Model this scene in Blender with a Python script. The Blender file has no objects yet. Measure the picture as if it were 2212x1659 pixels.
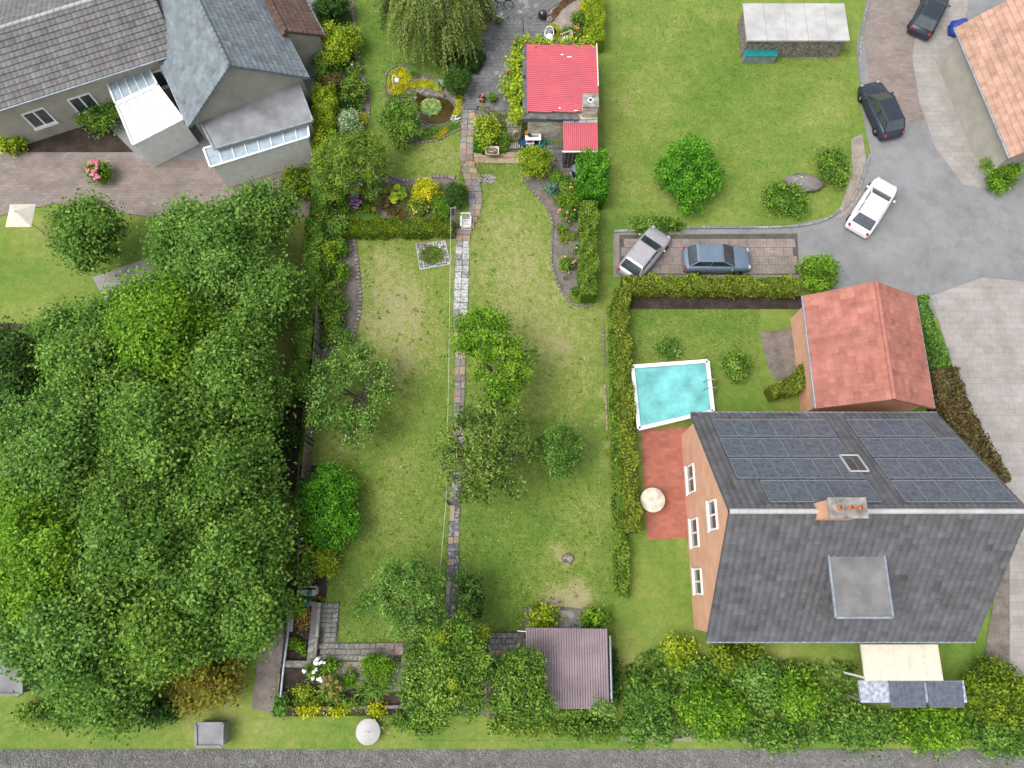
import bpy, bmesh, math, random
import numpy as np
from mathutils import Vector, Matrix, Euler

R = math.radians
scene = bpy.context.scene
COL = scene.collection
rng = np.random.default_rng(7)
random.seed(7)

# ---------------------------------------------------------------- camera, sky, sun, exposure
TILT = R(16.0)                       # the drone looks 74 degrees below the horizon
CAM = (0.0, -12.03, 41.96)
FPX = 2794.0
cam_data = bpy.data.cameras.new('camera')
cam_data.sensor_width = 36.0
cam_data.lens = 36.0 * FPX / 4032.0
cam_data.clip_end = 600.0
cam = bpy.data.objects.new('camera', cam_data)
cam.location = CAM
cam.rotation_euler = (TILT, 0, 0)
COL.objects.link(cam)
scene.camera = cam

SUN_EL, SUN_AZ = R(62), R(-108)       # high, from the left of the picture, through thin cloud
world = bpy.data.worlds.new('World')
scene.world = world
world.use_nodes = True
wn = world.node_tree
sky = wn.nodes.new('ShaderNodeTexSky')
sky.sky_type = 'NISHITA'
sky.sun_disc = False
sky.sun_elevation = SUN_EL
sky.sun_rotation = SUN_AZ
sky.air_density = 1.0
sky.dust_density = 3.0
hsv = wn.nodes.new('ShaderNodeHueSaturation')
hsv.inputs['Saturation'].default_value = 0.30
bg = wn.nodes['Background']
bg.inputs['Strength'].default_value = 0.15
wn.links.new(sky.outputs[0], hsv.inputs['Color'])
wn.links.new(hsv.outputs[0], bg.inputs['Color'])
sl = bpy.data.lights.new('sun', 'SUN')
sl.energy = 0.95
sl.angle = R(35)
sl.color = (1.0, 0.96, 0.9)
sun = bpy.data.objects.new('sun', sl)
sd = Vector((math.sin(SUN_AZ) * math.cos(SUN_EL), math.cos(SUN_AZ) * math.cos(SUN_EL), math.sin(SUN_EL)))
sun.rotation_euler = sd.to_track_quat('Z', 'Y').to_euler()
sun.location = (-20, 20, 60)
COL.objects.link(sun)
vs = scene.view_settings
vs.view_transform = 'Standard'
vs.look = 'None'
vs.exposure = 0.91
vs.gamma = 1.0
vs.use_curve_mapping = False
scene.cycles.max_bounces = 5
scene.cycles.transparent_max_bounces = 4
scene.cycles.use_denoising = True


# ---------------------------------------------------------------- survey: plan sheet (2212 x 1659 units) -> metres
def at(u, v, z=0.0):
    x = (u - 1106.0) * 1.8228 / FPX
    y = -(v - 829.5) * 1.8228 / FPX
    c, s = math.cos(TILT), math.sin(TILT)
    dy, dz = y * c + s, y * s - c
    t = (z - CAM[2]) / dz
    return Vector((CAM[0] + x * t, CAM[1] + dy * t, z))


def mpu(u, v, z=0.0):
    return (at(u + 1, v, z) - at(u, v, z)).length


def pts(seq, z=0.0):
    return [at(u, v, z) for u, v in seq]


# ---------------------------------------------------------------- materials
MATS = {}


def nt(name):
    m = bpy.data.materials.new(name)
    m.use_nodes = True
    n = m.node_tree
    b = n.nodes['Principled BSDF']
    return m, n, b


def N(n, t, **kw):
    x = n.nodes.new(t)
    for k, v in kw.items():
        setattr(x, k, v)
    return x


def L(n, a, b):
    n.links.new(a, b)


def ramp(n, fac, stops, interp='LINEAR'):
    r = N(n, 'ShaderNodeValToRGB')
    r.color_ramp.interpolation = interp
    e = r.color_ramp.elements
    while len(e) < len(stops):
        e.new(0.5)
    for el, (p, c) in zip(e, stops):
        el.position = p
        el.color = (c[0], c[1], c[2], 1)
    if fac is not None:
        L(n, fac, r.inputs[0])
    return r


def noise(n, vec, scale, detail=3, rough=.55):
    x = N(n, 'ShaderNodeTexNoise')
    x.inputs['Scale'].default_value = scale
    x.inputs['Detail'].default_value = detail
    x.inputs['Roughness'].default_value = rough
    if vec is not None:
        L(n, vec, x.inputs['Vector'])
    return x


def mix(n, fac, a, b, mode='MIX'):
    x = N(n, 'ShaderNodeMix', data_type='RGBA', blend_type=mode)
    for s, v in ((x.inputs[0], fac), (x.inputs[6], a), (x.inputs[7], b)):
        if hasattr(v, 'links') or isinstance(v, bpy.types.NodeSocket):
            L(n, v, s)
        elif isinstance(v, (int, float)):
            s.default_value = v
        else:
            s.default_value = (v[0], v[1], v[2], 1)
    return x.outputs[2]


def math_(n, op, a, b=None):
    x = N(n, 'ShaderNodeMath', operation=op)
    for s, v in ((x.inputs[0], a), (x.inputs[1], b)):
        if v is None:
            continue
        if isinstance(v, bpy.types.NodeSocket):
            L(n, v, s)
        else:
            s.default_value = v
    return x.outputs[0]


def wpos(n):
    g = N(n, 'ShaderNodeNewGeometry')
    return g.outputs['Position']


def bump(n, b, h, strength=.4, dist=.02):
    x = N(n, 'ShaderNodeBump')
    x.inputs['Strength'].default_value = strength
    x.inputs['Distance'].default_value = dist
    L(n, h, x.inputs['Height'])
    L(n, x.outputs[0], b.inputs['Normal'])


def plain(name, col, rough=.6, metal=0.0, var=.12, scale=3.0, spec=.25, trans=0):
    if name in MATS:
        return MATS[name]
    m, n, b = nt(name)
    p = wpos(n)
    a = noise(n, p, scale, 5)
    d = [c * (1 - var * 1.6) for c in col]
    l = [min(1, c * (1 + var)) for c in col]
    r = ramp(n, a.outputs[0], [(.3, d), (.7, l)])
    L(n, r.outputs[0], b.inputs['Base Color'])
    b.inputs['Roughness'].default_value = rough
    b.inputs['Metallic'].default_value = metal
    b.inputs['Specular IOR Level'].default_value = spec
    f = noise(n, p, scale * 9, 4)
    bump(n, b, f.outputs[0], .15, .01)
    MATS[name] = m
    return m


def leafmat(name, d, md, l, trans=.25):
    if name in MATS:
        return MATS[name]
    m, n, b = nt(name)
    at_ = N(n, 'ShaderNodeAttribute', attribute_name='tone')
    r = ramp(n, at_.outputs['Fac'], [(0.0, d), (.5, md), (1.0, l)])
    L(n, r.outputs[0], b.inputs['Base Color'])
    b.inputs['Roughness'].default_value = .5
    b.inputs['Specular IOR Level'].default_value = .12
    tr = N(n, 'ShaderNodeBsdfTranslucent')
    L(n, r.outputs[0], tr.inputs['Color'])
    mx = N(n, 'ShaderNodeMixShader')
    mx.inputs[0].default_value = trans
    L(n, b.outputs[0], mx.inputs[1])
    L(n, tr.outputs[0], mx.inputs[2])
    L(n, mx.outputs[0], n.nodes['Material Output'].inputs['Surface'])
    MATS[name] = m
    return m


LEAF = {
    'green': leafmat('leaf_green', (.026, .070, .009), (.115, .232, .026), (.285, .440, .062)),
    'hedge': leafmat('leaf_hedge', (.040, .070, .008), (.170, .230, .022), (.360, .420, .060)),
    'grove': leafmat('leaf_grove', (.026, .072, .010), (.108, .225, .030), (.262, .420, .070)),
    'bright': leafmat('leaf_bright', (.030, .090, .006), (.120, .265, .014), (.300, .480, .040)),
    'dark': leafmat('leaf_dark', (.010, .032, .007), (.046, .110, .018), (.115, .225, .036)),
    'olive': leafmat('leaf_olive', (.032, .072, .009), (.135, .240, .026), (.330, .440, .062)),
    'lime': leafmat('leaf_lime', (.070, .130, .006), (.240, .350, .016), (.480, .560, .050)),
    'yellow': leafmat('leaf_yellow', (.16, .22, .005), (.48, .50, .010), (.78, .70, .04)),
    'gold': leafmat('leaf_gold', (.16, .13, .008), (.42, .32, .015), (.66, .45, .04)),
    'cypress': leafmat('leaf_cypress', (.012, .065, .005), (.080, .260, .014), (.200, .470, .035)),
    'pale': leafmat('leaf_pale', (.07, .15, .05), (.26, .40, .17), (.60, .70, .42)),
    'blue': leafmat('leaf_blue', (.03, .09, .05), (.10, .22, .13), (.26, .42, .28)),
    'grey': leafmat('leaf_grey', (.028, .080, .011), (.112, .240, .034), (.285, .450, .095)),
    'willow': leafmat('leaf_willow', (.026, .048, .008), (.150, .220, .042), (.380, .450, .120)),
    'brown': leafmat('leaf_brown', (.045, .032, .014), (.12, .085, .035), (.21, .20, .07)),
    'rust': leafmat('leaf_rust', (.07, .03, .015), (.16, .075, .033), (.24, .15, .06)),
    'bed': leafmat('leaf_box', (.022, .055, .005), (.120, .195, .012), (.290, .370, .026)),
    'pale_green': leafmat('leaf_lily', (.06, .15, .05), (.15, .30, .09), (.42, .44, .12)),
    'mustard': leafmat('leaf_mustard', (.10, .10, .015), (.23, .205, .025), (.37, .32, .05)),
    'pear': leafmat('leaf_pear', (.028, .068, .010), (.112, .205, .028), (.300, .385, .078)),
    'litter': leafmat('leaf_litter', (.10, .05, .015), (.40, .22, .05), (.80, .58, .22)),
    'grass': leafmat('grass_blade', (.052, .120, .016), (.118, .222, .030), (.285, .310, .085)),
}


def lawn_mat(name='lawn_turf', attr=True):
    m, n, b = nt(name)
    p = wpos(n)
    big = noise(n, p, .35, 4, .6)
    mid = noise(n, p, 1.9, 5, .7)
    fin = noise(n, p, 6.5, 5, .75)
    f = math_(n, 'ADD', math_(n, 'MULTIPLY', big.outputs[0], .30), math_(n, 'ADD', math_(n, 'MULTIPLY', mid.outputs[0], .36), math_(n, 'MULTIPLY', fin.outputs[0], .34)))
    f = math_(n, 'ADD', math_(n, 'MULTIPLY', math_(n, 'SUBTRACT', f, .5), 1.35), .5)
    if not attr:
        hug = noise(n, p, .16, 3, .6)
        f = math_(n, 'ADD', f, math_(n, 'MULTIPLY', math_(n, 'SUBTRACT', hug.outputs[0], .5), .55))
    if attr:
        a = N(n, 'ShaderNodeAttribute', attribute_name='dry')
        f = math_(n, 'ADD', f, math_(n, 'MULTIPLY', math_(n, 'SUBTRACT', a.outputs['Fac'], .35), math_(n, 'MULTIPLY', math_(n, 'ADD', mid.outputs[0], fin.outputs[0]), .38)))
    r = ramp(n, f, [(.22, (.060, .132, .020)), (.40, (.116, .196, .033)), (.57, (.190, .242, .052)), (.71, (.285, .284, .108)), (.88, (.325, .290, .170))])
    L(n, r.outputs[0], b.inputs['Base Color'])
    b.inputs['Roughness'].default_value = .9
    b.inputs['Specular IOR Level'].default_value = .1
    f2 = noise(n, p, 38, 3, .7)
    bump(n, b, f2.outputs[0], .6, .03)
    return m


def soil_mat(name, c1, c2, speck=.25):
    m, n, b = nt(name)
    p = wpos(n)
    a = noise(n, p, 1.3, 6, .65)
    f = noise(n, p, 14, 4, .7)
    mx = math_(n, 'ADD', math_(n, 'MULTIPLY', a.outputs[0], .55), math_(n, 'MULTIPLY', f.outputs[0], .45))
    r = ramp(n, mx, [(.32, [c * .55 for c in c1]), (.47, c1), (.6, c2), (.75, [min(1, c * 1.25) for c in c2])])
    L(n, r.outputs[0], b.inputs['Base Color'])
    b.inputs['Roughness'].default_value = .95
    b.inputs['Specular IOR Level'].default_value = .1
    bump(n, b, f.outputs[0], .9, .05)
    MATS[name] = m
    return m


def stone_mat(name, col, lichen=.3, lcol=(.50, .50, .46), var=.25):
    """weathered slab: tint differs from slab to slab, mottled grain, pale round lichen spots"""
    if name in MATS:
        return MATS[name]
    m, n, b = nt(name)
    p = wpos(n)
    oi = N(n, 'ShaderNodeObjectInfo')
    a = noise(n, p, 4.0, 6, .65)
    fine = noise(n, p, 26, 4, .7)
    k = math_(n, 'ADD', math_(n, 'MULTIPLY', a.outputs[0], .5), math_(n, 'ADD', math_(n, 'MULTIPLY', oi.outputs['Random'], .28), math_(n, 'MULTIPLY', fine.outputs[0], .22)))
    r = ramp(n, k, [(.2, [c * (1 - var * 1.5) for c in col]), (.5, col), (.82, [min(1, c * (1 + var)) for c in col])])
    vo = N(n, 'ShaderNodeTexVoronoi', feature='F1')
    vo.inputs['Scale'].default_value = 6.5
    dn = noise(n, p, 9, 2)
    pv = N(n, 'ShaderNodeVectorMath', operation='ADD')
    L(n, p, pv.inputs[0])
    sc = N(n, 'ShaderNodeVectorMath', operation='SCALE')
    sc.inputs['Scale'].default_value = .12
    L(n, dn.outputs['Color'], sc.inputs[0])
    L(n, sc.outputs[0], pv.inputs[1])
    L(n, pv.outputs[0], vo.inputs['Vector'])
    patch = noise(n, p, .9, 3)
    thr = math_(n, 'MULTIPLY', math_(n, 'SUBTRACT', patch.outputs[0], .5 - lichen * .55), 1.35)
    inner = math_(n, 'LESS_THAN', vo.outputs['Distance'], thr)
    ring = math_(n, 'GREATER_THAN', vo.outputs['Distance'], math_(n, 'MULTIPLY', thr, .22))
    fac = math_(n, 'MULTIPLY', math_(n, 'MULTIPLY', inner, ring), .62)
    L(n, mix(n, fac, r.outputs[0], lcol), b.inputs['Base Color'])
    b.inputs['Roughness'].default_value = .85
    b.inputs['Specular IOR Level'].default_value = .2
    bump(n, b, fine.outputs[0], .35, .01)
    MATS[name] = m
    return m


def brick_mat(name, c1, c2, mortar, bw=.24, bh=.085, axis='XZ'):
    m, n, b = nt(name)
    p = wpos(n)
    s = N(n, 'ShaderNodeSeparateXYZ')
    L(n, p, s.inputs[0])
    c = N(n, 'ShaderNodeCombineXYZ')
    L(n, math_(n, 'ADD', s.outputs['X'], s.outputs['Y']), c.inputs['X'])
    L(n, s.outputs['Z'], c.inputs['Y'])
    t = N(n, 'ShaderNodeTexBrick')
    L(n, c.outputs[0], t.inputs['Vector'])
    t.inputs['Color1'].default_value = (*c1, 1)
    t.inputs['Color2'].default_value = (*c2, 1)
    t.inputs['Mortar'].default_value = (*mortar, 1)
    t.inputs['Scale'].default_value = 1.0
    t.inputs['Brick Width'].default_value = bw
    t.inputs['Row Height'].default_value = bh
    t.inputs['Mortar Size'].default_value = .012
    st = noise(n, p, 1.1, 5, .7)
    dirt = ramp(n, st.outputs[0], [(.35, (.45, .42, .36)), (.62, (1, 1, 1))])
    L(n, mix(n, .8, t.outputs[0], dirt.outputs[0], 'MULTIPLY'), b.inputs['Base Color'])
    b.inputs['Roughness'].default_value = .9
    bump(n, b, t.outputs['Fac'], -.4, .01)
    return m


M = {
    'lawn': lawn_mat(), 'turf': lawn_mat('meadow_turf', False),
    'soil': soil_mat('soil_grey', (.17, .145, .125), (.25, .215, .19)),
    'dark_soil': soil_mat('soil_dark', (.045, .034, .028), (.080, .060, .050)),
    'sand': soil_mat('soil_sandy', (.27, .23, .20), (.36, .32, .28)),
    'gravel': soil_mat('gravel_grey', (.15, .15, .145), (.26, .26, .25)),
    'block_paving': None,
    'asphalt': None,
    'pale_paving': plain('paving_pale', (.40, .385, .365), .9, var=.12, scale=1.5),
    'pink_paving': soil_mat('paving_pink', (.30, .245, .225), (.38, .31, .29)),
    'red_paving': soil_mat('paving_red', (.26, .085, .06), (.34, .125, .09)),
    'joint': soil_mat('joint_dirt', (.09, .085, .07), (.13, .12, .10)),
    'conc': plain('concrete', (.30, .285, .26), .9, var=.35, scale=2.2),
    'st_grey': stone_mat('slab_grey', (.20, .20, .198), .40, (.40, .40, .38)),
    'st_patio': stone_mat('slab_patio', (.150, .152, .152), .22, (.34, .34, .32)),
    'st_pale': stone_mat('slab_pale', (.33, .33, .32), .62, (.58, .58, .55)),
    'st_pink': stone_mat('slab_pink', (.255, .190, .178), .28, (.42,.41,.38)),
    'st_tan': stone_mat('slab_tan', (.32, .250, .170), .22, (.45, .42, .36)),
    'st_slate': stone_mat('slab_slate', (.125, .125, .130), .46, (.38, .38, .36)),
    'st_sett': stone_mat('sett_stone', (.185, .165, .150), .25),
    'st_cobble': stone_mat('cobble_stone', (.185, .18, .165), .34, (.36, .36, .31)),
    'st_mauve': stone_mat('slab_mauve', (.26, .19, .18), .05),
    'red_sheet': plain('red_roof_sheet', (.52, .105, .130), .5, var=.06, scale=.9, spec=.3),
    'lilac_sheet': plain('lilac_roof_sheet', (.235, .180, .195), .55, var=.16, scale=.8, spec=.25),
    'flash': plain('roof_edge_felt', (.13, .13, .135), .7, var=.3),
    'lead': plain('lead_flashing', (.42, .46, .52), .5, .2, var=.35, scale=5),
    'white': plain('white_plastic', (.80, .80, .79), .4, var=.05),
    'white_paint': plain('white_paint', (.78, .78, .76), .5, var=.08),
    'cream': plain('cream_plastic', (.62, .58, .48), .5, var=.15),
    'terra': plain('terracotta', (.45, .16, .075), .7, var=.2, scale=8),
    'black': plain('black_metal', (.018, .018, .020), .4, var=.3),
    'tyre': plain('rubber', (.02, .02, .021), .8, var=.3),
    'steel': plain('steel', (.45, .46, .47), .35, .8, var=.15),
    'zinc': plain('zinc_pipe', (.30, .34, .38), .4, .4, var=.2),
    'wood_old': plain('weathered_wood', (.215, .190, .160), .85, var=.45, scale=6),
    'wood_dark': plain('dark_wood', (.075, .065, .055), .85, var=.5, scale=7),
    'wood_pale': plain('pale_wood', (.42, .39, .34), .8, var=.3, scale=6),
    'bark': plain('bark', (.105, .090, .075), .9, var=.4, scale=9),
    'twig': plain('pale_twig', (.27, .25, .21), .9, var=.3, scale=9),
    'dkglaze': plain('plum_glaze', (.030, .012, .018), .15, var=.4, spec=.7),
    'blue': plain('blue_plastic', (.02, .06, .16), .4, var=.2),
    'green_can': plain('green_plastic', (.010, .26, .15), .35, var=.1),
    'teal_can': plain('teal_plastic', (.02, .20, .20), .35, var=.1),
    'slate_lid': plain('grey_blue_plastic', (.14, .18, .22), .45, var=.12),
    'navy': plain('navy_plastic', (.02, .035, .06), .4, var=.15),
    'hose': plain('hose_beige', (.40, .35, .25), .5, var=.1),
    'copper': plain('rusty_tube', (.36, .17, .085), .6, .2, var=.2),
    'rubble': plain('rubble_brown', (.22, .12, .09), .9, var=.4, scale=8),
    'moss': plain('moss', (.10, .085, .020), .95, var=.5, scale=5),
    'grit': plain('track_gravel', (.22, .21, .195), .95, var=.22, scale=3),
    'rock': plain('rock', (.22, .20, .18), .9, var=.45, scale=4),
    'pebble': plain('pebble', (.42, .39, .35), .8, var=.3, scale=14),
    'pale_lilac': plain('petal_lilac', (.52, .44, .60), .7, var=.1),
    'purple': plain('petal_purple', (.27, .10, .36), .7, var=.15, scale=12),
    'pink': plain('petal_pink', (.68, .20, .28), .7, var=.2, scale=12),
    'orange': plain('petal_orange', (.80, .36, .13), .7, var=.2, scale=12),
    'petal_white': plain('petal_white', (.80, .80, .80), .7, var=.04),
    'petal_yellow': plain('petal_yellow', (.85, .60, .16), .7, var=.15, scale=12),
    'apricot': plain('plume_apricot', (.52, .33, .13), .8, var=.2, scale=9),
    'red_petal': plain('petal_red', (.42, .06, .07), .7, var=.2, scale=12),
    'apple': plain('apple_skin', (.62, .60, .30), .45, var=.15),
    'tile_grey': plain('grey_roof_tile', (.165, .165, .175), .75, var=.18, scale=1.5),
    'tile_bluegrey': plain('bluegrey_roof', (.175, .205, .225), .7, var=.15, scale=1.0),
    'flat_grey': plain('flat_roof_grey', (.24, .245, .25), .85, var=.2, scale=.9),
    'flat_pale': plain('flat_roof_pale', (.42, .41, .40), .8, var=.15, scale=.9),
    'tile_red': plain('red_roof_tile', (.36, .12, .088), .75, var=.15, scale=1.6),
    'tile_peach': plain('peach_roof_tile', (.45, .28, .21), .8, var=.15, scale=2),
    'wall_peach': plain('peach_render', (.60, .34, .23), .9, var=.08, scale=1.2),
    'wall_tan': plain('tan_render', (.34, .32, .27), .9, var=.1, scale=1.2),
    'wall_brown': plain('brown_cladding', (.13, .085, .07), .8, var=.2, scale=3),
    'cream_roof': plain('cream_awning', (.60, .55, .45), .7, var=.05),
    'glass': plain('dark_glass', (.04, .05, .06), .06, var=.2, spec=1.0),
    'glass_roof': plain('glazed_roof', (.34, .42, .47), .15, var=.12, spec=.6),
    'pv': plain('solar_cell', (.105, .118, .150), .25, var=.25, scale=5, spec=.4),
    'pv_frame': plain('panel_frame', (.17, .18, .20), .5, var=.1),
    'car_white': plain('car_white', (.78, .78, .78), .25, var=.03),
    'car_blue': plain('car_blue_grey', (.16, .21, .27), .3, .3, var=.06),
    'car_silver': plain('car_silver', (.42, .40, .42), .3, .4, var=.06),
    'car_dark': plain('car_dark', (.035, .045, .06), .25, .2, var=.06),
    'lamp_red': plain('tail_lamp', (.35, .02, .02), .3, var=.05),
    'pool': plain('pool_cover', (.16, .47, .46), .12, var=.22, scale=.9, spec=.4),
    'blue_tarp': plain('blue_tarpaulin', (.03, .06, .28), .5, var=.2),
    'brick': brick_mat('brick_buff', (.72, .66, .50), (.42, .38, .29), (.36, .35, .31)),
    'cladding': brick_mat('brick_red', (.34, .13, .08), (.26, .10, .07), (.3, .28, .25)),
}


def block_mat(name, c1, c2, mortar, bw, bh):
    m, n, b = nt(name)
    p = wpos(n)
    t = N(n, 'ShaderNodeTexBrick')
    L(n, p, t.inputs['Vector'])
    t.inputs['Color1'].default_value = (*c1, 1)
    t.inputs['Color2'].default_value = (*c2, 1)
    t.inputs['Mortar'].default_value = (*mortar, 1)
    t.inputs['Scale'].default_value = 1.0
    t.inputs['Brick Width'].default_value = bw
    t.inputs['Row Height'].default_value = bh
    t.inputs['Mortar Size'].default_value = .012
    st = noise(n, p, .7, 6, .7)
    dirt = ramp(n, st.outputs[0], [(.3, (.68, .67, .64)), (.65, (1, 1, 1))])
    L(n, mix(n, .9, t.outputs[0], dirt.outputs[0], 'MULTIPLY'), b.inputs['Base Color'])
    b.inputs['Roughness'].default_value = .9
    b.inputs['Specular IOR Level'].default_value = .15
    bump(n, b, t.outputs['Fac'], -.4, .01)
    return m


M['pink_paving'] = block_mat('pink_block_paving', (.30, .245, .22), (.24, .20, .182), (.19, .17, .155), .42, .21)
M['pale_paving'] = block_mat('pale_block_paving', (.37, .345, .325), (.33, .305, .288), (.26, .245, .23), .6, .4)
M['red_paving'] = block_mat('red_block_paving', (.46, .165, .115), (.37, .125, .09), (.27, .15, .12), .42, .21)
del M['block_paving']


def asphalt_mat():
    m, n, b = nt('asphalt_grey')
    p = wpos(n)
    a = noise(n, p, .35, 5, .6)
    f = noise(n, p, 22, 3, .7)
    k = math_(n, 'ADD', math_(n, 'MULTIPLY', a.outputs[0], .6), math_(n, 'MULTIPLY', f.outputs[0], .4))
    r = ramp(n, k, [(.30, (.17, .172, .175)), (.5, (.225, .228, .23)), (.7, (.27, .272, .275))])
    stn = noise(n, p, .9, 5, .75)
    oil = ramp(n, stn.outputs[0], [(.30, (.74, .73, .71)), (.55, (1, 1, 1))])
    L(n, mix(n, .8, r.outputs[0], oil.outputs[0], 'MULTIPLY'), b.inputs['Base Color'])
    b.inputs['Roughness'].default_value = .9
    b.inputs['Specular IOR Level'].default_value = .2
    bump(n, b, f.outputs[0], .3, .01)
    return m


def tile_mat(name, col, moss=.25):
    """roof tiles: every tile its own tint, lichen and moss in blotches"""
    m, n, b = nt(name)
    p = wpos(n)
    at_ = N(n, 'ShaderNodeAttribute', attribute_name='tone')
    r = ramp(n, at_.outputs['Fac'], [(0, [c * .62 for c in col]), (.5, col), (1, [min(1, c * 1.32) for c in col])])
    a = noise(n, p, 1.1, 6, .75)
    st = ramp(n, a.outputs[0], [(.35, (.62, .61, .58)), (.6, (1, 1, 1))])
    c1 = mix(n, .8, r.outputs[0], st.outputs[0], 'MULTIPLY')
    q = noise(n, p, 3.2, 5, .8)
    mf = math_(n, 'MULTIPLY', math_(n, 'GREATER_THAN', q.outputs[0], .66), moss)
    L(n, mix(n, mf, c1, (.14, .14, .06)), b.inputs['Base Color'])
    b.inputs['Roughness'].default_value = .8
    b.inputs['Specular IOR Level'].default_value = .2
    return m


M['asphalt'] = asphalt_mat()
M['tile_grey'] = tile_mat('grey_roof_tile', (.112, .112, .120), .25)
M['tile_lowgrey'] = tile_mat('low_grey_roof_tile', (.175, .17, .165), .3)
M['tile_bluegrey'] = tile_mat('bluegrey_roof_tile', (.19, .22, .24), .3)
M['tile_red'] = tile_mat('red_roof_tile', (.40, .165, .128), .12)
M['tile_peach'] = tile_mat('peach_roof_tile', (.46, .285, .215), .15)
M['tile_brown'] = tile_mat('brown_roof_tile', (.13, .085, .07), .2)


def water_mat():
    m, n, b = nt('pond_water')
    p = wpos(n)
    a = noise(n, p, 1.2, 4)
    r = ramp(n, a.outputs[0], [(.35, (.030, .022, .004)), (.65, (.075, .055, .010))])
    L(n, r.outputs[0], b.inputs['Base Color'])
    b.inputs['Roughness'].default_value = .04
    b.inputs['Specular IOR Level'].default_value = .22
    return m


M['water'] = water_mat()


# ---------------------------------------------------------------- geometry collector
def nrm(a):
    return a / np.maximum(np.linalg.norm(a, axis=-1, keepdims=True), 1e-9)


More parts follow.
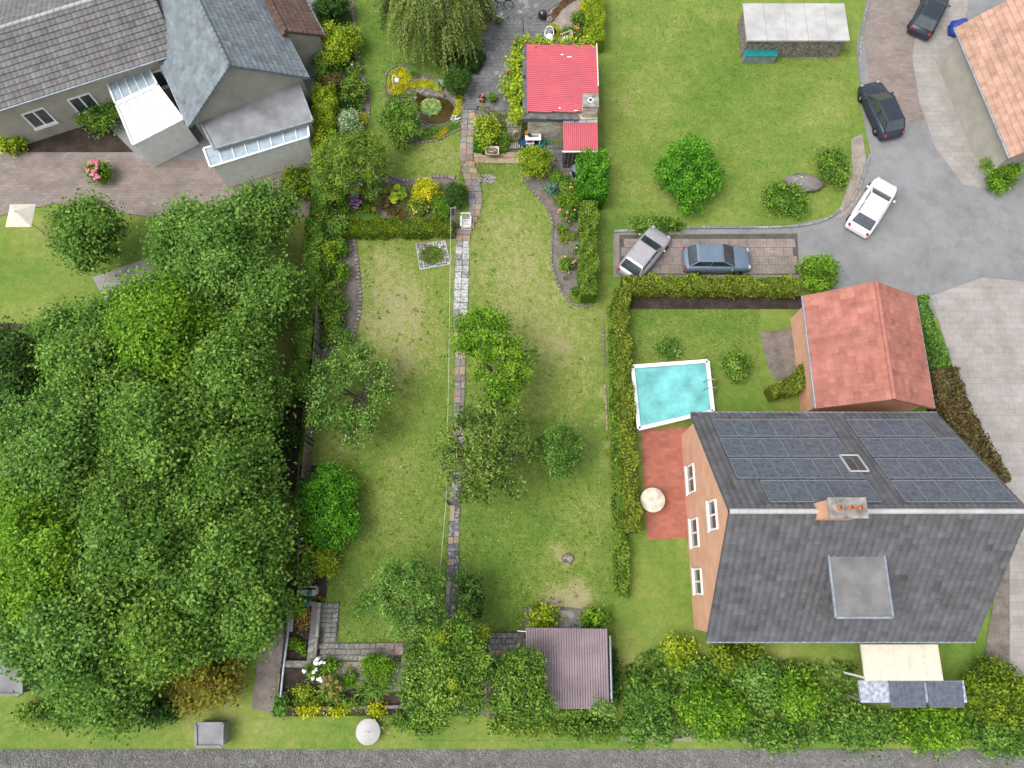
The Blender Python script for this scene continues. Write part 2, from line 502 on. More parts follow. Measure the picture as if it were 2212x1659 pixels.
class Geo:
    def __init__(self):
        self.v, self.f, self.n = [], [], 0     # f: (faces (F,k) array, tone (F,), material index, smooth)

    def add(self, v, f, tone=.5, mi=0, smooth=False):
        v = np.asarray(v, float)
        f = np.asarray(f, int)
        if len(f) == 0:
            return
        self.v.append(v)
        t = np.broadcast_to(np.asarray(tone, float), (len(f),))
        self.f.append((f + self.n, t, mi, smooth))
        self.n += len(v)

    def box(self, c, s, rot=0.0, mi=0, tone=.5, taper=1.0):
        x, y, z = (k / 2 for k in s)
        v = []
        for zz, k in ((-z, 1), (z, taper)):
            v += [(-x * k, -y * k, zz), (x * k, -y * k, zz), (x * k, y * k, zz), (-x * k, y * k, zz)]
        v = np.array(v)
        if isinstance(rot, (int, float)):
            ca, sa = math.cos(rot), math.sin(rot)
            v = np.stack([v[:, 0] * ca - v[:, 1] * sa, v[:, 0] * sa + v[:, 1] * ca, v[:, 2]], 1)
        else:
            v = v @ np.array(rot.to_matrix()).T
        self.add(v + np.array(c), [(0, 3, 2, 1), (4, 5, 6, 7), (0, 1, 5, 4), (1, 2, 6, 5), (2, 3, 7, 6), (3, 0, 4, 7)], tone, mi)

    def beam(self, a, b, w, h, mi=0, up=(0, 0, 1)):
        a, b = np.array(a, float), np.array(b, float)
        d = b - a
        t = d / max(np.linalg.norm(d), 1e-9)
        u = np.array(up, float)
        if abs(np.dot(u, t)) > .95:
            u = np.array((1., 0, 0))
        s = nrm(np.cross(t, u))
        u = np.cross(s, t)
        v = []
        for p in (a, b):
            v += [p - s * w / 2 - u * h / 2, p + s * w / 2 - u * h / 2, p + s * w / 2 + u * h / 2, p - s * w / 2 + u * h / 2]
        self.add(v, [(0, 1, 2, 3), (7, 6, 5, 4), (0, 4, 5, 1), (1, 5, 6, 2), (2, 6, 7, 3), (3, 7, 4, 0)], .5, mi)

    def tube(self, P, r, sides=6, mi=0, cap=True):
        P = np.asarray(P, float)
        k = len(P)
        r = np.broadcast_to(np.asarray(r, float), (k,))
        T = nrm(np.gradient(P, axis=0))
        ref = np.array((0, 0, 1.)) if abs(T[:, 2]).mean() < .9 else np.array((1., 0, 0))
        S = nrm(np.cross(T, ref))
        U = np.cross(S, T)
        a = np.linspace(0, 2 * math.pi, sides, endpoint=False)
        v = P[:, None] + r[:, None, None] * (np.cos(a)[None, :, None] * S[:, None] + np.sin(a)[None, :, None] * U[:, None])
        i = np.arange(k - 1)[:, None] * sides
        j = np.arange(sides)[None]
        j2 = (j + 1) % sides
        f = np.stack([i + j, i + j2, i + sides + j2, i + sides + j], -1).reshape(-1, 4)
        self.add(v.reshape(-1, 3), f, .5, mi, True)
        if cap:
            self.add(v[0], [tuple(range(sides))[::-1]], .5, mi)
            self.add(v[-1], [tuple(range(sides))], .5, mi)

    def ring(self, c, rad, r, axis=(0, 0, 1), n=20, sides=5, mi=0, sx=1.0):
        q = Vector((0, 0, 1)).rotation_difference(Vector(axis)).to_matrix()
        P = [np.array(c) + np.array(q @ Vector((rad * sx * math.cos(t), rad * math.sin(t), 0))) for t in np.linspace(0, 2 * math.pi, n + 1)]
        self.tube(P, r, sides, mi, False)

    def lathe(self, c, prof, n=14, mi=0, sx=1.0, sy=1.0, smooth=True, cap=True):
        a = np.linspace(0, 2 * math.pi, n, endpoint=False)
        v = np.array([[(c[0] + r * sx * math.cos(t), c[1] + r * sy * math.sin(t), c[2] + z) for t in a] for r, z in prof])
        k = len(prof)
        i = np.arange(k - 1)[:, None] * n
        j = np.arange(n)[None]
        j2 = (j + 1) % n
        f = np.stack([i + j, i + j2, i + n + j2, i + n + j], -1).reshape(-1, 4)
        self.add(v.reshape(-1, 3), f, .5, mi, smooth)
        if cap:
            if prof[0][0] > 1e-4:
                self.add(v[0], [tuple(range(n))[::-1]], .5, mi)
            if prof[-1][0] > 1e-4:
                self.add(v[-1], [tuple(range(n))], .5, mi)

    def blob(self, c, rad, n=10, k=6, rough=.12, tone=.15, mi=0, low=-.5):
        """lumpy ellipsoid (the dark inner mass of a dense bush, a stone, a flower head)"""
        ph = np.linspace(math.pi * (.5 - .49 * 1), math.pi * .995, k)
        ph = np.linspace(.02, math.pi * .98, k) if low <= -1 else np.linspace(.02, math.pi / 2 + math.asin(min(1, -low)), k)
        a = np.linspace(0, 2 * math.pi, n, endpoint=False)
        sp = np.sin(ph)[:, None]
        d = np.stack([sp * np.cos(a), sp * np.sin(a), np.repeat(np.cos(ph)[:, None], n, 1)], -1)
        s = 1 + rough * rng.standard_normal((k, n, 1))
        s[0] = s[0].mean()
        v = np.array(c) + d * np.array(rad) * s
        i = np.arange(k - 1)[:, None] * n
        j = np.arange(n)[None]
        j2 = (j + 1) % n
        f = np.stack([i + j, i + n + j, i + n + j2, i + j2], -1).reshape(-1, 4)
        self.add(v.reshape(-1, 3), f, tone, mi, True)
        self.add(v[0], [tuple(range(n))], tone, mi)
        self.add(v[-1], [tuple(range(n))[::-1]], tone, mi)

    def leaves(self, P, Nn, size, aspect=.5, tone=None, var=.3, fold=.12, mi=0, axis=None):
        P = np.asarray(P, float)
        n = len(P)
        if n == 0:
            return
        Nn = nrm(np.asarray(Nn, float))
        q = rng.standard_normal((n, 3)) if axis is None else np.asarray(axis, float) + .15 * rng.standard_normal((n, 3))
        t = nrm(q - (q * Nn).sum(1, keepdims=True) * Nn)
        s = np.cross(Nn, t)
        Ls = size * (1 + var * rng.uniform(-1, 1, (n, 1)))
        W = Ls * aspect
        v = np.stack([P - t * Ls / 2, P + s * W / 2 + Nn * W * fold, P + t * Ls / 2, P - s * W / 2 + Nn * W * fold], 1).reshape(-1, 3)
        f = np.arange(n * 4).reshape(-1, 4)
        self.add(v, f, np.clip(rng.uniform(0, 1, n) if tone is None else tone, 0, 1), mi)

    def poly(self, P, mi=0):
        self.add(P, [tuple(range(len(P)))], .5, mi)

    def mesh(self, name, mats):
        me = bpy.data.meshes.new(name)
        V = np.concatenate(self.v)
        me.vertices.add(len(V))
        me.vertices.foreach_set('co', V.astype(np.float32).ravel())
        tot = sum(f.size for f, *_ in self.f)
        nf = sum(len(f) for f, *_ in self.f)
        me.loops.add(tot)
        me.loops.foreach_set('vertex_index', np.concatenate([f.ravel() for f, *_ in self.f]).astype(np.int32))
        me.polygons.add(nf)
        cnt = np.concatenate([np.full(len(f), f.shape[1]) for f, *_ in self.f])
        st = np.concatenate([[0], np.cumsum(cnt)[:-1]])
        me.polygons.foreach_set('loop_start', st.astype(np.int32))
        me.polygons.foreach_set('material_index', np.concatenate([np.full(len(f), mi) for f, t, mi, s in self.f]).astype(np.int32))
        me.polygons.foreach_set('use_smooth', np.concatenate([np.full(len(f), s) for f, t, mi, s in self.f]))
        a = me.attributes.new('tone', 'FLOAT', 'FACE')
        a.data.foreach_set('value', np.concatenate([t for f, t, mi, s in self.f]).astype(np.float32))
        me.update(calc_edges=True)
        for m in (mats if isinstance(mats, (list, tuple)) else [mats]):
            me.materials.append(m)
        return me


def obj(name, geo, mat, parent=None, label=None, kind=None):
    """link collected geometry as ONE mesh object; coordinates are world, made local to the parent"""
    o = bpy.data.objects.new(name, geo.mesh(name, mat) if isinstance(geo, Geo) else geo)
    COL.objects.link(o)
    if parent is not None:
        o.parent = parent
        if parent.get('_w') is not None:
            o.matrix_parent_inverse = Matrix.Translation(-Vector(parent['_w']))
    if label:
        o['label'] = label
    if kind:
        o['kind'] = kind
    return o


def thing(name, label, cat, loc, group=None):
    o = bpy.data.objects.new(name, None)
    o.empty_display_size = .3
    COL.objects.link(o)
    o.location = loc
    o['_w'] = [float(c) for c in loc]
    o['label'], o['category'] = label, cat
    if group:
        o['group'] = group
    return o


def tag(o, label, cat, group=None):
    o['label'], o['category'] = label, cat
    if group:
        o['group'] = group
    return o


def sheet(name, poly, z, mat, kind='structure', parent=None):
    """flat surface with the outline poly (plan units); triangulated"""
    bm = bmesh.new()
    bm.faces.new([bm.verts.new(at(u, v, 0) + Vector((0, 0, z))) for u, v in poly])
    bmesh.ops.triangulate(bm, faces=bm.faces[:])
    for f in bm.faces:
        f.normal_update()
        if f.normal.z < 0:
            f.normal_flip()
    me = bpy.data.meshes.new(name)
    bm.to_mesh(me)
    bm.free()
    me.materials.append(mat)
    o = bpy.data.objects.new(name, me)
    COL.objects.link(o)
    if parent is not None:
        o.parent = parent
    if kind:
        o['kind'] = kind
    return o


def inside(p, poly):
    x, y = p[0], p[1]
    r = False
    j = len(poly) - 1
    for i in range(len(poly)):
        a, b = poly[i], poly[j]
        if (a[1] > y) != (b[1] > y) and x < (b[0] - a[0]) * (y - a[1]) / (b[1] - a[1]) + a[0]:
            r = not r
        j = i
    return r


def smooth_path(P, n=6):
    """Catmull-Rom through the given points"""
    P = [np.array(p, float) for p in P]
    out = []
    for i in range(len(P) - 1):
        p0, p1, p2, p3 = P[max(i - 1, 0)], P[i], P[i + 1], P[min(i + 2, len(P) - 1)]
        for t in np.linspace(0, 1, n, endpoint=False):
            out.append(.5 * (2 * p1 + (p2 - p0) * t + (2 * p0 - 5 * p1 + 4 * p2 - p3) * t * t + (3 * p1 - p0 - 3 * p2 + p3) * t ** 3))
    out.append(P[-1])
    return np.array(out)


def resample(P, step):
    P = np.asarray(P, float)
    d = np.concatenate([[0], np.cumsum(np.linalg.norm(np.diff(P, axis=0), axis=1))])
    n = max(2, int(round(d[-1] / step)) + 1)
    s = np.linspace(0, d[-1], n)
    return np.stack([np.interp(s, d, P[:, k]) for k in range(P.shape[1])], 1)


# a stone: slightly pillowed block 1 x 1 x 1 with chamfered top, shared by every slab, sett and cobble (22 triangles)
def block_mesh(name, ch, mat, jit=0.0):
    g = Geo()
    c = .5 - ch
    j = lambda: random.uniform(-jit, jit)
    lo = [(-.5, -.5, -.5), (.5, -.5, -.5), (.5, .5, -.5), (-.5, .5, -.5)]
    md = [(-.5 + j(), -.5 + j(), .25), (.5 + j(), -.5 + j(), .25), (.5 + j(), .5 + j(), .25), (-.5 + j(), .5 + j(), .25)]
    tp = [(-c + j(), -c + j(), .5), (c + j(), -c + j(), .5), (c + j(), c + j(), .5), (-c + j(), c + j(), .5)]
    f = []
    for o in (0, 4):
        for k in range(4):
            f.append((o + k, o + (k + 1) % 4, o + 4 + (k + 1) % 4, o + 4 + k))
    f.append((8, 9, 10, 11))
    g.add(lo + md + tp, f)
    return g.mesh(name, mat)


BLOCKS = {}


def stone(name, c, size, rot, matkey, parent, soft=False):
    key = (matkey, soft)
    if key not in BLOCKS:
        BLOCKS[key] = [block_mesh(name, .09 if soft else .03, M[matkey], .05 if soft else .012) for _ in range(4)]
    o = bpy.data.objects.new(name, random.choice(BLOCKS[key]))
    COL.objects.link(o)
    o.location = c
    o.scale = size
    o.rotation_euler = (random.uniform(-.012, .012), random.uniform(-.012, .012), rot)
    if parent is not None:
        o.parent = parent
    return o


# ---------------------------------------------------------------- plants
def dome_points(n, c, rad, hollow=.82, low=-.25, seed_dir=None):
    d = rng.standard_normal((int(n * 1.9) + 8, 3))
    d = nrm(d)
    d = d[d[:, 2] > low][:n]
    r = rng.uniform(hollow, 1.03, (len(d), 1))
    return np.array(c) + d * np.array(rad) * r, d


def clump_crown(g, lobes, leaf, aspect=.5, cover=2.6, clump=.28, hollow=.72, up=.6, low=-.3, per=22, mi=0, sd=.22):
    """crown of leaf sprays spread over and through a set of lobes"""
    leaf, cover = leaf * 1.22, cover * 1.15
    for (cx, cy, cz, rx, ry, rz) in lobes:
        area = math.pi * rx * ry + math.pi * (rx + ry) * rz * .75
        n = max(30, int(cover * area / (leaf * leaf * aspect * .5)))
        k = max(4, n // per)
        C, D = dome_points(k, (cx, cy, cz), (rx, ry, rz), hollow, low)
        k = len(C)
        idx = rng.integers(0, k, n)
        ct = .5 + sd * rng.standard_normal(k)
        off = rng.standard_normal((n, 3)) * (clump * rng.uniform(.55, 1.3, (k, 1))[idx]) * np.array((1, 1, .6))
        P = C[idx] + off
        Nn = D[idx] * .7 + np.array((0, 0, up)) + .5 * rng.standard_normal((n, 3))
        g.leaves(P, Nn, leaf, aspect, ct[idx] + .20 * rng.standard_normal(n), mi=mi)


def stems(g, base, top, n=5, r=.02, spread=.5):
    base = np.array(base)
    for _ in range(n):
        a = random.uniform(0, 2 * math.pi)
        e = np.array((math.cos(a) * spread * random.uniform(.3, 1), math.sin(a) * spread * random.uniform(.3, 1), top * random.uniform(.6, .95)))
        m = e * np.array((.4, .4, .55))
        g.tube([base, base + m, base + e], [r, r * .7, r * .35], 5)


def flower_mesh(name, r, mat, flat=.7, k=4):
    g = Geo()
    for _ in range(k):
        o = rng.standard_normal(3) * r * .35
        g.blob(o * np.array((1, 1, .4)), (r * .65, r * .65, r * .65 * flat), 6, 4, .12, .5, 0, -1)
    return g.mesh(name, mat)


FLOWERS = {}


def flowers(parent, P, key, r, name='flower'):
    kk = (key, round(r, 3))
    if kk not in FLOWERS:
        FLOWERS[kk] = [flower_mesh(name, r, M[key]) for _ in range(3)]
    for p in P:
        o = bpy.data.objects.new(name, random.choice(FLOWERS[kk]))
        COL.objects.link(o)
        o.parent = parent
        o.location = Vector(p) - Vector(parent['_w'])
        o.rotation_euler = (0, 0, random.uniform(0, 6.3))
        s = random.uniform(.75, 1.2)
        o.scale = (s, s, s)


def shrub(name, label, cat, u, v, ru, h, leaf='green', size=.11, aspect=.5, rv=None, cover=2.6, core=True, lumps=5, group=None,
          clump=None, sd=.22, up=.6, low=-.3, rough=.10, fl=None):
    """bush seen from above: u, v its middle, ru / rv half width / depth in plan units, h its height in metres"""
    c = at(u, v, h * .55)
    k = mpu(u, v, h * .55)
    rx = ru * k
    ry = (rv or ru) * k
    t = thing(name, label, cat, (c.x, c.y, 0), group)
    g = Geo()
    zc = h * .48
    lumps = lumps + 2
    lobes = [(c.x, c.y, zc, rx * .74, ry * .74, h * .50)]
    for i in range(lumps):
        a = 2 * math.pi * (i + random.random() * .8) / max(lumps, 1)
        rr = random.uniform(.46, .72)
        lobes.append((c.x + math.cos(a) * rx * rr, c.y + math.sin(a) * ry * rr, zc * random.uniform(.65, 1.25), rx * random.uniform(.26, .44), ry * random.uniform(.26, .44), h * random.uniform(.28, .44)))
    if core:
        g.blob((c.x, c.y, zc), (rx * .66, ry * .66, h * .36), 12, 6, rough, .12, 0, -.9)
    clump_crown(g, lobes, size, aspect, cover / (1 + .30 * lumps) * 1.5, clump or size * 1.3, .8, up, low, sd=sd)
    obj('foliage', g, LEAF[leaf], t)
    s = Geo()
    stems(s, (c.x, c.y, 0), h * .7, 5, .025, min(rx, ry) * .6)
    obj('stem', s, M['bark'], t)
    if fl:
        for key, n, r in fl:
            P, D = dome_points(n, (c.x, c.y, zc), (rx * 1.0, ry * 1.0, h * .56), .95, .15)
            flowers(t, P, key, r)
    return t


def branchy(g, base, tips, r0, fork=.35, n_twig=4, twig=None):
    """trunk and limbs running out to every lobe"""
    base = np.array(base, float)
    mid = np.mean([np.array(t) for t in tips], 0)
    fk = base + (mid - base) * fork + np.array((0, 0, .1))
    g.tube([base, base * .45 + fk * .55 + rng.normal(0, .05, 3), fk], [r0 * 1.25, r0, r0 * .85], 8)
    done = []
    for t in sorted(tips, key=lambda q: (q[0] - fk[0]) ** 2 + (q[1] - fk[1]) ** 2):
        t = np.array(t, float)
        st = fk
        if done and random.random() < .75:            # most limbs spring from a limb already grown
            st = min(done, key=lambda q: np.linalg.norm(q[:2] - t[:2]) + .35 * np.linalg.norm(q - fk))
        ln_ = np.linalg.norm(t - st)
        a = st + (t - st) * .4 + rng.normal(0, .12 * ln_ + .03, 3) * np.array((1, 1, .5))
        b = st + (t - st) * .72 + rng.normal(0, .10 * ln_ + .03, 3) * np.array((1, 1, .5))
        rr_ = r0 * (.6 if st is fk else .38)
        g.tube(smooth_path([st, a, b, t], 3), np.linspace(rr_, r0 * .13, 10), 6)
        done += [a, b]
        for _ in range(n_twig):
            q = a + (t - a) * random.uniform(.1, .9)
            e = q + rng.normal(0, .55, 3) * np.array((1, 1, .5)) + np.array((0, 0, .25))
            g.tube([q, (q + e) / 2 + rng.normal(0, .05, 3), e], [r0 * .2, r0 * .13, r0 * .05], 4)


def tree(name, label, cat, base_uv, lobes_uv, leaf='green', size=.13, aspect=.5, cover=1.6, r0=.14, clump=.3, hollow=.35, group=None,
         sd=.24, up=.6, per=24, fork=.35, twig=4, low=-.6):
    """lobes_uv: (u, v, radius in plan units, height of the lobe's centre, half height)"""
    b = at(*base_uv, 0)
    t = thing(name, label, cat, (b.x, b.y, 0), group)
    lob = []
    for (u, v, ru, z, hz) in lobes_uv:
        p = at(u, v, z)
        r = ru * mpu(u, v, z)
        lob.append((p.x, p.y, z, r, r, hz))
    g = Geo()
    clump_crown(g, lob, size, aspect, cover, clump, hollow, up, low, per, sd=sd)
    obj('crown', g, LEAF[leaf], t)
    s = Geo()
    branchy(s, (b.x, b.y, -.02), [(l[0], l[1], l[2]) for l in lob], r0, fork, twig)
    obj('trunk', s, M['bark'], t)
    return t


def hedge(name, label, P, w, h, leaf='bed', size=.09, cover=3.0, group=None, cat='hedge', wob=.12, aspect=.55, sd=.24, shag=1.0):
    """clipped hedge along plan points P, w and h in metres"""
    size = size * 1.3
    Q = resample(np.array([at(u, v, h * .8)[:2] for u, v in P]), .35)
    n = len(Q)
    T = nrm(np.gradient(Q, axis=0))
    S = np.stack([-T[:, 1], T[:, 0]], 1)
    t = thing(name, label, cat, (Q[:, 0].mean(), Q[:, 1].mean(), 0), group)
    g = Geo()
    ww = w / 2 * (1 + wob * rng.standard_normal(n)) * .88
    hh = h * (1 + wob * .5 * rng.standard_normal(n)) * .93
    prof = [(-1, 0), (-1, .8), (-.75, 1), (.75, 1), (1, .8), (1, 0)]
    v = np.array([[(Q[i, 0] + S[i, 0] * a * ww[i], Q[i, 1] + S[i, 1] * a * ww[i], b * hh[i]) for a, b in prof] for i in range(n)])
    k = len(prof)
    f = [(i * k + j, i * k + j + 1, (i + 1) * k + j + 1, (i + 1) * k + j) for i in range(n - 1) for j in range(k - 1)]
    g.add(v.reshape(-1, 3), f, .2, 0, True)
    g.add(v[0], [tuple(range(k))], .2)
    g.add(v[-1], [tuple(range(k))[::-1]], .2)
    Lg = np.linalg.norm(np.diff(Q, axis=0), axis=1).sum()
    m = int(cover * Lg * (w + 1.6 * h) / (size * size * aspect * .5))
    i = rng.integers(0, n - 1, m)
    fr = rng.uniform(0, 1, m)
    c2 = Q[i] + (Q[i + 1] - Q[i]) * fr[:, None]
    s2 = S[i]
    per = rng.uniform(0, 1, m) * (w + 1.6 * h)
    top = per < w
    a = np.where(top, (per / w) * 2 - 1, np.where(per < w + .8 * h, -1, 1)) * (w / 2)
    z = np.where(top, h, h * (.2 + .8 * rng.uniform(0, 1, m)))
    cl = np.sin(c2[:, 0] * 2.3 + c2[:, 1] * 1.9 + np.sin(a * 5) * 1.5) * .5 + np.sin(c2[:, 0] * 5.1 - c2[:, 1] * 4.3 + a * 6) * .5
    a = a * (1 + .07 * shag * rng.standard_normal(m)) + .07 * shag * cl
    P3 = np.stack([c2[:, 0] + s2[:, 0] * a, c2[:, 1] + s2[:, 1] * a, z + shag * (.05 * rng.standard_normal(m) + .07 * cl)], 1)
    sg = np.where(top, 0, np.sign(a))
    Nn = np.stack([s2[:, 0] * sg, s2[:, 1] * sg, np.where(top, 1.0, .35)], 1) + .6 * rng.standard_normal((m, 3))
    g.leaves(P3, Nn, size, aspect, .5 + .16 * cl + sd * rng.standard_normal(m))
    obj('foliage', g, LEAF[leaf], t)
    s = Geo()
    for j in range(0, n, 3):
        s.tube([(Q[j, 0], Q[j, 1], 0), (Q[j, 0] + .03, Q[j, 1], h * .6)], [.03, .015], 5)
    obj('stem', s, M['bark'], t)
    return t


def tuft(name, label, cat, u, v, ru, h, leaf='bright', n=260, w=.03, group=None, fl=None, seg=3, rv=None):
    """grass-like or strap-leaved plant: blades arching out from the middle"""
    c = at(u, v, h * .3)
    k = mpu(u, v)
    t = thing(name, label, cat, (c.x, c.y, 0), group)
    g = Geo()
    a = rng.uniform(0, 2 * math.pi, n)
    rr = ru * k * rng.uniform(.35, 1.05, n)
    d = np.stack([np.cos(a), np.sin(a) * ((rv or ru) / ru), np.zeros(n)], 1)
    hearts = rng.normal(0, .33 * ru * k, (max(1, n // 70), 2)) * (.75 if n > 150 else .2)
    hv = hearts[rng.integers(0, len(hearts), n)]
    rr = rr * (.62 if n > 150 else 1)
    o = np.array((c.x, c.y, 0)) + d * (rr * .25 * rng.uniform(0, 1, n))[:, None] + np.concatenate([hv, np.zeros((n, 1))], 1)
    hh = h * rng.uniform(.55, 1.05, n)
    tone = np.clip(.5 + .25 * rng.standard_normal(n), 0, 1)
    side = np.stack([-d[:, 1], d[:, 0], np.zeros(n)], 1)
    prev = None
    for s in range(seg + 1):
        q = s / seg
        p = o + d * (rr * q ** 1.3)[:, None] + np.array((0, 0, 1)) * (hh * (1.9 * q - 1.15 * q * q))[:, None]
        ww = w * (1 - q) ** .6 * .5 + .002
        cur = np.stack([p - side * ww, p + side * ww], 1)
        if prev is not None:
            vv = np.concatenate([prev, cur[:, ::-1]], 1).reshape(-1, 3)
            g.add(vv, np.arange(n * 4).reshape(-1, 4), tone)
        prev = cur
    obj('foliage', g, LEAF[leaf], t)
    if fl:
        for key, m, r in fl:
            P = [(c.x + math.cos(b) * ru * k * q, c.y + math.sin(b) * ru * k * q, h * random.uniform(.8, 1.1)) for b, q in zip(rng.uniform(0, 6.28, m), np.sqrt(rng.uniform(.02, .9, m)))]
            flowers(t, P, key, r)
    return t


def bigleaf(name, label, cat, leaves_uv, h, rl, leaf='lime', group=None, round_=True, z=None):
    """plant of large round leaves, each leaf a part"""
    c = at(sum(a for a, _ in leaves_uv) / len(leaves_uv), sum(b for _, b in leaves_uv) / len(leaves_uv), h * .7)
    t = thing(name, label, cat, (c.x, c.y, z or 0), group)
    ms = []
    for q in range(3):
        g = Geo()
        n = 9
        ang = np.linspace(.35, 2 * math.pi - .35, n)
        rim = np.stack([np.cos(ang), np.sin(ang), .12 + .06 * np.sin(ang * 3)], 1) * rl
        mid = rim * np.array((.55, .55, .35))
        V = np.concatenate([[(0, 0, 0)], mid, rim])
        f3 = [(0, 1 + i, 2 + i) for i in range(n - 1)]
        f4 = [(1 + i, 1 + n + i, 2 + n + i, 2 + i) for i in range(n - 1)]
        g.add(V, f3, .25 + .3 * q, 0, True)
        g.f.append((np.array(f4), np.full(n - 1, .3 + .3 * q), 0, True))
        ms.append(g.mesh('leaf', LEAF[leaf]))
    st = Geo()
    for (u, v) in leaves_uv:
        zz = h * random.uniform(.75, 1.05)
        p = at(u, v, zz)
        o = bpy.data.objects.new('leaf', random.choice(ms))
        COL.objects.link(o)
        o.parent = t
        o.location = p - Vector(t['_w'])
        o.rotation_euler = (random.uniform(-.3, .3), random.uniform(-.3, .3), random.uniform(0, 6.3))
        s = random.uniform(.8, 1.15)
        o.scale = (s, s, s)
        st.tube([(c.x, c.y, z or 0), ((c.x + p.x) / 2, (c.y + p.y) / 2, zz * .75), (p.x, p.y, zz)], [.015, .01, .008], 4)
    obj('stem', st, LEAF[leaf], t)
    return t


def mat_plant(name, label, cat, poly, h=.12, leaf='yellow', size=.07, cover=2.2, group=None, fl=None, sd=.2, clump=True):
    """low creeping carpet filling a plan outline"""
    W = [at(u, v, h * .5) for u, v in poly]
    xs = [p.x for p in W]
    ys = [p.y for p in W]
    area = abs(sum(W[i].x * W[i - 1].y - W[i - 1].x * W[i].y for i in range(len(W)))) / 2
    n = int(cover * area / (size * size * .3))
    c = (sum(xs) / len(xs), sum(ys) / len(ys), 0)
    t = thing(name, label, cat, c, group)
    Q = []
    while len(Q) < n:
        x = rng.uniform(min(xs), max(xs), 4000)
        y = rng.uniform(min(ys), max(ys), 4000)
        # vectorised inside test
        r = np.zeros(4000, bool)
        j = len(W) - 1
        for i in range(len(W)):
            ax, ay, bx, by = W[i].x, W[i].y, W[j].x, W[j].y
            cond = ((ay > y) != (by > y))
            if by != ay:
                r ^= cond & (x < (bx - ax) * (y - ay) / (by - ay) + ax)
            j = i
        Q += list(zip(x[r], y[r]))
    Q = np.array(Q[:n])
    cl = np.sin(Q[:, 0] * 4.1 + np.sin(Q[:, 1] * 3.3) * 1.5) * np.sin(Q[:, 1] * 4.7 + np.sin(Q[:, 0] * 2.9))
    z = h * (.55 + .35 * cl + .2 * rng.standard_normal(n))
    jit = rng.normal(0, .05, (n, 2))
    P = np.stack([Q[:, 0] + jit[:, 0], Q[:, 1] + jit[:, 1], np.maximum(z, .02)], 1)
    g = Geo()
    Nn = np.array((0, 0, 1.0)) + .55 * rng.standard_normal((n, 3))
    g.leaves(P, Nn, size, .6, .5 + .22 * cl + sd * rng.standard_normal(n))
    obj('foliage', g, LEAF[leaf], t)
    if fl:
        for key, m, r in fl:
            ii = rng.integers(0, n, m)
            flowers(t, [(P[i][0], P[i][1], h * 1.05) for i in ii], key, r)
    return t


# ================================================================ GROUND, LAWNS, PAVING
BEDS, PAVED = [], []
g = Geo()
g.add([(-160, -120, 0), (160, -120, 0), (160, 200, 0), (-160, 200, 0)], [(0, 1, 2, 3)])
obj('ground', g, M['turf'], kind='structure')


def edge_l(v):
    return 694 - 96 * v / 1540.0


def edge_r(v):
    return 1298 + 36 * v / 1540.0


DRY = [(830, 690, 85, .34), (880, 735, 75, .32), (845, 610, 70, .30), (820, 555, 50, .28), (860, 770, 60, .2), (900, 640, 40, .2), (1090, 540, 120, .34), (1160, 640, 110, .32),
       (1215, 720, 70, .25), (1120, 450, 80, .15), (1180, 800, 90, .22), (1260, 760, 60, .12), (930, 330, 60, .26), (960, 350, 40, .2), (1203, 1190, 26, .6), (1225, 1212, 16, .9), (1225, 1302, 46, .85), (1190, 1310, 26, .8),
       (1262, 1300, 24, .6), (1250, 1265, 18, .5), (1265, 1200, 26, .35), (1240, 1120, 40, .2), (885, 1010, 60, .16), (880, 1110, 70, .16), (930, 900, 60, .05),
       (850, 980, 50, .12), (1290, 1100, 40, .2), (720, 980, 50, .3), (1080, 1190, 90, -.14), (1060, 1250, 90, -.12), (1200, 1100, 60, -.16), (880, 1340, 120, -.10), (1060, 1330, 60, -.10), (800, 60, 100, -.16), (810, 180, 60, -.06),
       (1300, 900, 12, .6), (1306, 1000, 12, .5), (1300, 850, 12, .5), (1310, 960, 10, .7)]
NU, NV = 110, 240
gv = np.linspace(-60, 1548, NV)
gs = np.linspace(0, 1, NU)
V, D = [], []
for v in gv:
    for s in gs:
        u = edge_l(v) + (edge_r(v) - edge_l(v)) * s
        p = at(u, v)
        V.append((p.x, p.y, .006))
        d = .30 + (.05 if 480 < v < 900 else 0) + (.035 * math.sin(u * .42 + v * .02) if 515 < v < 770 and u < 980 else 0) + .03 * math.sin(u * .21 + v * .05) * math.sin(v * .11)
        for (a, b, r, k) in DRY:
            q = ((u - a) ** 2 + (v - b) ** 2) / (r * r)
            if q < 6:
                d += k * math.exp(-q)
        D.append(d + random.gauss(0, .05))
me = bpy.data.meshes.new('lawn')
F = [(i * NU + j, (i + 1) * NU + j, (i + 1) * NU + j + 1, i * NU + j + 1) for i in range(NV - 1) for j in range(NU - 1)]
me.from_pydata(V, [], F)
at_dry = me.attributes.new('dry', 'FLOAT', 'POINT')
at_dry.data.foreach_set('value', D)
me.materials.append(M['lawn'])
lawn = bpy.data.objects.new('lawn', me)
lawn['kind'] = 'structure'
COL.objects.link(lawn)
LAWN_V, LAWN_D = np.array(V).reshape(NV, NU, 3), np.array(D).reshape(NV, NU)

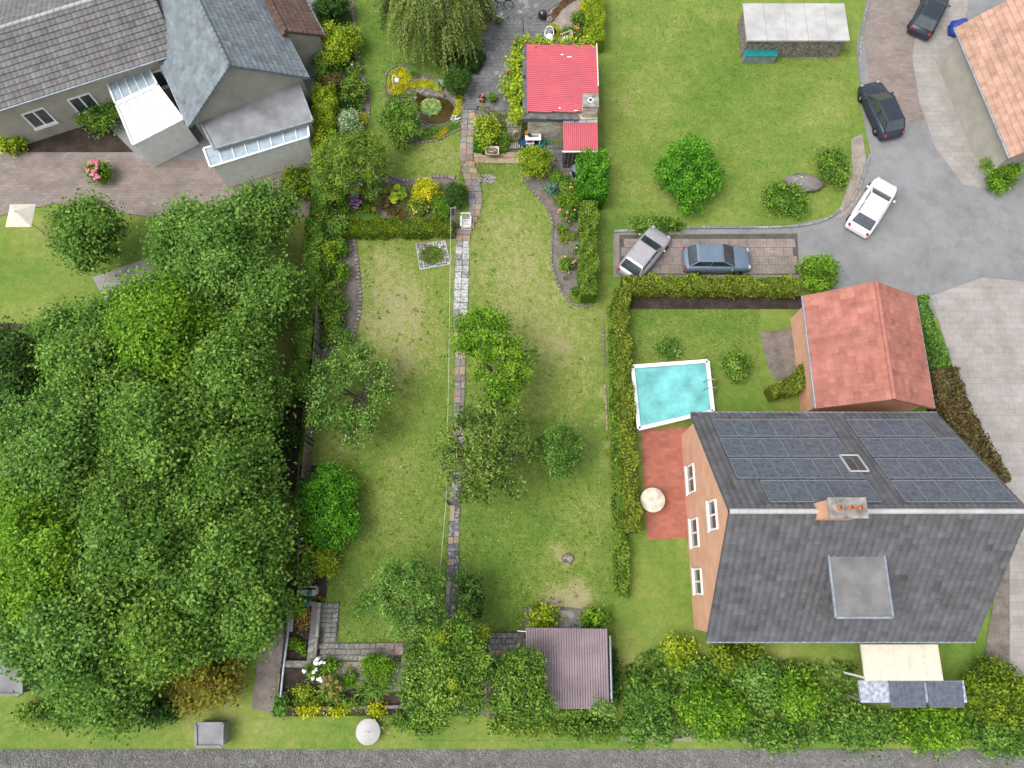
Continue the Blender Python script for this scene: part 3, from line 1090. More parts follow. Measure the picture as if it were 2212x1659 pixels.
# beds of bare soil
bed_left = [(680, -60), (752, -60), (764, 0), (772, 60), (776, 110), (786, 165), (797, 208), (798, 235), (793, 266), (783, 293), (778, 320), (800, 352), (831, 374), (850, 384), (880, 392), (905, 388), (940, 382), (985, 384), (990, 430), (990, 492), (760, 508), (766, 545), (771, 600), (774, 640), (776, 660), (773, 682), (767, 702), (760, 725), (752, 745), (700, 772), (660, 775), (668, 500), (676, 200)]
bed_pond = [(840, 158), (850, 147), (863, 143), (885, 148), (905, 160), (930, 168), (960, 170), (985, 185), (998, 207), (996, 279), (972, 288), (950, 301), (913, 307), (876, 309), (853, 302), (836, 286), (834, 186)]
bed_bay = [(1026, 235), (1040, 229), (1062, 236), (1092, 240), (1097, 262), (1100, 320), (1090, 328), (1026, 328), (1023, 290)]
bed_rose = [(1127, 374), (1136, 395), (1154, 419), (1174, 440), (1188, 461), (1194, 484), (1194, 506), (1192, 543), (1193, 573), (1200, 595), (1211, 625), (1228, 647), (1244, 659), (1282, 660), (1285, 600), (1278, 500), (1285, 420), (1280, 370), (1238, 372), (1200, 362), (1150, 352)]
bed_foot = [(598, 1260), (640, 1246), (707, 1250), (706, 1282), (700, 1302), (690, 1420), (720, 1428), (880, 1428), (900, 1440), (880, 1545), (590, 1548), (596, 1500)]
bed_shed = [(1131, 1312), (1150, 1307), (1180, 1310), (1250, 1314), (1300, 1318), (1312, 1345), (1318, 1540), (1050, 1545), (1130, 1470)]
bed_tree = [(880, 1420), (1000, 1400), (1130, 1412), (1170, 1545), (870, 1546)]
bed_patio = [(1216, -12), (1204, 6), (1191, 18), (1183, 34), (1186, 52), (1196, 68), (1206, 82), (1236, 94), (1276, 94), (1276, -12)]
bed_hedge = [(680, 1005), (720, 1010), (750, 1040), (764, 1090), (756, 1150), (730, 1200), (712, 1250), (640, 1250), (648, 1005)]
for q, (nm, poly, mt) in enumerate([('soil', bed_left, 'soil'), ('soil', bed_pond, 'soil'), ('soil', bed_bay, 'soil'), ('soil', bed_rose, 'soil'), ('soil', bed_foot, 'dark_soil'),
                                   ('soil', bed_shed, 'soil'), ('soil', bed_tree, 'soil'), ('soil', bed_patio, 'sand'), ('soil', bed_hedge, 'dark_soil')]):
    sheet(nm, poly, .010 + .0008 * q, M[mt])
    BEDS.append(poly)
sheet('soil', [(718, 1418), (772, 1426), (805, 1424), (880, 1426), (900, 1450), (880, 1490), (800, 1500), (770, 1480), (735, 1500), (700, 1490), (690, 1470)], .021, M['sand'])
# grass patch behind the clipped hedge
patch = [(742, 452), (775, 446), (812, 455), (822, 470), (808, 484), (745, 486), (736, 470)]
sheet('lawn_patch', patch, .022, M['lawn'])
# concrete apron in front of the shed
apron = [(1180, 1318), (1252, 1320), (1262, 1345), (1262, 1362), (1182, 1362)]
sheet('concrete_apron', apron, .026, M['conc'])
g = Geo()
g.beam(at(1183, 1336, .03), at(1255, 1339, .03), .07, .05)
obj('threshold', g, M['conc'], kind='structure')
BEDS.append(apron)

# ---------------------------------------------------------------- pond
pond = [(893, 206), (904, 199), (916, 206), (935, 209), (955, 211), (971, 216), (985, 235), (979, 252), (968, 265), (945, 271), (925, 268), (911, 258), (904, 240), (896, 224)]
pw = sheet('water', pond, .030, M['water'])
BEDS.append(pond)
P = smooth_path(pts(pond + [pond[0]], .02), 4)
g = Geo()
g.tube(P, .07, 6, 0, False)
obj('pond_rim', g, M['flash'], kind='structure')

# ---------------------------------------------------------------- main garden path of stone slabs
LEFT = [(228, 997), (294, 995), (343, 992.7), (383, 1001), (428, 1012), (458, 1012.8), (484, 1004), (500, 985), (520, 985), (588, 982.8), (677, 978.3), (782, 983.4), (867, 980.4), (1000, 976), (1096, 971.4), (1183, 967), (1217, 965.8), (1279, 963.4), (1340, 962)]
RIGHT = [(228, 1029), (294, 1023), (343, 1022.5), (383, 1036), (428, 1043), (458, 1039.6), (484, 1027.7), (500, 1020), (520, 1015), (588, 1013.5), (677, 1010.6), (782, 1006), (867, 1003.9), (1000, 999), (1096, 994.8), (1183, 991.3), (1217, 991.3), (1279, 987), (1340, 985)]
li = lambda v: float(np.interp(v, [a for a, _ in LEFT], [b for _, b in LEFT]))
ri = lambda v: float(np.interp(v, [a for a, _ in RIGHT], [b for _, b in RIGHT]))
vv = np.linspace(228, 1340, 90)
path_poly = [(li(v) + 1, v) for v in vv] + [(ri(v) - 1, v) for v in vv[::-1]]
path = sheet('path', path_poly, .034, M['joint'])
PAVED.append(path_poly)


def zone(v):
    if v < 338:
        return ['st_pink', 'st_grey', 'st_pink', 'st_grey', 'st_tan']
    if v < 375:
        return ['st_tan', 'st_tan', 'st_grey']
    if v < 445:
        return ['st_grey', 'st_pink', 'st_grey', 'st_tan']
    if v < 512:
        return ['st_tan', 'st_tan', 'st_grey', 'st_pink']
    if v < 678:
        return ['st_pale', 'st_pale', 'st_pale', 'st_grey']
    if v < 740:
        return ['st_tan', 'st_pink', 'st_pale']
    if v < 1040:
        return ['st_tan', 'st_grey', 'st_mauve', 'st_grey', 'st_tan', 'st_slate']
    return ['st_slate', 'st_slate', 'st_tan', 'st_slate', 'st_grey', 'st_slate']


v = 230.0
flip = 0
while v < 1330:
    step = random.uniform(12.5, 14.5) if v < 700 else random.uniform(14, 19.5)
    a, b = at(li(v + step / 2), v + step / 2), at(ri(v + step / 2), v + step / 2)
    y0, y1 = at(1000, v).y, at(1000, v + step).y
    wid = b.x - a.x
    k = (random.uniform(.46, .54) if v < 700 else random.choice([.34, .62, .40, .66, .5]))
    x = a.x
    for fr in (k, 1 - k):
        w = wid * fr
        stone('paving_slab', (x + w / 2, (y0 + y1) / 2 + random.uniform(-.012, .012), .034 + random.uniform(0, .008)), (w - .025, abs(y0 - y1) - .025, .05), random.uniform(-.015, .015), random.choice(zone(v)), path)
        x += w
    v += step

# ---------------------------------------------------------------- side path to the brick outhouse
side_poly = [(1022, 328), (1110, 324), (1218, 322), (1222, 368), (1150, 358), (1122, 354), (1022, 354)]
side = sheet('side_path', side_poly, .038, M['joint'])
PAVED.append(side_poly)
for row, (va, vb) in enumerate([(329.5, 341.5), (342, 354)]):
    u = 1023.5
    while u < 1120:
        w = random.uniform(17, 27)
        w = min(w, 1122 - u)
        if w > 6:
            a, b = at(u, va), at(u + w, vb)
            stone('paving_slab', ((a.x + b.x) / 2, (a.y + b.y) / 2, .042), (b.x - a.x - .02, a.y - b.y - .02, .05), 0, 'st_tan', side)
        u += w
u = 1112
for r, (va, vb) in enumerate([(312, 322), (322.5, 335), (335.5, 348), (348.5, 360), (360, 370)]):
    u = 1122 + (r % 2) * 6 if r else 1098
    while u < 1222:
        w = random.uniform(12, 16)
        a, b = at(u, va), at(u + w, vb)
        stone('paving_slab', ((a.x + b.x) / 2, (a.y + b.y) / 2, .042), (b.x - a.x - .02, a.y - b.y - .02, .05), 0, random.choice(['st_patio', 'st_sett', 'st_patio', 'st_tan' if u > 1190 else 'st_grey']), side)
        u += w

# ---------------------------------------------------------------- patio
patio_poly = [(1052, -40), (1222, -40), (1216, -12), (1204, 6), (1191, 18), (1183, 34), (1186, 52), (1196, 68), (1206, 82), (1236, 94), (1290, 94), (1290, 104), (1150, 110), (1140, 262), (1126, 276), (1097, 276), (1095, 240), (1062, 236), (1040, 229), (996, 230), (1000, 200), (1012, 165), (1030, 130), (1042, 90), (1046, 40)]
patio = sheet('patio', patio_poly, .030, M['joint'])
PAVED.append(patio_poly)
tiles = []
wp = [(at(u, v).x, at(u, v).y) for u, v in patio_poly]
x0, x1 = min(p[0] for p in wp), max(p[0] for p in wp)
ysep = at(1100, 47).y
y0, y1 = min(p[1] for p in wp), max(p[1] for p in wp)
row = 0
y = y0
while y < ysep - .15:
    x = x0 - random.uniform(0, .4)
    while x < x1:
        w = .33 if random.random() < .85 else .66
        c = (x + w / 2, y + .165)
        if inside(c, wp):
            tiles.append((c, w, .33, 0.0))
        x += w
    y += .33
ca, sa = math.cos(R(40)), math.sin(R(40))
for i in range(-60, 60):
    for j in range(-60, 60):
        a, b = i * .36 + (j % 2) * .18, j * .36
        c = (2 + a * ca - b * sa, ysep + 3 + a * sa + b * ca)
        if c[1] > ysep + .2 and inside(c, wp):
            tiles.append((c, .36, .36, R(40)))
tiles.sort(key=lambda t: t[0][1])
for c, w, h, r in tiles[:300]:
    stone('paving_slab', (c[0], c[1], .032 + random.uniform(0, .004)), (w - .008, h - .008, .05), r, 'st_patio' if random.random() < .93 else 'st_grey', patio)
rest = Geo()
rest2 = Geo()
for c, w, h, r in tiles[300:]:
    (rest if random.random() < .93 else rest2).box((c[0], c[1], .032 + random.uniform(0, .004)), (w - .010, h - .010, .05), r)
for i in range(-20, 40):
    c = (2 + i * .42, ysep + .03)
    if inside(c, wp):
        rest.box((c[0], c[1], .046), (.41, .36, .03), 0)
if rest.v:
    obj('paving', rest, M['st_patio'], patio, kind='stuff')
    obj('paving', rest2, M['st_grey'], patio, kind='stuff')
# dark step at the patio's lower corner
g = Geo()
a, b = at(1003, 229, .08), at(1029, 236, .08)
g.box(((a.x + b.x) / 2, (a.y + b.y) / 2, .07), (b.x - a.x + .1, .36, .14))
g.box(((a.x + b.x) / 2 - .02, (a.y + b.y) / 2 + .23, .06), (b.x - a.x, .09, .12))
obj('step', g, M['flash'], kind='structure')


# ---------------------------------------------------------------- edging setts along the beds
def edging(line, pitch, size, mat='st_sett', z=.04, name='bed_edging', base_w=None):
    Q = resample(smooth_path(pts(line), 5), pitch)
    T = nrm(np.gradient(Q, axis=0))
    g = Geo()
    w = (base_w or size[1]) / 2
    S = np.stack([-T[:, 1], T[:, 0], T[:, 2] * 0], 1)
    n = len(Q)
    v = np.concatenate([Q - S * w, Q + S * w])
    v[:, 2] = .028
    g.add(v, [(i, i + 1, n + i + 1, n + i) for i in range(n - 1)])
    e = obj(name, g, M['joint'], kind='structure')
    for i in range(n - 1):
        c = (Q[i] + Q[i + 1]) / 2
        stone('sett', (c[0], c[1], z + random.uniform(-.008, .008)), (size[0] * random.uniform(.92, 1.02), size[1] * random.uniform(.9, 1.06), .10), math.atan2(T[i, 1], T[i, 0]) + random.uniform(-.04, .04), mat, e, True)
    return e


edging([(758, 509.5), (830, 509.5), (910, 510), (984, 510.5)], .24, (.21, .22))
edging([(763, 510), (769, 545), (774, 600), (778, 640), (777, 660), (773, 690), (764, 722), (755, 744)], .26, (.23, .28))
edging([(831, 373), (850, 383), (880, 391), (905, 388), (940, 381.5), (984, 384)], .26, (.23, .26))
edging([(1127, 372), (1136, 394), (1154, 418), (1173, 439), (1187, 461), (1193, 484), (1193, 506), (1191, 543), (1192, 573), (1199, 596), (1211, 626), (1228, 648), (1244, 659.5), (1282, 661)], .30, (.27, .13))
edging([(834, 186), (833, 165), (841, 152), (861, 142), (885, 147), (905, 159), (930, 167)], .30, (.27, .10))
edging([(835, 285), (853, 302), (876, 309.5), (913, 308), (950, 302), (972, 289), (995, 279)], .30, (.27, .12))
edging([(786, 165), (798, 208), (799, 235), (794, 266), (783, 293)], .32, (.29, .10))
edging([(1302, 700), (1304, 760), (1307, 790)], .32, (.29, .12))
edging([(1306, 830), (1309, 880), (1311, 930)], .32, (.29, .12), 'st_tan')

# ---------------------------------------------------------------- cobbled paths at the foot of the garden
cob_poly = [(694, 1302), (734, 1302), (729, 1388), (884, 1388), (884, 1428), (722, 1430), (684, 1426)]
cob = sheet('cobbled_path', cob_poly, .036, M['joint'])
PAVED.append(cob_poly)
for r in range(8):
    for c in range(3):
        va = 1303 + r * 10.6
        ul = 695 - r * 1.0 + c * 12.6
        if c == 0 and r > 4:
            continue
        a, b = at(ul, va), at(ul + 12, va + 10.2)
        stone('cobble', ((a.x + b.x) / 2, (a.y + b.y) / 2, .034), (b.x - a.x - .02, a.y - b.y - .02, .08), random.uniform(-.06, .06), 'st_cobble', cob, True)
for r in range(3):
    u = 686 + (r % 2) * 5
    while u < 838:
        w = random.uniform(9.5, 13)
        a, b = at(u, 1389.5 + r * 12.6), at(u + w, 1401.5 + r * 12.6)
        stone('cobble', ((a.x + b.x) / 2, (a.y + b.y) / 2, .034), (b.x - a.x - .02, a.y - b.y - .02, .08), random.uniform(-.05, .05), 'st_cobble', cob, True)
        u += w
for (ua, va, ub, vb) in [(833, 1389, 852, 1405), (833, 1407, 852, 1422), (853.5, 1389, 871, 1395), (853.5, 1396, 871, 1415), (815, 1389, 832, 1396)]:
    a, b = at(ua, va), at(ub, vb)
    stone('paving_slab', ((a.x + b.x) / 2, (a.y + b.y) / 2, .044), (b.x - a.x, a.y - b.y, .07), 0, 'st_mauve', cob, True)
cob2_poly = [(1034, 1365), (1136, 1363), (1136, 1414), (1050, 1412), (1034, 1385)]
cob2 = sheet('cobbled_path', cob2_poly, .036, M['joint'])
PAVED.append(cob2_poly)
for r in range(4):
    u = 1053 + (r % 2) * 5 - (3 if r == 0 else 0)
    while u < 1132:
        w = random.uniform(10.5, 13.5)
        a, b = at(u, 1367 + r * 12.2), at(u + w, 1378.6 + r * 12.2)
        stone('cobble', ((a.x + b.x) / 2, (a.y + b.y) / 2, .034), (b.x - a.x - .02, a.y - b.y - .02, .08), random.uniform(-.04, .04), 'st_tan' if r == 3 else 'st_cobble', cob2, True)
        u += w
a, b = at(1036, 1366), at(1052, 1384)
stone('paving_slab', ((a.x + b.x) / 2, (a.y + b.y) / 2, .044), (b.x - a.x, a.y - b.y, .07), .03, 'st_tan', cob2, True)

# ---------------------------------------------------------------- grass blades standing on the lawn
EX = BEDS + PAVED
n = 200000
ii, jj = rng.integers(0, NV - 1, n), rng.integers(0, NU - 1, n)
a, b = rng.uniform(0, 1, n), rng.uniform(0, 1, n)
P = LAWN_V[ii, jj] * ((1 - a) * (1 - b))[:, None] + LAWN_V[ii + 1, jj] * (a * (1 - b))[:, None] + LAWN_V[ii, jj + 1] * ((1 - a) * b)[:, None] + LAWN_V[ii + 1, jj + 1] * (a * b)[:, None]
dr = LAWN_D[ii, jj]


def in_poly(P, poly):
    W = [at(u, v) for u, v in poly]
    r = np.zeros(len(P), bool)
    j = len(W) - 1
    for i in range(len(W)):
        ax, ay, bx, by = W[i].x, W[i].y, W[j].x, W[j].y
        if by != ay:
            r ^= ((ay > P[:, 1]) != (by > P[:, 1])) & (P[:, 0] < (bx - ax) * (P[:, 1] - ay) / (by - ay) + ax)
        j = i
    return r


keep = np.ones(n, bool)
for poly in EX:
    keep &= ~in_poly(P, poly)
keep |= in_poly(P, patch)
keep &= rng.uniform(0, 1, n) > np.clip((dr - .75) * 2, 0, 1)
P, dr = P[keep], dr[keep]
P[:, 2] = .03
g = Geo()
big = np.sin(P[:, 0] * 1.3 + np.sin(P[:, 1] * .9) * 2) * np.sin(P[:, 1] * 1.1 + np.sin(P[:, 0] * .7) * 2)
g.leaves(P, rng.standard_normal((len(P), 3)) * np.array((1, 1, .5)) + np.array((0, 0, .6)),   .075, .30, .28 + (dr - .3) * .7 + .08 * big + .17 * rng.standard_normal(len(P)))
obj('grass', g, LEAF['grass'], kind='stuff')

# ragged grass along every bed and path edge
Q = []
for poly in BEDS[:4] + PAVED[:2] + PAVED[3:] + [bed_foot, bed_shed]:
    E = resample(np.array(pts(list(poly) + [poly[0]])), .035)
    T = nrm(np.gradient(E, axis=0))
    S = np.stack([-T[:, 1], T[:, 0], T[:, 2] * 0], 1)
    off = np.abs(rng.normal(0, .07, len(E)))
    sgn = 1 if inside(tuple((E[len(E) // 3] + S[len(E) // 3] * .3)[:2]), [tuple(q[:2]) for q in E]) else -1
    E = E - S * (sgn * (off - .05))[:, None]
    wave = np.sin(np.arange(len(E)) * .11) + np.sin(np.arange(len(E)) * .037 + 1)
    Q.append(E[wave + rng.normal(0, .6, len(E)) > -.4])
Q = np.concatenate(Q)
Q[:, 2] = .06
uvx = (Q[:, 1] < at(1000, -5).y) & (Q[:, 1] > at(1000, 1520).y)
Q = Q[uvx]
g = Geo()
g.leaves(Q, rng.standard_normal((len(Q), 3)) * np.array((1, 1, .5)) + np.array((0, 0, .6)), .12, .3, .35 + .22 * rng.standard_normal(len(Q)))
obj('grass', g, LEAF['grass'], kind='stuff')
# rosettes of broad-leaved weeds, and a few daisies
n = 420
jj, ii = rng.integers(4, NU - 4, n), rng.integers(60, NV - 2, n)
W = LAWN_V[ii, jj] + rng.normal(0, .3, (n, 3)) * np.array((1, 1, 0))
ok = np.ones(n, bool)
for poly in EX:
    ok &= ~in_poly(W, poly)
W = W[ok]
C = np.repeat(W, 9, 0) + rng.normal(0, .075, (len(W) * 9, 3)) * np.array((1, 1, 0))
C[:, 2] = .05
g = Geo()
g.leaves(C, rng.standard_normal((len(C), 3)) * .5 + np.array((0, 0, 1)), .10, .55, .45 + .25 * rng.standard_normal(len(C)))
obj('weeds', g, LEAF['bright'], kind='stuff')
n = 260
jj, ii = rng.integers(4, NU - 4, n), rng.integers(90, NV - 2, n)
W = LAWN_V[ii, jj] + rng.normal(0, .3, (n, 3)) * np.array((1, 1, 0))
ok = np.ones(n, bool)
for poly in EX:
    ok &= ~in_poly(W, poly)
W = W[ok]
W[:, 2] = .07
g = Geo()
g.leaves(W, rng.standard_normal((len(W), 3)) * .3 + np.array((0, 0, 1)), .05, .9)
obj('fallen_petals', g, M['petal_white'], kind='stuff')


# ================================================================ BUILDINGS AND STRUCTURES OF THE GARDEN
def corr_sheet(name, origin, ax, run, n_rib, pitch, length, mat, parent, hgt=.035, thick=.004):
    """profiled sheet: ax = direction across the ribs, run = direction along them (3D unit vectors)"""
    o, ax, run = np.array(origin), np.array(ax), np.array(run)
    up = nrm(np.cross(ax, run))
    if up[2] < 0:
        up = -up
    prof = []
    for i in range(n_rib):
        for q, z in ((0, 0), (.44, .006), (.80, 0), (.83, -hgt), (.94, -hgt)):
            prof.append(((i + q) * pitch, z))
    prof.append((n_rib * pitch, 0))
    g = Geo()
    v = []
    for (a, z) in prof:
        v += [o + ax * a + up * z, o + ax * a + up * z + run * length]
    g.add(v, [(2 * i, 2 * i + 2, 2 * i + 3, 2 * i + 1) for i in range(len(prof) - 1)])
    return obj(name, g, mat, parent)


# ---- red roofed outbuilding
NW, NE, SW, SE = at(1139, 95, 2.75), at(1291, 99.5, 2.75), at(1138, 243, 2.55), at(1290, 254, 2.55)
x0, x1 = (NW.x + SW.x) / 2, (NE.x + SE.x) / 2
y0, y1 = SW.y - .05, NW.y
bld = thing('outbuilding', 'buff brick garden building with a big flat red ribbed roof and stone chimney', 'outbuilding', ((x0 + x1) / 2, (y0 + y1) / 2, 0))
wy0 = at(1160, 306, 0).y
g = Geo()
hw = 2.42
g.box(((x0 + x1) / 2, (wy0 + y1 - .15) / 2, hw / 2), (x1 - x0 - .1, y1 - wy0 - .15, hw))
obj('wall', g, M['brick'], bld)
# felt border round the roof
for (a, b, w) in [((x0 - .14, y0 - .1), (x0 - .14, y1 + .25), .36), ((x0 + .04, y1 + .10), (x1 - .7, y1 + .10), .30)]:
    g = Geo()
    g.beam((a[0], a[1], 2.60), (b[0], b[1], 2.62), w, .12)
    obj('roof_edge', g, M['flash'], bld)
g = Geo()
g.beam((x0 - .30, y0 - .20, 2.52), (x1 - 1.3, y0 - .28, 2.52), .42, .10)
g.box(((x0 + x1 - 1.6) / 2, y0 - .34, 2.30), (x1 - x0 - 1.3, .05, .34))
obj('fascia', g, M['flash'], bld)
rows = 5
tot = y1 - y0
per = 7
pitch = tot / (rows * per)
skew = .004
for r in range(rows):
    for c in range(3):
        xa = x0 + (x1 - x0) * c / 3.0
        xb = x0 + (x1 - x0) * (c + 1) / 3.0
        yy = y0 + tot * r / rows
        sl = .10 / (x1 - x0)
        zz = 2.76 - (c * (x1 - x0) / 3) * sl * .2 + c * .004
        corr_sheet('roof_sheet', (xa - .02, yy, zz + .002 * r), (0, 1, 0), nrm(np.array((xb - xa, -.08, -.02))), per, pitch, xb - xa + .05, M['red_sheet'], bld, .06)
g = Geo()
g.beam((x1 + .03, y0 + 1.9, 2.76), (x1 + .03, y1, 2.78), .05, .10)
obj('verge_trim', g, M['white_paint'], bld)
# chimney
cs = at(1276, 217, 3.5)
g = Geo()
cw, cd = 1.02, .98
cy1, cy0 = cs.y + cd / 2, cs.y - cd / 2
g.box((cs.x, cs.y, 1.7), (cw - .08, cd - .08, 3.4))
ch = obj('chimney', g, M['brick'], bld)
g = Geo()
cap = [(-.5, -.5), (.5, -.5), (.5, .5), (-.5, .5)]
hole = [(0, -.18), (.18, 0), (0, .18), (-.18, 0)]
v = [(cs.x + a * cw, cs.y + b * cd, 3.52) for a, b in cap] + [(cs.x + a, cs.y + b, 3.52) for a, b in hole] + [(cs.x + a * cw, cs.y + b * cd, 3.40) for a, b in cap] + [(cs.x + a, cs.y + b, 3.1) for a, b in hole]
f = []
for k in range(4):
    f += [(k, (k + 1) % 4, 4 + (k + 1) % 4), (k, 4 + (k + 1) % 4, 4 + k)]
g.add(v, f)
g.f.append((np.array([(8 + k, 8 + (k + 1) % 4, (k + 1) % 4, k) for k in range(4)] + [(4 + k, 4 + (k + 1) % 4, 12 + (k + 1) % 4, 12 + k) for k in range(4)]), np.full(8, .5), 0, False))
obj('cap', g, M['conc'], ch)
g = Geo()
g.poly([(cs.x + a, cs.y + b, 3.12) for a, b in hole])
obj('flue', g, M['black'], ch)
g = Geo()
hr = [(cs.x + a * 1.15, cs.y + b * 1.15, 3.53) for a, b in hole]
for k in range(4):
    g.beam(hr[k], hr[(k + 1) % 4], .06, .05)
obj('flue_rim', g, M['white_paint'], ch)
# two lost white scraps on the roof
for (u, v, w) in [(1230, 123, .30), (1214, 118, .18), (1209, 233.5, .12), (1244, 239, .25)]:
    p = at(u, v, 2.76)
    g = Geo()
    g.box((p.x, p.y, 2.765), (w, .07, .02), .05)
    obj('patch', g, M['white_paint'], bld)

# ---- lean-to with its own red roof, wooden front
A, B, Cc, Dd = at(1216, 266, 2.2), at(1291, 266, 2.2), at(1215, 326, 2.0), at(1291, 326, 2.0)
lt = thing('lean_to_shed', 'small lean-to with ribbed red roof and slatted dark wooden front', 'shed', ((A.x + B.x) / 2, (A.y + Cc.y) / 2, 0))
g = Geo()
g.box(((A.x + B.x) / 2, (A.y + Cc.y) / 2 + .1, .98), (B.x - A.x - .2, A.y - Cc.y - .3, 1.94))
obj('wall', g, M['wood_dark'], lt)
run = nrm(np.array((0, Cc.y - A.y, -.2)))
ln = math.hypot(Cc.y - A.y, .2)
for c in range(3):
    xa = A.x + (B.x - A.x) * c / 3
    corr_sheet('roof_sheet', (xa, A.y, 2.24 + .003 * c), (1, 0, 0), run, 6, (B.x - A.x) / 18, ln, M['red_sheet'], lt, .06)
g = Geo()
for c in range(3):
    xa = A.x + (B.x - A.x) * (c + .5) / 3
    g.box((xa, A.y + .12, 2.27), ((B.x - A.x) / 3 - .04, .26, .05), random.uniform(-.03, .03))
obj('flashing', g, M['lead'], lt)
g = Geo()
g.beam((Cc.x - .02, Cc.y - .05, 1.98), (Dd.x, Cc.y - .05, 1.98), .08, .09)
obj('gutter', g, M['white_paint'], lt)
nslat = 16
xe = at(1264, 340, .9).x
for i in range(nslat):
    x = A.x + .12 + (xe - A.x - .1) * i / nslat
    g = Geo()
    g.box((x, Cc.y + .02, .96), ((xe - A.x) / nslat - .03, .03, 1.84))
    obj('slat', g, M['wood_dark'] if i % 3 else M['wood_old'], lt)

# ---- low buff brick pier beside the wall
pa, pb = at(1095, 274, 1.5), at(1127, 263, 1.5)
wp_ = thing('brick_pier', 'low buff brick pier with a mossy stone coping beside the outbuilding', 'wall', ((pa.x + pb.x) / 2, (pa.y + pb.y) / 2, 0))
g = Geo()
g.box(((pa.x + pb.x) / 2, (pa.y + pb.y) / 2, .72), (pb.x - pa.x - .06, pb.y - pa.y - .04, 1.44))
obj('wall', g, M['brick'], wp_)
g = Geo()
for i in range(2):
    g.box((pa.x + (pb.x - pa.x) * (i + .5) / 2, (pa.y + pb.y) / 2, 1.50), ((pb.x - pa.x) / 2 - .01, pb.y - pa.y + .06, .1))
obj('coping', g, M['st_sett'], wp_)
g = Geo()
for _ in range(9):
    g.blob((random.uniform(pa.x, pb.x), random.uniform(pa.y, pb.y), 1.54), (.09, .07, .025), 7, 4, .2, .5, 0, 0)
obj('moss', g, M['moss'], wp_, kind='stuff')

# ---- hose coil on the pier
hc = at(1115.5, 297, .75)
yh = pa.y - .10
t = thing('garden_hose', 'coiled beige garden hose hanging on the brick pier', 'hose', (hc.x, yh, .75))
g = Geo()
for i in range(7):
    g.ring((hc.x + random.uniform(-.02, .02), yh - .012 * i, .82 + random.uniform(-.03, .03)), .50 - .022 * i, .018, (0, 1, 0), 26, 5, 0, .52)
obj('coil', g, M['hose'], t)
g = Geo()
g.box((hc.x, yh + .03, 1.2), (.16, .07, .10))
obj('bracket', g, M['zinc'], t)

# ---- potting sink bench
sa, sb = at(1134.5, 302, .85), at(1168.5, 290, .85)
t = thing('sink_bench', 'white garden sink bench with draining tray against the brick wall', 'sink', ((sa.x + sb.x) / 2, (sa.y + sb.y) / 2, 0))
cx, cy = (sa.x + sb.x) / 2, (sa.y + sb.y) / 2
W_, D_ = sb.x - sa.x, max(.5, sb.y - sa.y)
g = Geo()
g.box((cx, cy - D_ * .28, .84), (W_, D_ * .44, .06))
g.box((cx - W_ * .36, cy + D_ * .2, .84), (W_ * .28, D_ * .5, .06))
g.box((cx + W_ * .45, cy + D_ * .2, .84), (W_ * .10, D_ * .5, .06))
g.box((cx + W_ * .10, cy + D_ * .40, .84), (W_ * .62, D_ * .10, .06))
g.box((cx + W_ * .10, cy + D_ * .15, .76), (W_ * .62, D_ * .46, .03))
obj('worktop', g, M['white'], t)
g = Geo()
g.box((cx + W_ * .12, cy + D_ * .13, .785), (W_ * .54, D_ * .36, .02))
obj('tray', g, M['zinc'], t)
for sx in (-1, 1):
    g = Geo()
    g.box((cx + sx * W_ * .42, cy, .40), (.08, D_ * .8, .80))
    obj('leg', g, M['white_paint'], t)


def pot(name, label, cat, u, v, r, h, mat, z=0, fill=None, group=None, rim=True, taper=.75):
    c = at(u, v, z + h)
    t = thing(name, label, cat, (c.x, c.y, z), group)
    g = Geo()
    k = [(r * taper, 0), (r * .95, h * .86)]
    k += [(r * 1.08, h * .87), (r * 1.08, h), (r * .93, h), (r * .9, h * .8), (.001, h * .78)]
    g.lathe((c.x, c.y, z), k, 16)
    obj('body', g, M[mat], t)
    if fill:
        g = Geo()
        g.lathe((c.x, c.y, z), [(r * .91, h * .86), (.001, h * .87)], 14)
        obj('soil', g, M[fill], t)
    return t


pot('flower_pot', 'orange terracotta pot standing at the end of the white sink bench', 'pot', 1138, 285.5, .14, .22, 'terra', .87)
pot('flower_pot', 'orange terracotta pot on the floor, nearest the sink bench leg', 'pot', 1150, 313, .13, .20, 'terra', 0, 'dark_soil')
pot('flower_pot', 'small dark pot on top of the white sink bench', 'pot', 1143.5, 291, .10, .16, 'black', .87)
pot('tub', 'round dark blue tub beside the slatted crate below the sink', 'tub', 1131, 306.5, .31, .42, 'navy', 0, 'blue')
pot('bucket', 'dark empty bucket under the corner of the sink bench', 'bucket', 1156.5, 303.5, .24, .34, 'navy', 0)
pot('flower_pot', 'brown clay pot in front of the dark bucket', 'pot', 1156.5, 308.5, .16, .20, 'rubble', 0, 'dark_soil')
c = at(1145, 305.5, .40)
t = thing('storage_box', 'white plastic box on the ground in front of the sink bench', 'box', (c.x, c.y, 0))
g = Geo()
g.box((c.x, c.y, .19), (.52, .40, .38))
obj('body', g, M['white'], t)
g = Geo()
g.box((c.x, c.y, .40), (.56, .44, .05))
obj('lid', g, M['white_paint'], t)
g = Geo()
g.box((c.x, c.y - .05, .435), (.3, .14, .02), .1)
obj('label_strip', g, M['red_petal'], t)


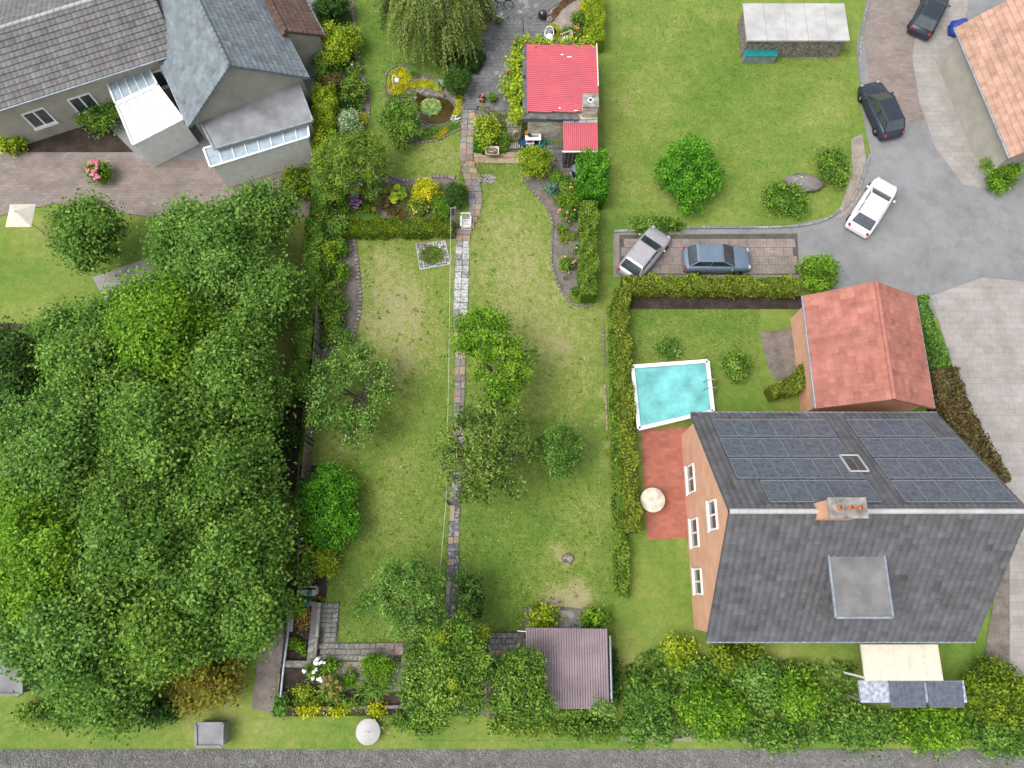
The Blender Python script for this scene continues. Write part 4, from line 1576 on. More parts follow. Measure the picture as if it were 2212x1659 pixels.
def watering_can(label, u, v, mat, rot):
    c = at(u, v, .25)
    t = thing('watering_can', label, 'watering can', (c.x, c.y, 0), 'watering cans on the paving')
    g = Geo()
    g.lathe((c.x, c.y, 0), [(.20, 0), (.22, .05), (.22, .26), (.20, .32), (.12, .33), (.11, .32), (.19, .28), (.001, .26)], 16, sx=1.0, sy=.8)
    obj('body', g, M[mat], t)
    d = np.array((math.cos(rot), math.sin(rot), 0))
    p = np.array((c.x, c.y, 0))
    g = Geo()
    g.tube([p + d * .17 + (0, 0, .10), p + d * .34 + (0, 0, .22), p + d * .52 + (0, 0, .40)], [.045, .03, .024], 7)
    obj('spout', g, M[mat], t)
    g = Geo()
    g.lathe(tuple(p + d * .53 + (0, 0, .38)), [(.02, 0), (.055, .05), (.05, .055)], 10)
    obj('rose', g, M[mat], t)
    g = Geo()
    g.tube(smooth_path([p - d * .2 + (0, 0, .12), p - d * .34 + (0, 0, .3), p - d * .1 + (0, 0, .5), p + d * .12 + (0, 0, .36)], 4), .018, 6)
    obj('handle', g, M[mat], t)


watering_can('bright green watering can with spout turned towards the lean-to', 1174.5, 306, 'green_can', -.25)
watering_can('teal watering can standing in front of the green one', 1169, 312, 'teal_can', 2.6)
# slatted crate
c = at(1117.5, 314, .2)
t = thing('slatted_crate', 'pale slatted wooden crate below the coiled hose', 'crate', (c.x, c.y, 0))
for i in range(7):
    g = Geo()
    g.box((c.x - .42 + .14 * i, c.y, .19), (.07, .42, .03))
    obj('slat', g, M['wood_pale'], t)
g = Geo()
for sy in (-1, 1):
    g.box((c.x, c.y + sy * .2, .10), (.95, .04, .15))
obj('frame', g, M['wood_old'], t)

# ---- wheelbarrow
c = at(1063.4, 326, .5)
t = thing('wheelbarrow', 'pale grey wheelbarrow filled with brown rubble beside the bay bush', 'wheelbarrow', (c.x, c.y, 0))
px, py = c.x, c.y
g = Geo()


def rrect(w, d, z, r, n=4):
    o = []
    for (sx, sy, a0) in ((1, 1, 0), (-1, 1, 90), (-1, -1, 180), (1, -1, 270)):
        for k in range(n):
            a = R(a0 + 90 * k / (n - 1))
            o.append((px + sx * (w / 2 - r) + math.cos(a) * r, py + sy * (d / 2 - r) + math.sin(a) * r, z))
    return o


rings = [rrect(.50, .34, .28, .08), rrect(.86, .58, .56, .12), rrect(.92, .64, .585, .13), rrect(.92, .64, .56, .13), rrect(.52, .36, .26, .08)]
nk = len(rings[0])
vtx = [p for r in rings for p in r]
g.add(vtx, [(i * nk + j, i * nk + (j + 1) % nk, (i + 1) * nk + (j + 1) % nk, (i + 1) * nk + j) for i in range(4) for j in range(nk)], .5, 0, True)
g.add(rings[0], [tuple(range(nk))])
obj('tray', g, M['cream'], t)
g = Geo()
g.blob((px - .02, py, .47), (.36, .22, .10), 12, 6, .22, .5, 0, 0)
obj('rubble', g, M['rubble'], t, kind='stuff')
for k in range(6):
    g = Geo()
    a = random.uniform(-.6, .6)
    q = np.array((px + random.uniform(-.18, .22), py + random.uniform(-.14, .10), .56 + .015 * k))
    d = np.array((math.cos(a), math.sin(a), random.uniform(-.05, .1)))
    g.beam(q - d * .14, q + d * .14, .035, .02)
    obj('stick', g, M['wood_pale'], t)
for sy in (-1, 1):
    g = Geo()
    g.tube(smooth_path([(px - .55, py + sy * .06, .20), (px - .1, py + sy * .22, .26), (px + .5, py + sy * .30, .50), (px + .86, py + sy * .30, .62)], 4), .02, 6)
    h_ = obj('handle', g, M['copper'], t)
    g = Geo()
    g.tube([(px + .80, py + sy * .30, .60), (px + .98, py + sy * .30, .66)], .027, 7)
    obj('grip', g, M['tyre'], h_)
g = Geo()
g.tube(smooth_path([(px + .12, py - .24, .28), (px + .22, py - .27, .02), (px + .36, py - .27, .02), (px + .42, py - .27, .44)], 4), .018, 6)
g.tube(smooth_path([(px + .12, py + .24, .28), (px + .22, py + .27, .02), (px + .36, py + .27, .02), (px + .42, py + .27, .44)], 4), .018, 6)
obj('leg', g, M['copper'], t)
g = Geo()
g.ring((px - .50, py, .19), .15, .045, (0, 1, 0), 18, 8)
wh = obj('wheel', g, M['tyre'], t)
g = Geo()
g.lathe((px - .5, py - .03, .19), [(.05, 0)], 6) if False else g.blob((px - .5, py, .19), (.10, .03, .10), 10, 6, 0, .5, 0, -1)
obj('hub', g, M['red_petal'], wh)

# ---- water butt
c = at(1245.5, 363, .95)
t = thing('water_butt', 'dark water butt with a round grey-blue lid beside the conifer hedge', 'water butt', (c.x, c.y, .12))
g = Geo()
g.lathe((c.x, c.y, .12), [(.24, 0), (.30, .25), (.31, .5), (.29, .80)], 18)
obj('body', g, M['navy'], t)
g = Geo()
g.lathe((c.x, c.y, .92), [(.33, 0), (.335, .04), (.30, .055), (.12, .075), (.001, .08)], 20)
obj('lid', g, M['slate_lid'], t)
g = Geo()
g.tube([(c.x - .02, c.y - .29, .34), (c.x - .02, c.y - .38, .34), (c.x - .02, c.y - .38, .28)], .025, 6)
obj('tap', g, M['white_paint'], t)
t = thing('plinth', 'pale concrete block the water butt stands on', 'plinth', (c.x, c.y, 0))
g = Geo()
g.box((c.x - .02, c.y - .22, .06), (.62, 1.0, .12))
obj('block', g, M['conc'], t)

# ---- rose arch over the path
a, b = at(998, 392, 0), at(1040, 391, 0)
c = at(1018, 400, 0)
t = thing('rose_arch', 'thin rusty garden arch with a sparse climber spanning the path', 'arch', ((a.x + b.x) / 2, (a.y + b.y) / 2, 0))
for dy in (-.28, .28):
    g = Geo()
    ang = np.linspace(0, math.pi, 12)
    mx, hw2 = (a.x + b.x) / 2, (b.x - a.x) / 2
    P = [(a.x, a.y + dy, 0)] + [(mx - hw2 * math.cos(q), a.y + dy, 1.55 + .55 * math.sin(q)) for q in ang] + [(b.x, a.y + dy, 0)]
    g.tube(P, .016, 6)
    obj('hoop', g, M['copper'], t)
for k in range(7):
    g = Geo()
    q = math.pi * (k + .5) / 7
    x, z = mx - hw2 * math.cos(q), 1.55 + .55 * math.sin(q)
    g.tube([(x, a.y - .28, z), (x, a.y + .28, z)], .010, 5)
    obj('rung', g, M['copper'], t)
g = Geo()
for s, cx_ in ((0, a.x), (1, b.x)):
    for k in range(4):
        P = smooth_path([(cx_ + random.uniform(-.1, .1), a.y + random.uniform(-.3, .3), 0), (cx_ + random.uniform(-.15, .15), a.y + random.uniform(-.3, .3), .9), (cx_ + (.25 if s == 0 else -.25) + random.uniform(-.2, .2), a.y + random.uniform(-.3, .3), 1.9), (mx + random.uniform(-.7, .7), a.y + random.uniform(-.3, .4), 2.15)], 4)
        g.tube(P, .010, 4)
obj('stem', g, M['bark'], t)
g = Geo()
Q = []
for s, cx_ in ((0, a.x), (1, b.x)):
    m = 420 if s else 160
    Q.append(np.stack([cx_ + rng.normal(0, .20, m), a.y + rng.normal(.05, .32, m), rng.uniform(.2, 2.1, m)], 1))
Q.append(np.stack([mx + rng.normal(0, .6, 120), a.y + rng.normal(0, .3, 120), rng.uniform(1.9, 2.25, 120)], 1))
Q = np.concatenate(Q)
g.leaves(Q, rng.standard_normal((len(Q), 3)) + (0, 0, .6), .09, .45)
obj('foliage', g, LEAF['olive'], t, kind='stuff')

# ---- pebbles beside the path
t = at(1051.5, 387)
g = Geo()
for _ in range(240):
    a_, r_ = random.uniform(0, 6.3), math.sqrt(random.random())
    s = random.uniform(.03, .075)
    g.blob((t.x + math.cos(a_) * r_ * .62, t.y + math.sin(a_) * r_ * .36, .03 + (1 - r_) * .05), (s, s * .8, s * .6), 6, 4, .1, .5, 0, -.2)
obj('pebbles', g, M['pebble'], None, kind='stuff')

# ---- wooden garden chair on the path
c = at(1006.8, 484, .3)
t = thing('garden_chair', 'weathered pale wooden slatted armchair standing on the path', 'chair', (c.x, c.y, 0))
cx, cy = c.x, c.y
for sx in (-1, 1):
    g = Geo()
    g.beam((cx + sx * .29, cy + .30, 0), (cx + sx * .29, cy + .42, .98), .06, .05)
    obj('leg', g, M['white_paint'], t)
    g = Geo()
    g.beam((cx + sx * .29, cy - .28, 0), (cx + sx * .29, cy - .28, .64), .06, .05)
    obj('leg', g, M['white_paint'], t)
    g = Geo()
    g.beam((cx + sx * .31, cy - .34, .66), (cx + sx * .31, cy + .36, .68), .08, .035)
    obj('armrest', g, M['white_paint'], t)
for k in range(6):
    g = Geo()
    y = cy - .28 + k * .105
    g.box((cx, y, .43), (.54, .06, .025))
    obj('slat', g, M['white_paint'], t)
for k in range(7):
    g = Geo()
    x = cx - .23 + k * .077
    g.beam((x, cy + .31, .46), (x, cy + .41, .93), .04, .02, up=(1, 0, 0))
    obj('slat', g, M['white_paint'], t)
g = Geo()
g.beam((cx - .29, cy + .415, .96), (cx + .29, cy + .415, .96), .045, .08)
g.beam((cx - .29, cy - .28, .40), (cx + .29, cy - .28, .40), .03, .07)
g.beam((cx - .29, cy - .28, .12), (cx + .29, cy - .28, .12), .03, .05)
obj('rail', g, M['white_paint'], t)

# ---- clothes line and its posts
b1 = at(989, 491, 0)
t = thing('clothes_post', 'tall weathered wooden clothes post beside the clipped round yew', 'post', (b1.x, b1.y, 0), 'posts that carry the washing line')
g = Geo()
g.beam((b1.x, b1.y, 0), (b1.x, b1.y, 2.55), .13, .13)
obj('post', g, M['wood_old'], t)
g = Geo()
g.beam((b1.x - .3, b1.y, 2.45), (b1.x + .12, b1.y, 2.45), .06, .06)
obj('arm', g, M['wood_old'], t)
b2 = at(971, 1089, 0)
t = thing('clothes_post', 'old wooden clothes post beside the dark slabs of the path', 'post', (b2.x, b2.y, 0), 'posts that carry the washing line')
g = Geo()
g.beam((b2.x, b2.y, 0), (b2.x, b2.y, 2.15), .12, .12)
obj('post', g, M['wood_dark'], t)
b3 = at(952, 1300, 0)
g = Geo()
P = []
h1, h2, h3 = np.array((b1.x - .25, b1.y, 2.48)), np.array((b2.x, b2.y, 2.17)), np.array((b3.x, b3.y, 2.1))
for s, e, sag, n_ in ((h1, h2, .22, 24), (h2, h3, .08, 12)):
    for k in range(n_):
        q = k / n_
        P.append(s + (e - s) * q - np.array((0, 0, sag * 4 * q * (1 - q))))
P.append(h3)
g.tube(P, .0075, 5)
tag(obj('clothes_line', g, M['white_paint']), 'thin white washing line strung along the path between the posts', 'clothes line')

# ---- white garden lamp over the creeping jenny
c = at(856, 183, .3)
t = thing('garden_lamp', 'white arched garden lamp with a round globe above yellow ground cover', 'lamp', (c.x, c.y, 0))
g = Geo()
P = [(c.x - .14, c.y - .35, 0), (c.x - .16, c.y - .20, .6), (c.x - .17, c.y - .05, .95), (c.x - .10, c.y + .06, 1.12), (c.x + .04, c.y + .06, 1.12), (c.x + .13, c.y - .02, 1.0)]
g.tube(smooth_path(P, 5), .025, 7)
obj('arm', g, M['white'], t)
g = Geo()
g.blob((c.x + .15, c.y - .10, .86), (.165, .165, .165), 16, 9, 0, .5, 0, -1)
obj('globe', g, M['white'], t)

# ---- planter of cobbles with a low clipped mound in its ring
cor = [(898.7, 526.7), (962, 520.7), (972.4, 571.3), (907.7, 583)]
W4 = [at(u, v) for u, v in cor]
c = sum(W4, Vector()) / 4
t = thing('cobble_planter', 'square of round grey cobbles framing a grassy mound on the lawn', 'planter', (c.x, c.y, 0))
g = Geo()
g.poly([tuple(p + Vector((0, 0, .032))) for p in W4])
g.f[-1] = (np.array([(3, 2, 1, 0)]), np.full(1, .5), 0, False)
obj('base', g, M['joint'], t)
st_ms = []
for k in range(4):
    g = Geo()
    g.blob((0, 0, 0), (.5, .5, .5), 8, 5, .07, .5, 0, -.1)
    st_ms.append(g.mesh('cobble', M['st_cobble'] if k % 2 else M['st_pale']))
nrow = 11
for i in range(nrow):
    for j in range(nrow):
        a, b = (i + .5) / nrow, (j + .5) / nrow
        p = W4[0] * (1 - a) * (1 - b) + W4[1] * a * (1 - b) + W4[2] * a * b + W4[3] * (1 - a) * b
        if (p - c).length < .66:
            continue
        o = bpy.data.objects.new('cobble', random.choice(st_ms))
        COL.objects.link(o)
        o.parent = t
        o.location = p - c + Vector((random.uniform(-.02, .02), random.uniform(-.02, .02), .03))
        s = random.uniform(.155, .19)
        o.scale = (s, s, .06)
        o.rotation_euler = (0, 0, random.uniform(0, 6))
for i in range(4):
    g = Geo()
    p, q = W4[i] + Vector((0, 0, .04)), W4[(i + 1) % 4] + Vector((0, 0, .04))
    g.beam(p, q, .05, .08)
    obj('rim', g, M['st_pale'] if i != 0 else M['st_tan'], t)
mat_plant('mound_plant', 'low olive green mound growing in the ring of cobbles', 'plant', [(933.5 + 24 * math.cos(q), 551.5 + 18.5 * math.sin(q)) for q in np.linspace(0, 6.28, 15)[:-1]], .16, 'olive', .075, 2.4, sd=.26)

# ---- left boundary fence of upright boards
fl = [(698.5, 560), (698.5, 690), (688, 850), (673, 1006), (668, 1080), (664, 1160), (661, 1250)]
Q = resample(smooth_path(pts(fl), 6), .15)
fence = thing('board_fence', 'weathered grey board fence with gaps behind the apple tree', 'fence', tuple(Q[len(Q) // 2]))
T = nrm(np.gradient(Q, axis=0))
pl = []
for k in range(3):
    g = Geo()
    g.box((0, 0, .92), (.115, .022, 1.76))
    pl.append(g.mesh('plank', M['wood_old'] if k else M['wood_dark']))
for i in range(len(Q)):
    o = bpy.data.objects.new('plank', pl[0] if random.random() < .12 else random.choice(pl[1:]))
    COL.objects.link(o)
    o.parent = fence
    o.location = Vector(Q[i]) - Vector(fence['_w']) + Vector((0, 0, random.uniform(-.02, .02)))
    o.rotation_euler = (0, random.uniform(-.01, .01), math.atan2(T[i, 1], T[i, 0]))
for z in (.45, 1.45):
    g = Geo()
    for i in range(0, len(Q) - 6, 6):
        g.beam(Q[i] + (-.04, 0, z), Q[min(i + 6, len(Q) - 1)] + (-.04, 0, z), .04, .08)
    obj('rail', g, M['wood_dark'], fence)
for i in range(0, len(Q), 16):
    g = Geo()
    g.box((Q[i][0] - .09, Q[i][1], .9), (.09, .09, 1.8))
    obj('post', g, M['wood_dark'], fence)

# ---- shed at the foot of the garden
A, B, Cc, Dd = at(1136, 1356, 2.3), at(1312.5, 1361, 2.3), at(1136, 1526, 2.1), at(1316.5, 1526, 2.1)
sh = thing('shed', 'garden shed with a lilac-brown ribbed metal roof at the foot of the garden', 'shed', ((A.x + B.x) / 2, (A.y + Cc.y) / 2, 0))
xl, xr = (A.x + Cc.x) / 2, (B.x + Dd.x) / 2
g = Geo()
g.box(((xl + xr) / 2, (A.y + Cc.y) / 2, 1.04), (xr - xl - .4, A.y - Cc.y - .4, 2.08))
obj('wall', g, M['wood_dark'], sh)
g = Geo()
g.box(((xl + xr) / 2 - .1, A.y - .19, .95), (.9, .05, 1.85))
dr_ = obj('door', g, M['wood_old'], sh)
g = Geo()
g.box(((xl + xr) / 2 + .24, A.y - .15, 1.0), (.04, .05, .14))
obj('handle', g, M['steel'], dr_)
run = nrm(np.array((0, Cc.y - A.y, -.2)))
ln = math.hypot(Cc.y - A.y, .2)
nr = 8
for r in range(2):
    for c in range(nr):
        xa = xl + (xr - xl) * c / nr
        o_ = np.array((xa, A.y - .06 * c / nr, 2.30 + .003 * (c % 2))) + run * (ln * .46 * r - (.03 if r else 0)) + np.array((0, 0, -.010 * r))
        corr_sheet('roof_sheet', o_, (1, 0, 0), run, 4, (xr - xl) / (nr * 4), ln * (.46 if r == 0 else .57), M['lilac_sheet'], sh, .06)
g = Geo()
p1, p2 = at(1317.5, 1373, 2.0), at(1321, 1510, 2.0)
g.tube([p1, (p1 + p2) / 2, p2], .07, 8)
obj('gutter', g, M['zinc'], sh)
g = Geo()
p1, p2 = at(1117.5, 1362.5, 2.0), at(1137, 1364.5, 2.0)
g.beam(p1, p2, .045, .045)
obj('rod', g, M['white_paint'], sh)

# ---- tree stump in the lawn
c = at(1225, 1209)
t = thing('tree_stump', 'low rotting grey tree stump in the bare patch of lawn', 'stump', (c.x, c.y, 0))
g = Geo()
n_ = 14
ang = np.linspace(0, 2 * math.pi, n_, endpoint=False)
rr = .26 + .07 * rng.standard_normal(n_)
lo = np.stack([np.cos(ang) * rr * 1.3 + c.x, np.sin(ang) * rr * 1.3 + c.y, np.zeros(n_)], 1)
hi = np.stack([np.cos(ang) * rr + c.x, np.sin(ang) * rr + c.y, .16 + .05 * rng.standard_normal(n_)], 1)
g.add(np.concatenate([lo, hi, [(c.x, c.y, .10)]]), [(i, (i + 1) % n_, n_ + (i + 1) % n_, n_ + i) for i in range(n_)])
g.f.append((np.array([(n_ + i, n_ + (i + 1) % n_, 2 * n_) for i in range(n_)]), np.full(n_, .5), 0, False))
obj('wood', g, M['wood_old'], t)
for k in range(3):
    g = Geo()
    a_ = random.uniform(.2, 2.4)
    g.beam((c.x + .1 * k, c.y + .05, .12), (c.x + .1 * k + math.cos(a_) * .22, c.y + .05 + math.sin(a_) * .22, .26), .06, .03)
    obj('splinter', g, M['wood_pale'], t)

# ---- raised bed frame of concrete beams
fr = thing('raised_bed', 'raised bed framed by weathered concrete beams beside the cobbled path', 'planter', at(650, 1370))
for (p, q, w, h) in [((686.5, 1301), (673.5, 1434), .48, .40), ((618, 1433.5), (680, 1434), .34, .36), ((648, 1304), (682, 1304), .25, .30)]:
    g = Geo()
    g.beam(at(*p, h / 2), at(*q, h / 2), w, h)
    b_ = obj('beam', g, M['st_cobble'], fr)
g = Geo()
p, q = at(691, 1303, .36), at(685, 1376, .36)
g.beam(p, q, .16, .20)
obj('beam', g, M['conc'], fr)
sheet('soil', [(628, 1306), (684, 1306), (672, 1432), (616, 1432)], .06, M['dark_soil'])
g = Geo()
m = 700
q = np.stack([rng.normal(657, 11, m), rng.normal(1332, 17, m)], 1)
q = q[(q[:, 0] > 637) & (q[:, 0] < 680) & (q[:, 1] > 1308)]
P = np.array([at(a, b, .1 + random.uniform(0, .05)) for a, b in q])
g.leaves(P, np.array((0, 0, 1.)) + .5 * rng.standard_normal((len(P), 3)), .085, .6)
obj('leaf_litter', g, LEAF['litter'], None, kind='stuff')

# ---- pipe rail and boards along the foot boundary
t = thing('board_wall', 'low pale board wall running beside the raised bed', 'wall', at(618, 1400))
for (p, q, h) in [((626, 1322), (622, 1366), .8), ((617, 1368), (611, 1432), .8), ((611, 1434), (606, 1450), .7), ((607, 1455), (601, 1516), .55)]:
    g = Geo()
    g.beam(at(*p, h / 2), at(*q, h / 2), .05, h)
    obj('board', g, M['wood_old'], t)
for (u, v, dv) in [(630, 1345, 20)]:
    g = Geo()
    g.beam(at(631, 1335, .5), at(629, 1364, .5), .16, .05)
    obj('board', g, M['wood_pale'], t)
g = Geo()
g.tube([at(626, 1318, .9), at(621, 1380, .9), at(613, 1440, .9), at(606, 1506, .85)], .065, 8)
t = obj('pipe', g, M['zinc'])
tag(t, 'long grey-blue pipe lying along the boards of the raised bed', 'pipe')
g = Geo()
t = thing('boundary_wall', 'low grey timber sleeper wall closing the foot of the garden', 'wall', at(720, 1533))
for (p, q) in [((602, 1530), (645, 1529)), ((646, 1529), (745, 1530)), ((748, 1529.5), (800, 1526)), ((803, 1526), (870, 1526)), ((872, 1526.5), (960, 1527)), ((963, 1527), (1060, 1528))]:
    g = Geo()
    g.beam(at(*p, .15), at(*q, .15), .16, .30)
    obj('sleeper', g, M['wood_old'], t)

# ---- stone bench with a green bag
c = at(663.5, 1277, .4)
t = thing('garden_bench', 'low old stone bench with a plank back below the clipped conifer', 'bench', (c.x, c.y, 0))
g = Geo()
p, q = at(641, 1280.5, .42), at(682, 1280.5, .42)
g.box(((p.x + q.x) / 2, p.y, .39), (q.x - p.x, .34, .07))
obj('seat', g, M['wood_pale'], t)
g = Geo()
p, q = at(644, 1268, .62), at(685, 1268, .62)
g.box(((p.x + q.x) / 2, p.y, .60), (q.x - p.x, .07, .14))
obj('backrest', g, M['wood_pale'], t)
for sx in (-1, 1):
    g = Geo()
    g.box((c.x + sx * .5, c.y + .02, .18), (.12, .42, .36))
    obj('leg', g, M['conc'], t)
    g = Geo()
    g.beam((c.x + sx * .52, c.y + .2, .36), (c.x + sx * .52, c.y + .33, .62), .06, .06)
    obj('support', g, M['wood_old'], t)
c2 = at(670, 1281, .48)
g = Geo()
g.blob((c2.x, c2.y, .50), (.15, .19, .07), 9, 5, .15, .5, 0, -.5)
tag(obj('cloth', g, M['teal_can']), 'crumpled teal cloth lying on the stone bench', 'cloth')
g = Geo()
p, q = at(649, 1302, .36), at(669, 1305, .36)
g.box(((p.x + q.x) / 2, (p.y + q.y) / 2, .35), (q.x - p.x, .22, .09), .05)
tag(obj('tray', g, M['teal_can']), 'teal plastic tray on the end beam of the raised bed', 'tray')
g = Geo()
for k in range(22):
    p = at(645 + k * 2.6 + random.uniform(-1, 1), 1293 + random.uniform(-3, 3), .1)
    s = random.uniform(.10, .2)
    g.blob((p.x, p.y, .08), (s, s * .8, s * .55), 7, 5, .18, .5, 0, -.3)
obj('rubble', g, M['moss'], None, kind='stuff')

# ---- patio: bicycle
c = at(1083, 21)
t = thing('bicycle', 'black city bicycle parked on the patio by the weeping tree', 'bicycle', (c.x, c.y, 0))
lean = Matrix.Translation(c) @ Matrix.Rotation(R(4), 4, 'Z') @ Matrix.Rotation(R(-10), 4, 'X')


def bk(x, y, z):
    return np.array(lean @ Vector((x, y, z)))


ax_ = lean.to_3x3() @ Vector((0, 1, 0))
for (wx, ang) in ((.55, 0), (-.53, R(38))):
    wc = bk(wx, 0, .35)
    axis = (lean.to_3x3() @ Matrix.Rotation(ang, 3, 'Z') @ Vector((0, 1, 0)))
    g = Geo()
    g.ring(wc, .335, .022, axis, 28, 6)
    w_ = obj('wheel', g, M['tyre'], t)
    g = Geo()
    g.ring(wc, .305, .010, axis, 24, 5)
    obj('rim', g, M['steel'], w_)
    g = Geo()
    q = Vector((0, 0, 1)).rotation_difference(axis).to_matrix()
    for k in range(12):
        a_ = 2 * math.pi * k / 12
        e = wc + np.array(q @ Vector((math.cos(a_) * .3, math.sin(a_) * .3, 0)))
        g.tube([wc, e], .003, 3)
    g.tube([wc - np.array(axis) * .05, wc + np.array(axis) * .05], .03, 7)
    obj('spokes', g, M['steel'], w_)
g = Geo()
bb, hd, st_, ra = bk(.12, 0, .30), bk(-.40, 0, .80), bk(.24, 0, .72), bk(.55, 0, .35)
for p, q, r in ((bb, hd, .026), (bb, st_, .020), (bk(-.38, 0, .70), bk(.19, 0, .52), .022), (bb, ra, .013), (st_, ra, .011), (hd, bk(-.36, 0, 1.0), .018), (hd, bk(-.53, .05, .35), .016), (hd, bk(-.53, -.05, .35), .016)):
    g.tube([p, q], r, 6)
obj('frame', g, M['black'], t)
g = Geo()
g.tube(smooth_path([bk(-.20, .30, 1.04), bk(-.36, .22, 1.06), bk(-.38, 0, 1.0), bk(-.40, -.20, 1.06), bk(-.26, -.30, 1.04)], 4), .014, 6)
obj('handlebar', g, M['black'], t)
g = Geo()
g.tube([st_, bk(.28, 0, .90)], .015, 6)
g.blob(bk(.30, 0, .93), (.14, .08, .045), 10, 5, 0, .5, 0, -.9)
obj('saddle', g, M['black'], t)
g = Geo()
g.box(bk(.52, 0, .74), (.40, .14, .02), R(4))
g.tube([bk(.68, .05, .74), ra], .007, 4)
g.tube([bk(.68, -.05, .74), ra], .007, 4)
obj('rack', g, M['black'], t)
g = Geo()
g.tube([bk(.12, -.12, .17), bk(.12, -.05, .30), bk(.12, .05, .30), bk(.12, .12, .44)], .010, 5)
g.box(bk(.12, -.16, .17), (.09, .06, .02))
g.box(bk(.12, .16, .44), (.09, .06, .02))
obj('pedals', g, M['black'], t)
g = Geo()
g.ring(wc, .37, .014, axis, 28, 4)
obj('mudguard', g, M['black'], t)
g = Geo()
g.blob(bk(-.50, -.02, .88), (.05, .05, .05), 8, 5, 0, .5, 0, -1)
obj('headlight', g, M['white'], t)

# ---- white plastic garden chairs half hidden by the vine
def plastic_chair(label, u, v, rot, mat):
    c = at(u, v, .3)
    t = thing('patio_chair', label, 'chair', (c.x, c.y, 0), 'white chairs behind the red roofed building')
    m = Matrix.Translation((c.x, c.y, 0)) @ Matrix.Rotation(rot, 4, 'Z')
    k = lambda x, y, z: np.array(m @ Vector((x, y, z)))
    g = Geo()
    P = [k(.26 * math.cos(q), .26 * math.sin(q) - .02, .43) for q in np.linspace(0, 2 * math.pi, 16, endpoint=False)]
    g.add(P + [p - np.array((0, 0, .035)) for p in P], [tuple(range(16))], .5)
    g.f.append((np.array([((i + 1) % 16, i, 16 + i, 16 + (i + 1) % 16) for i in range(16)]), np.full(16, .5), 0, False))
    obj('seat', g, M[mat], t)
    g = Geo()
    g.tube(smooth_path([k(-.30, -.22, .62), k(-.31, .1, .66), k(-.26, .26, .72), k(-.20, .34, .86), k(0, .38, .94), k(.20, .34, .86), k(.26, .26, .72), k(.31, .1, .66), k(.30, -.22, .62)], 4), .032, 6)
    obj('backrest', g, M[mat], t)
    for i in range(6):
        x = -.17 + .068 * i
        g = Geo()
        g.beam(k(x * .8, .22, .43), k(x, .36 - abs(x) * .15, .89 - abs(x) * .3), .035, .012, up=(1, 0, 0))
        obj('slat', g, M[mat], t)
    for sx in (-1, 1):
        for sy in (-1, 1):
            g = Geo()
            g.beam(k(sx * .29, sy * .24, 0), k(sx * .25, sy * .2, .43 if sy > 0 else .62), .045, .045)
            obj('leg', g, M[mat], t)


plastic_chair('white plastic armchair with a round slatted back on the patio', 1186, 81, 0, 'white')
plastic_chair('off-white plastic armchair turned sideways beside the orange lilies', 1223, 86, R(-70), 'cream')
# round white table beneath the vine edge
c = at(1191, 91, .7)
t = thing('patio_table', 'round white patio table mostly under the vine leaves', 'table', (c.x, c.y, 0))
g = Geo()
g.lathe((c.x, c.y, .68), [(.40, 0), (.42, .02), (.40, .04), (.001, .045)], 20)
obj('tabletop', g, M['white'], t)
g = Geo()
g.lathe((c.x, c.y, 0), [(.25, 0), (.24, .03), (.04, .06), (.035, .68)], 12)
obj('leg', g, M['white'], t)
# glazed ball
c = at(1172, 33, .3)
t = thing('ceramic_ball', 'large dark plum glazed ball standing on the patio', 'ornament', (c.x, c.y, 0))
g = Geo()
g.blob((c.x, c.y, .36), (.33, .33, .36), 16, 10, .025, .5, 0, -1)
obj('ball', g, M['dkglaze'], t)
g = Geo()
g.lathe((c.x, c.y, 0), [(.16, 0), (.14, .04)], 12)
obj('base', g, M['black'], t)
c = at(1187.5, 43, .1)
g = Geo()
g.lathe((c.x, c.y, 0), [(.26, 0), (.24, .22), (.20, .25), (.001, .24)], 11)
tag(obj('log_slice', g, M['wood_old']), 'round cut log end standing beside the plum glazed ball', 'log')
c = at(1196.6, 67, .2)
g = Geo()
g.blob((c.x, c.y, .2), (.17, .19, .2), 12, 8, .05, .5, 0, -1)
tag(obj('glazed_ball', g, M['dkglaze']), 'smaller dark purple glazed ball between the chair and the yellow plants', 'ornament')
# board fence on the patio's right
t = thing('low_fence', 'low grey timber edging board between sandy bed and yellow hedge', 'fence', at(1271, 45))
for i in range(4):
    a_, b_ = at(1270.5 + i * .8, -8 + i * 24, .3), at(1271.2 + i * .8, 15 + i * 24, .3)
    g = Geo()
    g.beam(a_, b_, .06, .6)
    obj('board', g, M['wood_old'], t)
for i in range(5):
    p = at(1272.5 + i * .8, -8 + i * 24, .35)
    g = Geo()
    g.box((p.x, p.y, .35), (.09, .09, .7))
    obj('post', g, M['wood_old'], t)


# ================================================================ PLANTS OF THE GARDEN
# ---- fruit trees
t = tree('apple_tree', 'apple tree with open crown and pale apples leaning over the board fence', 'tree', (776, 862),
         [(735, 770, 30, 3.4, .7), (782, 765, 30, 3.2, .7), (700, 800, 26, 3.2, .6), (822, 795, 24, 2.9, .6), (690, 840, 30, 3.4, .8), (700, 885, 34, 3.2, .8), (745, 905, 34, 3.1, .8), (795, 900, 30, 2.9, .7),
          (830, 850, 22, 2.8, .6), (815, 830, 24, 2.9, .6), (760, 945, 20, 2.6, .5), (790, 925, 22, 2.6, .5), (735, 815, 26, 3.5, .5), (835, 818, 14, 2.6, .3), (690, 905, 24, 2.9, .6), (780, 808, 22, 3.3, .5)],
         'grey', .135, .5, .85, .13, .20, .25, sd=.2, fork=.3, twig=5)
FL = [(735, 770), (790, 775), (700, 800), (820, 800), (700, 885), (745, 905), (800, 900), (830, 850), (815, 830), (760, 940), (690, 840)]
g = Geo()
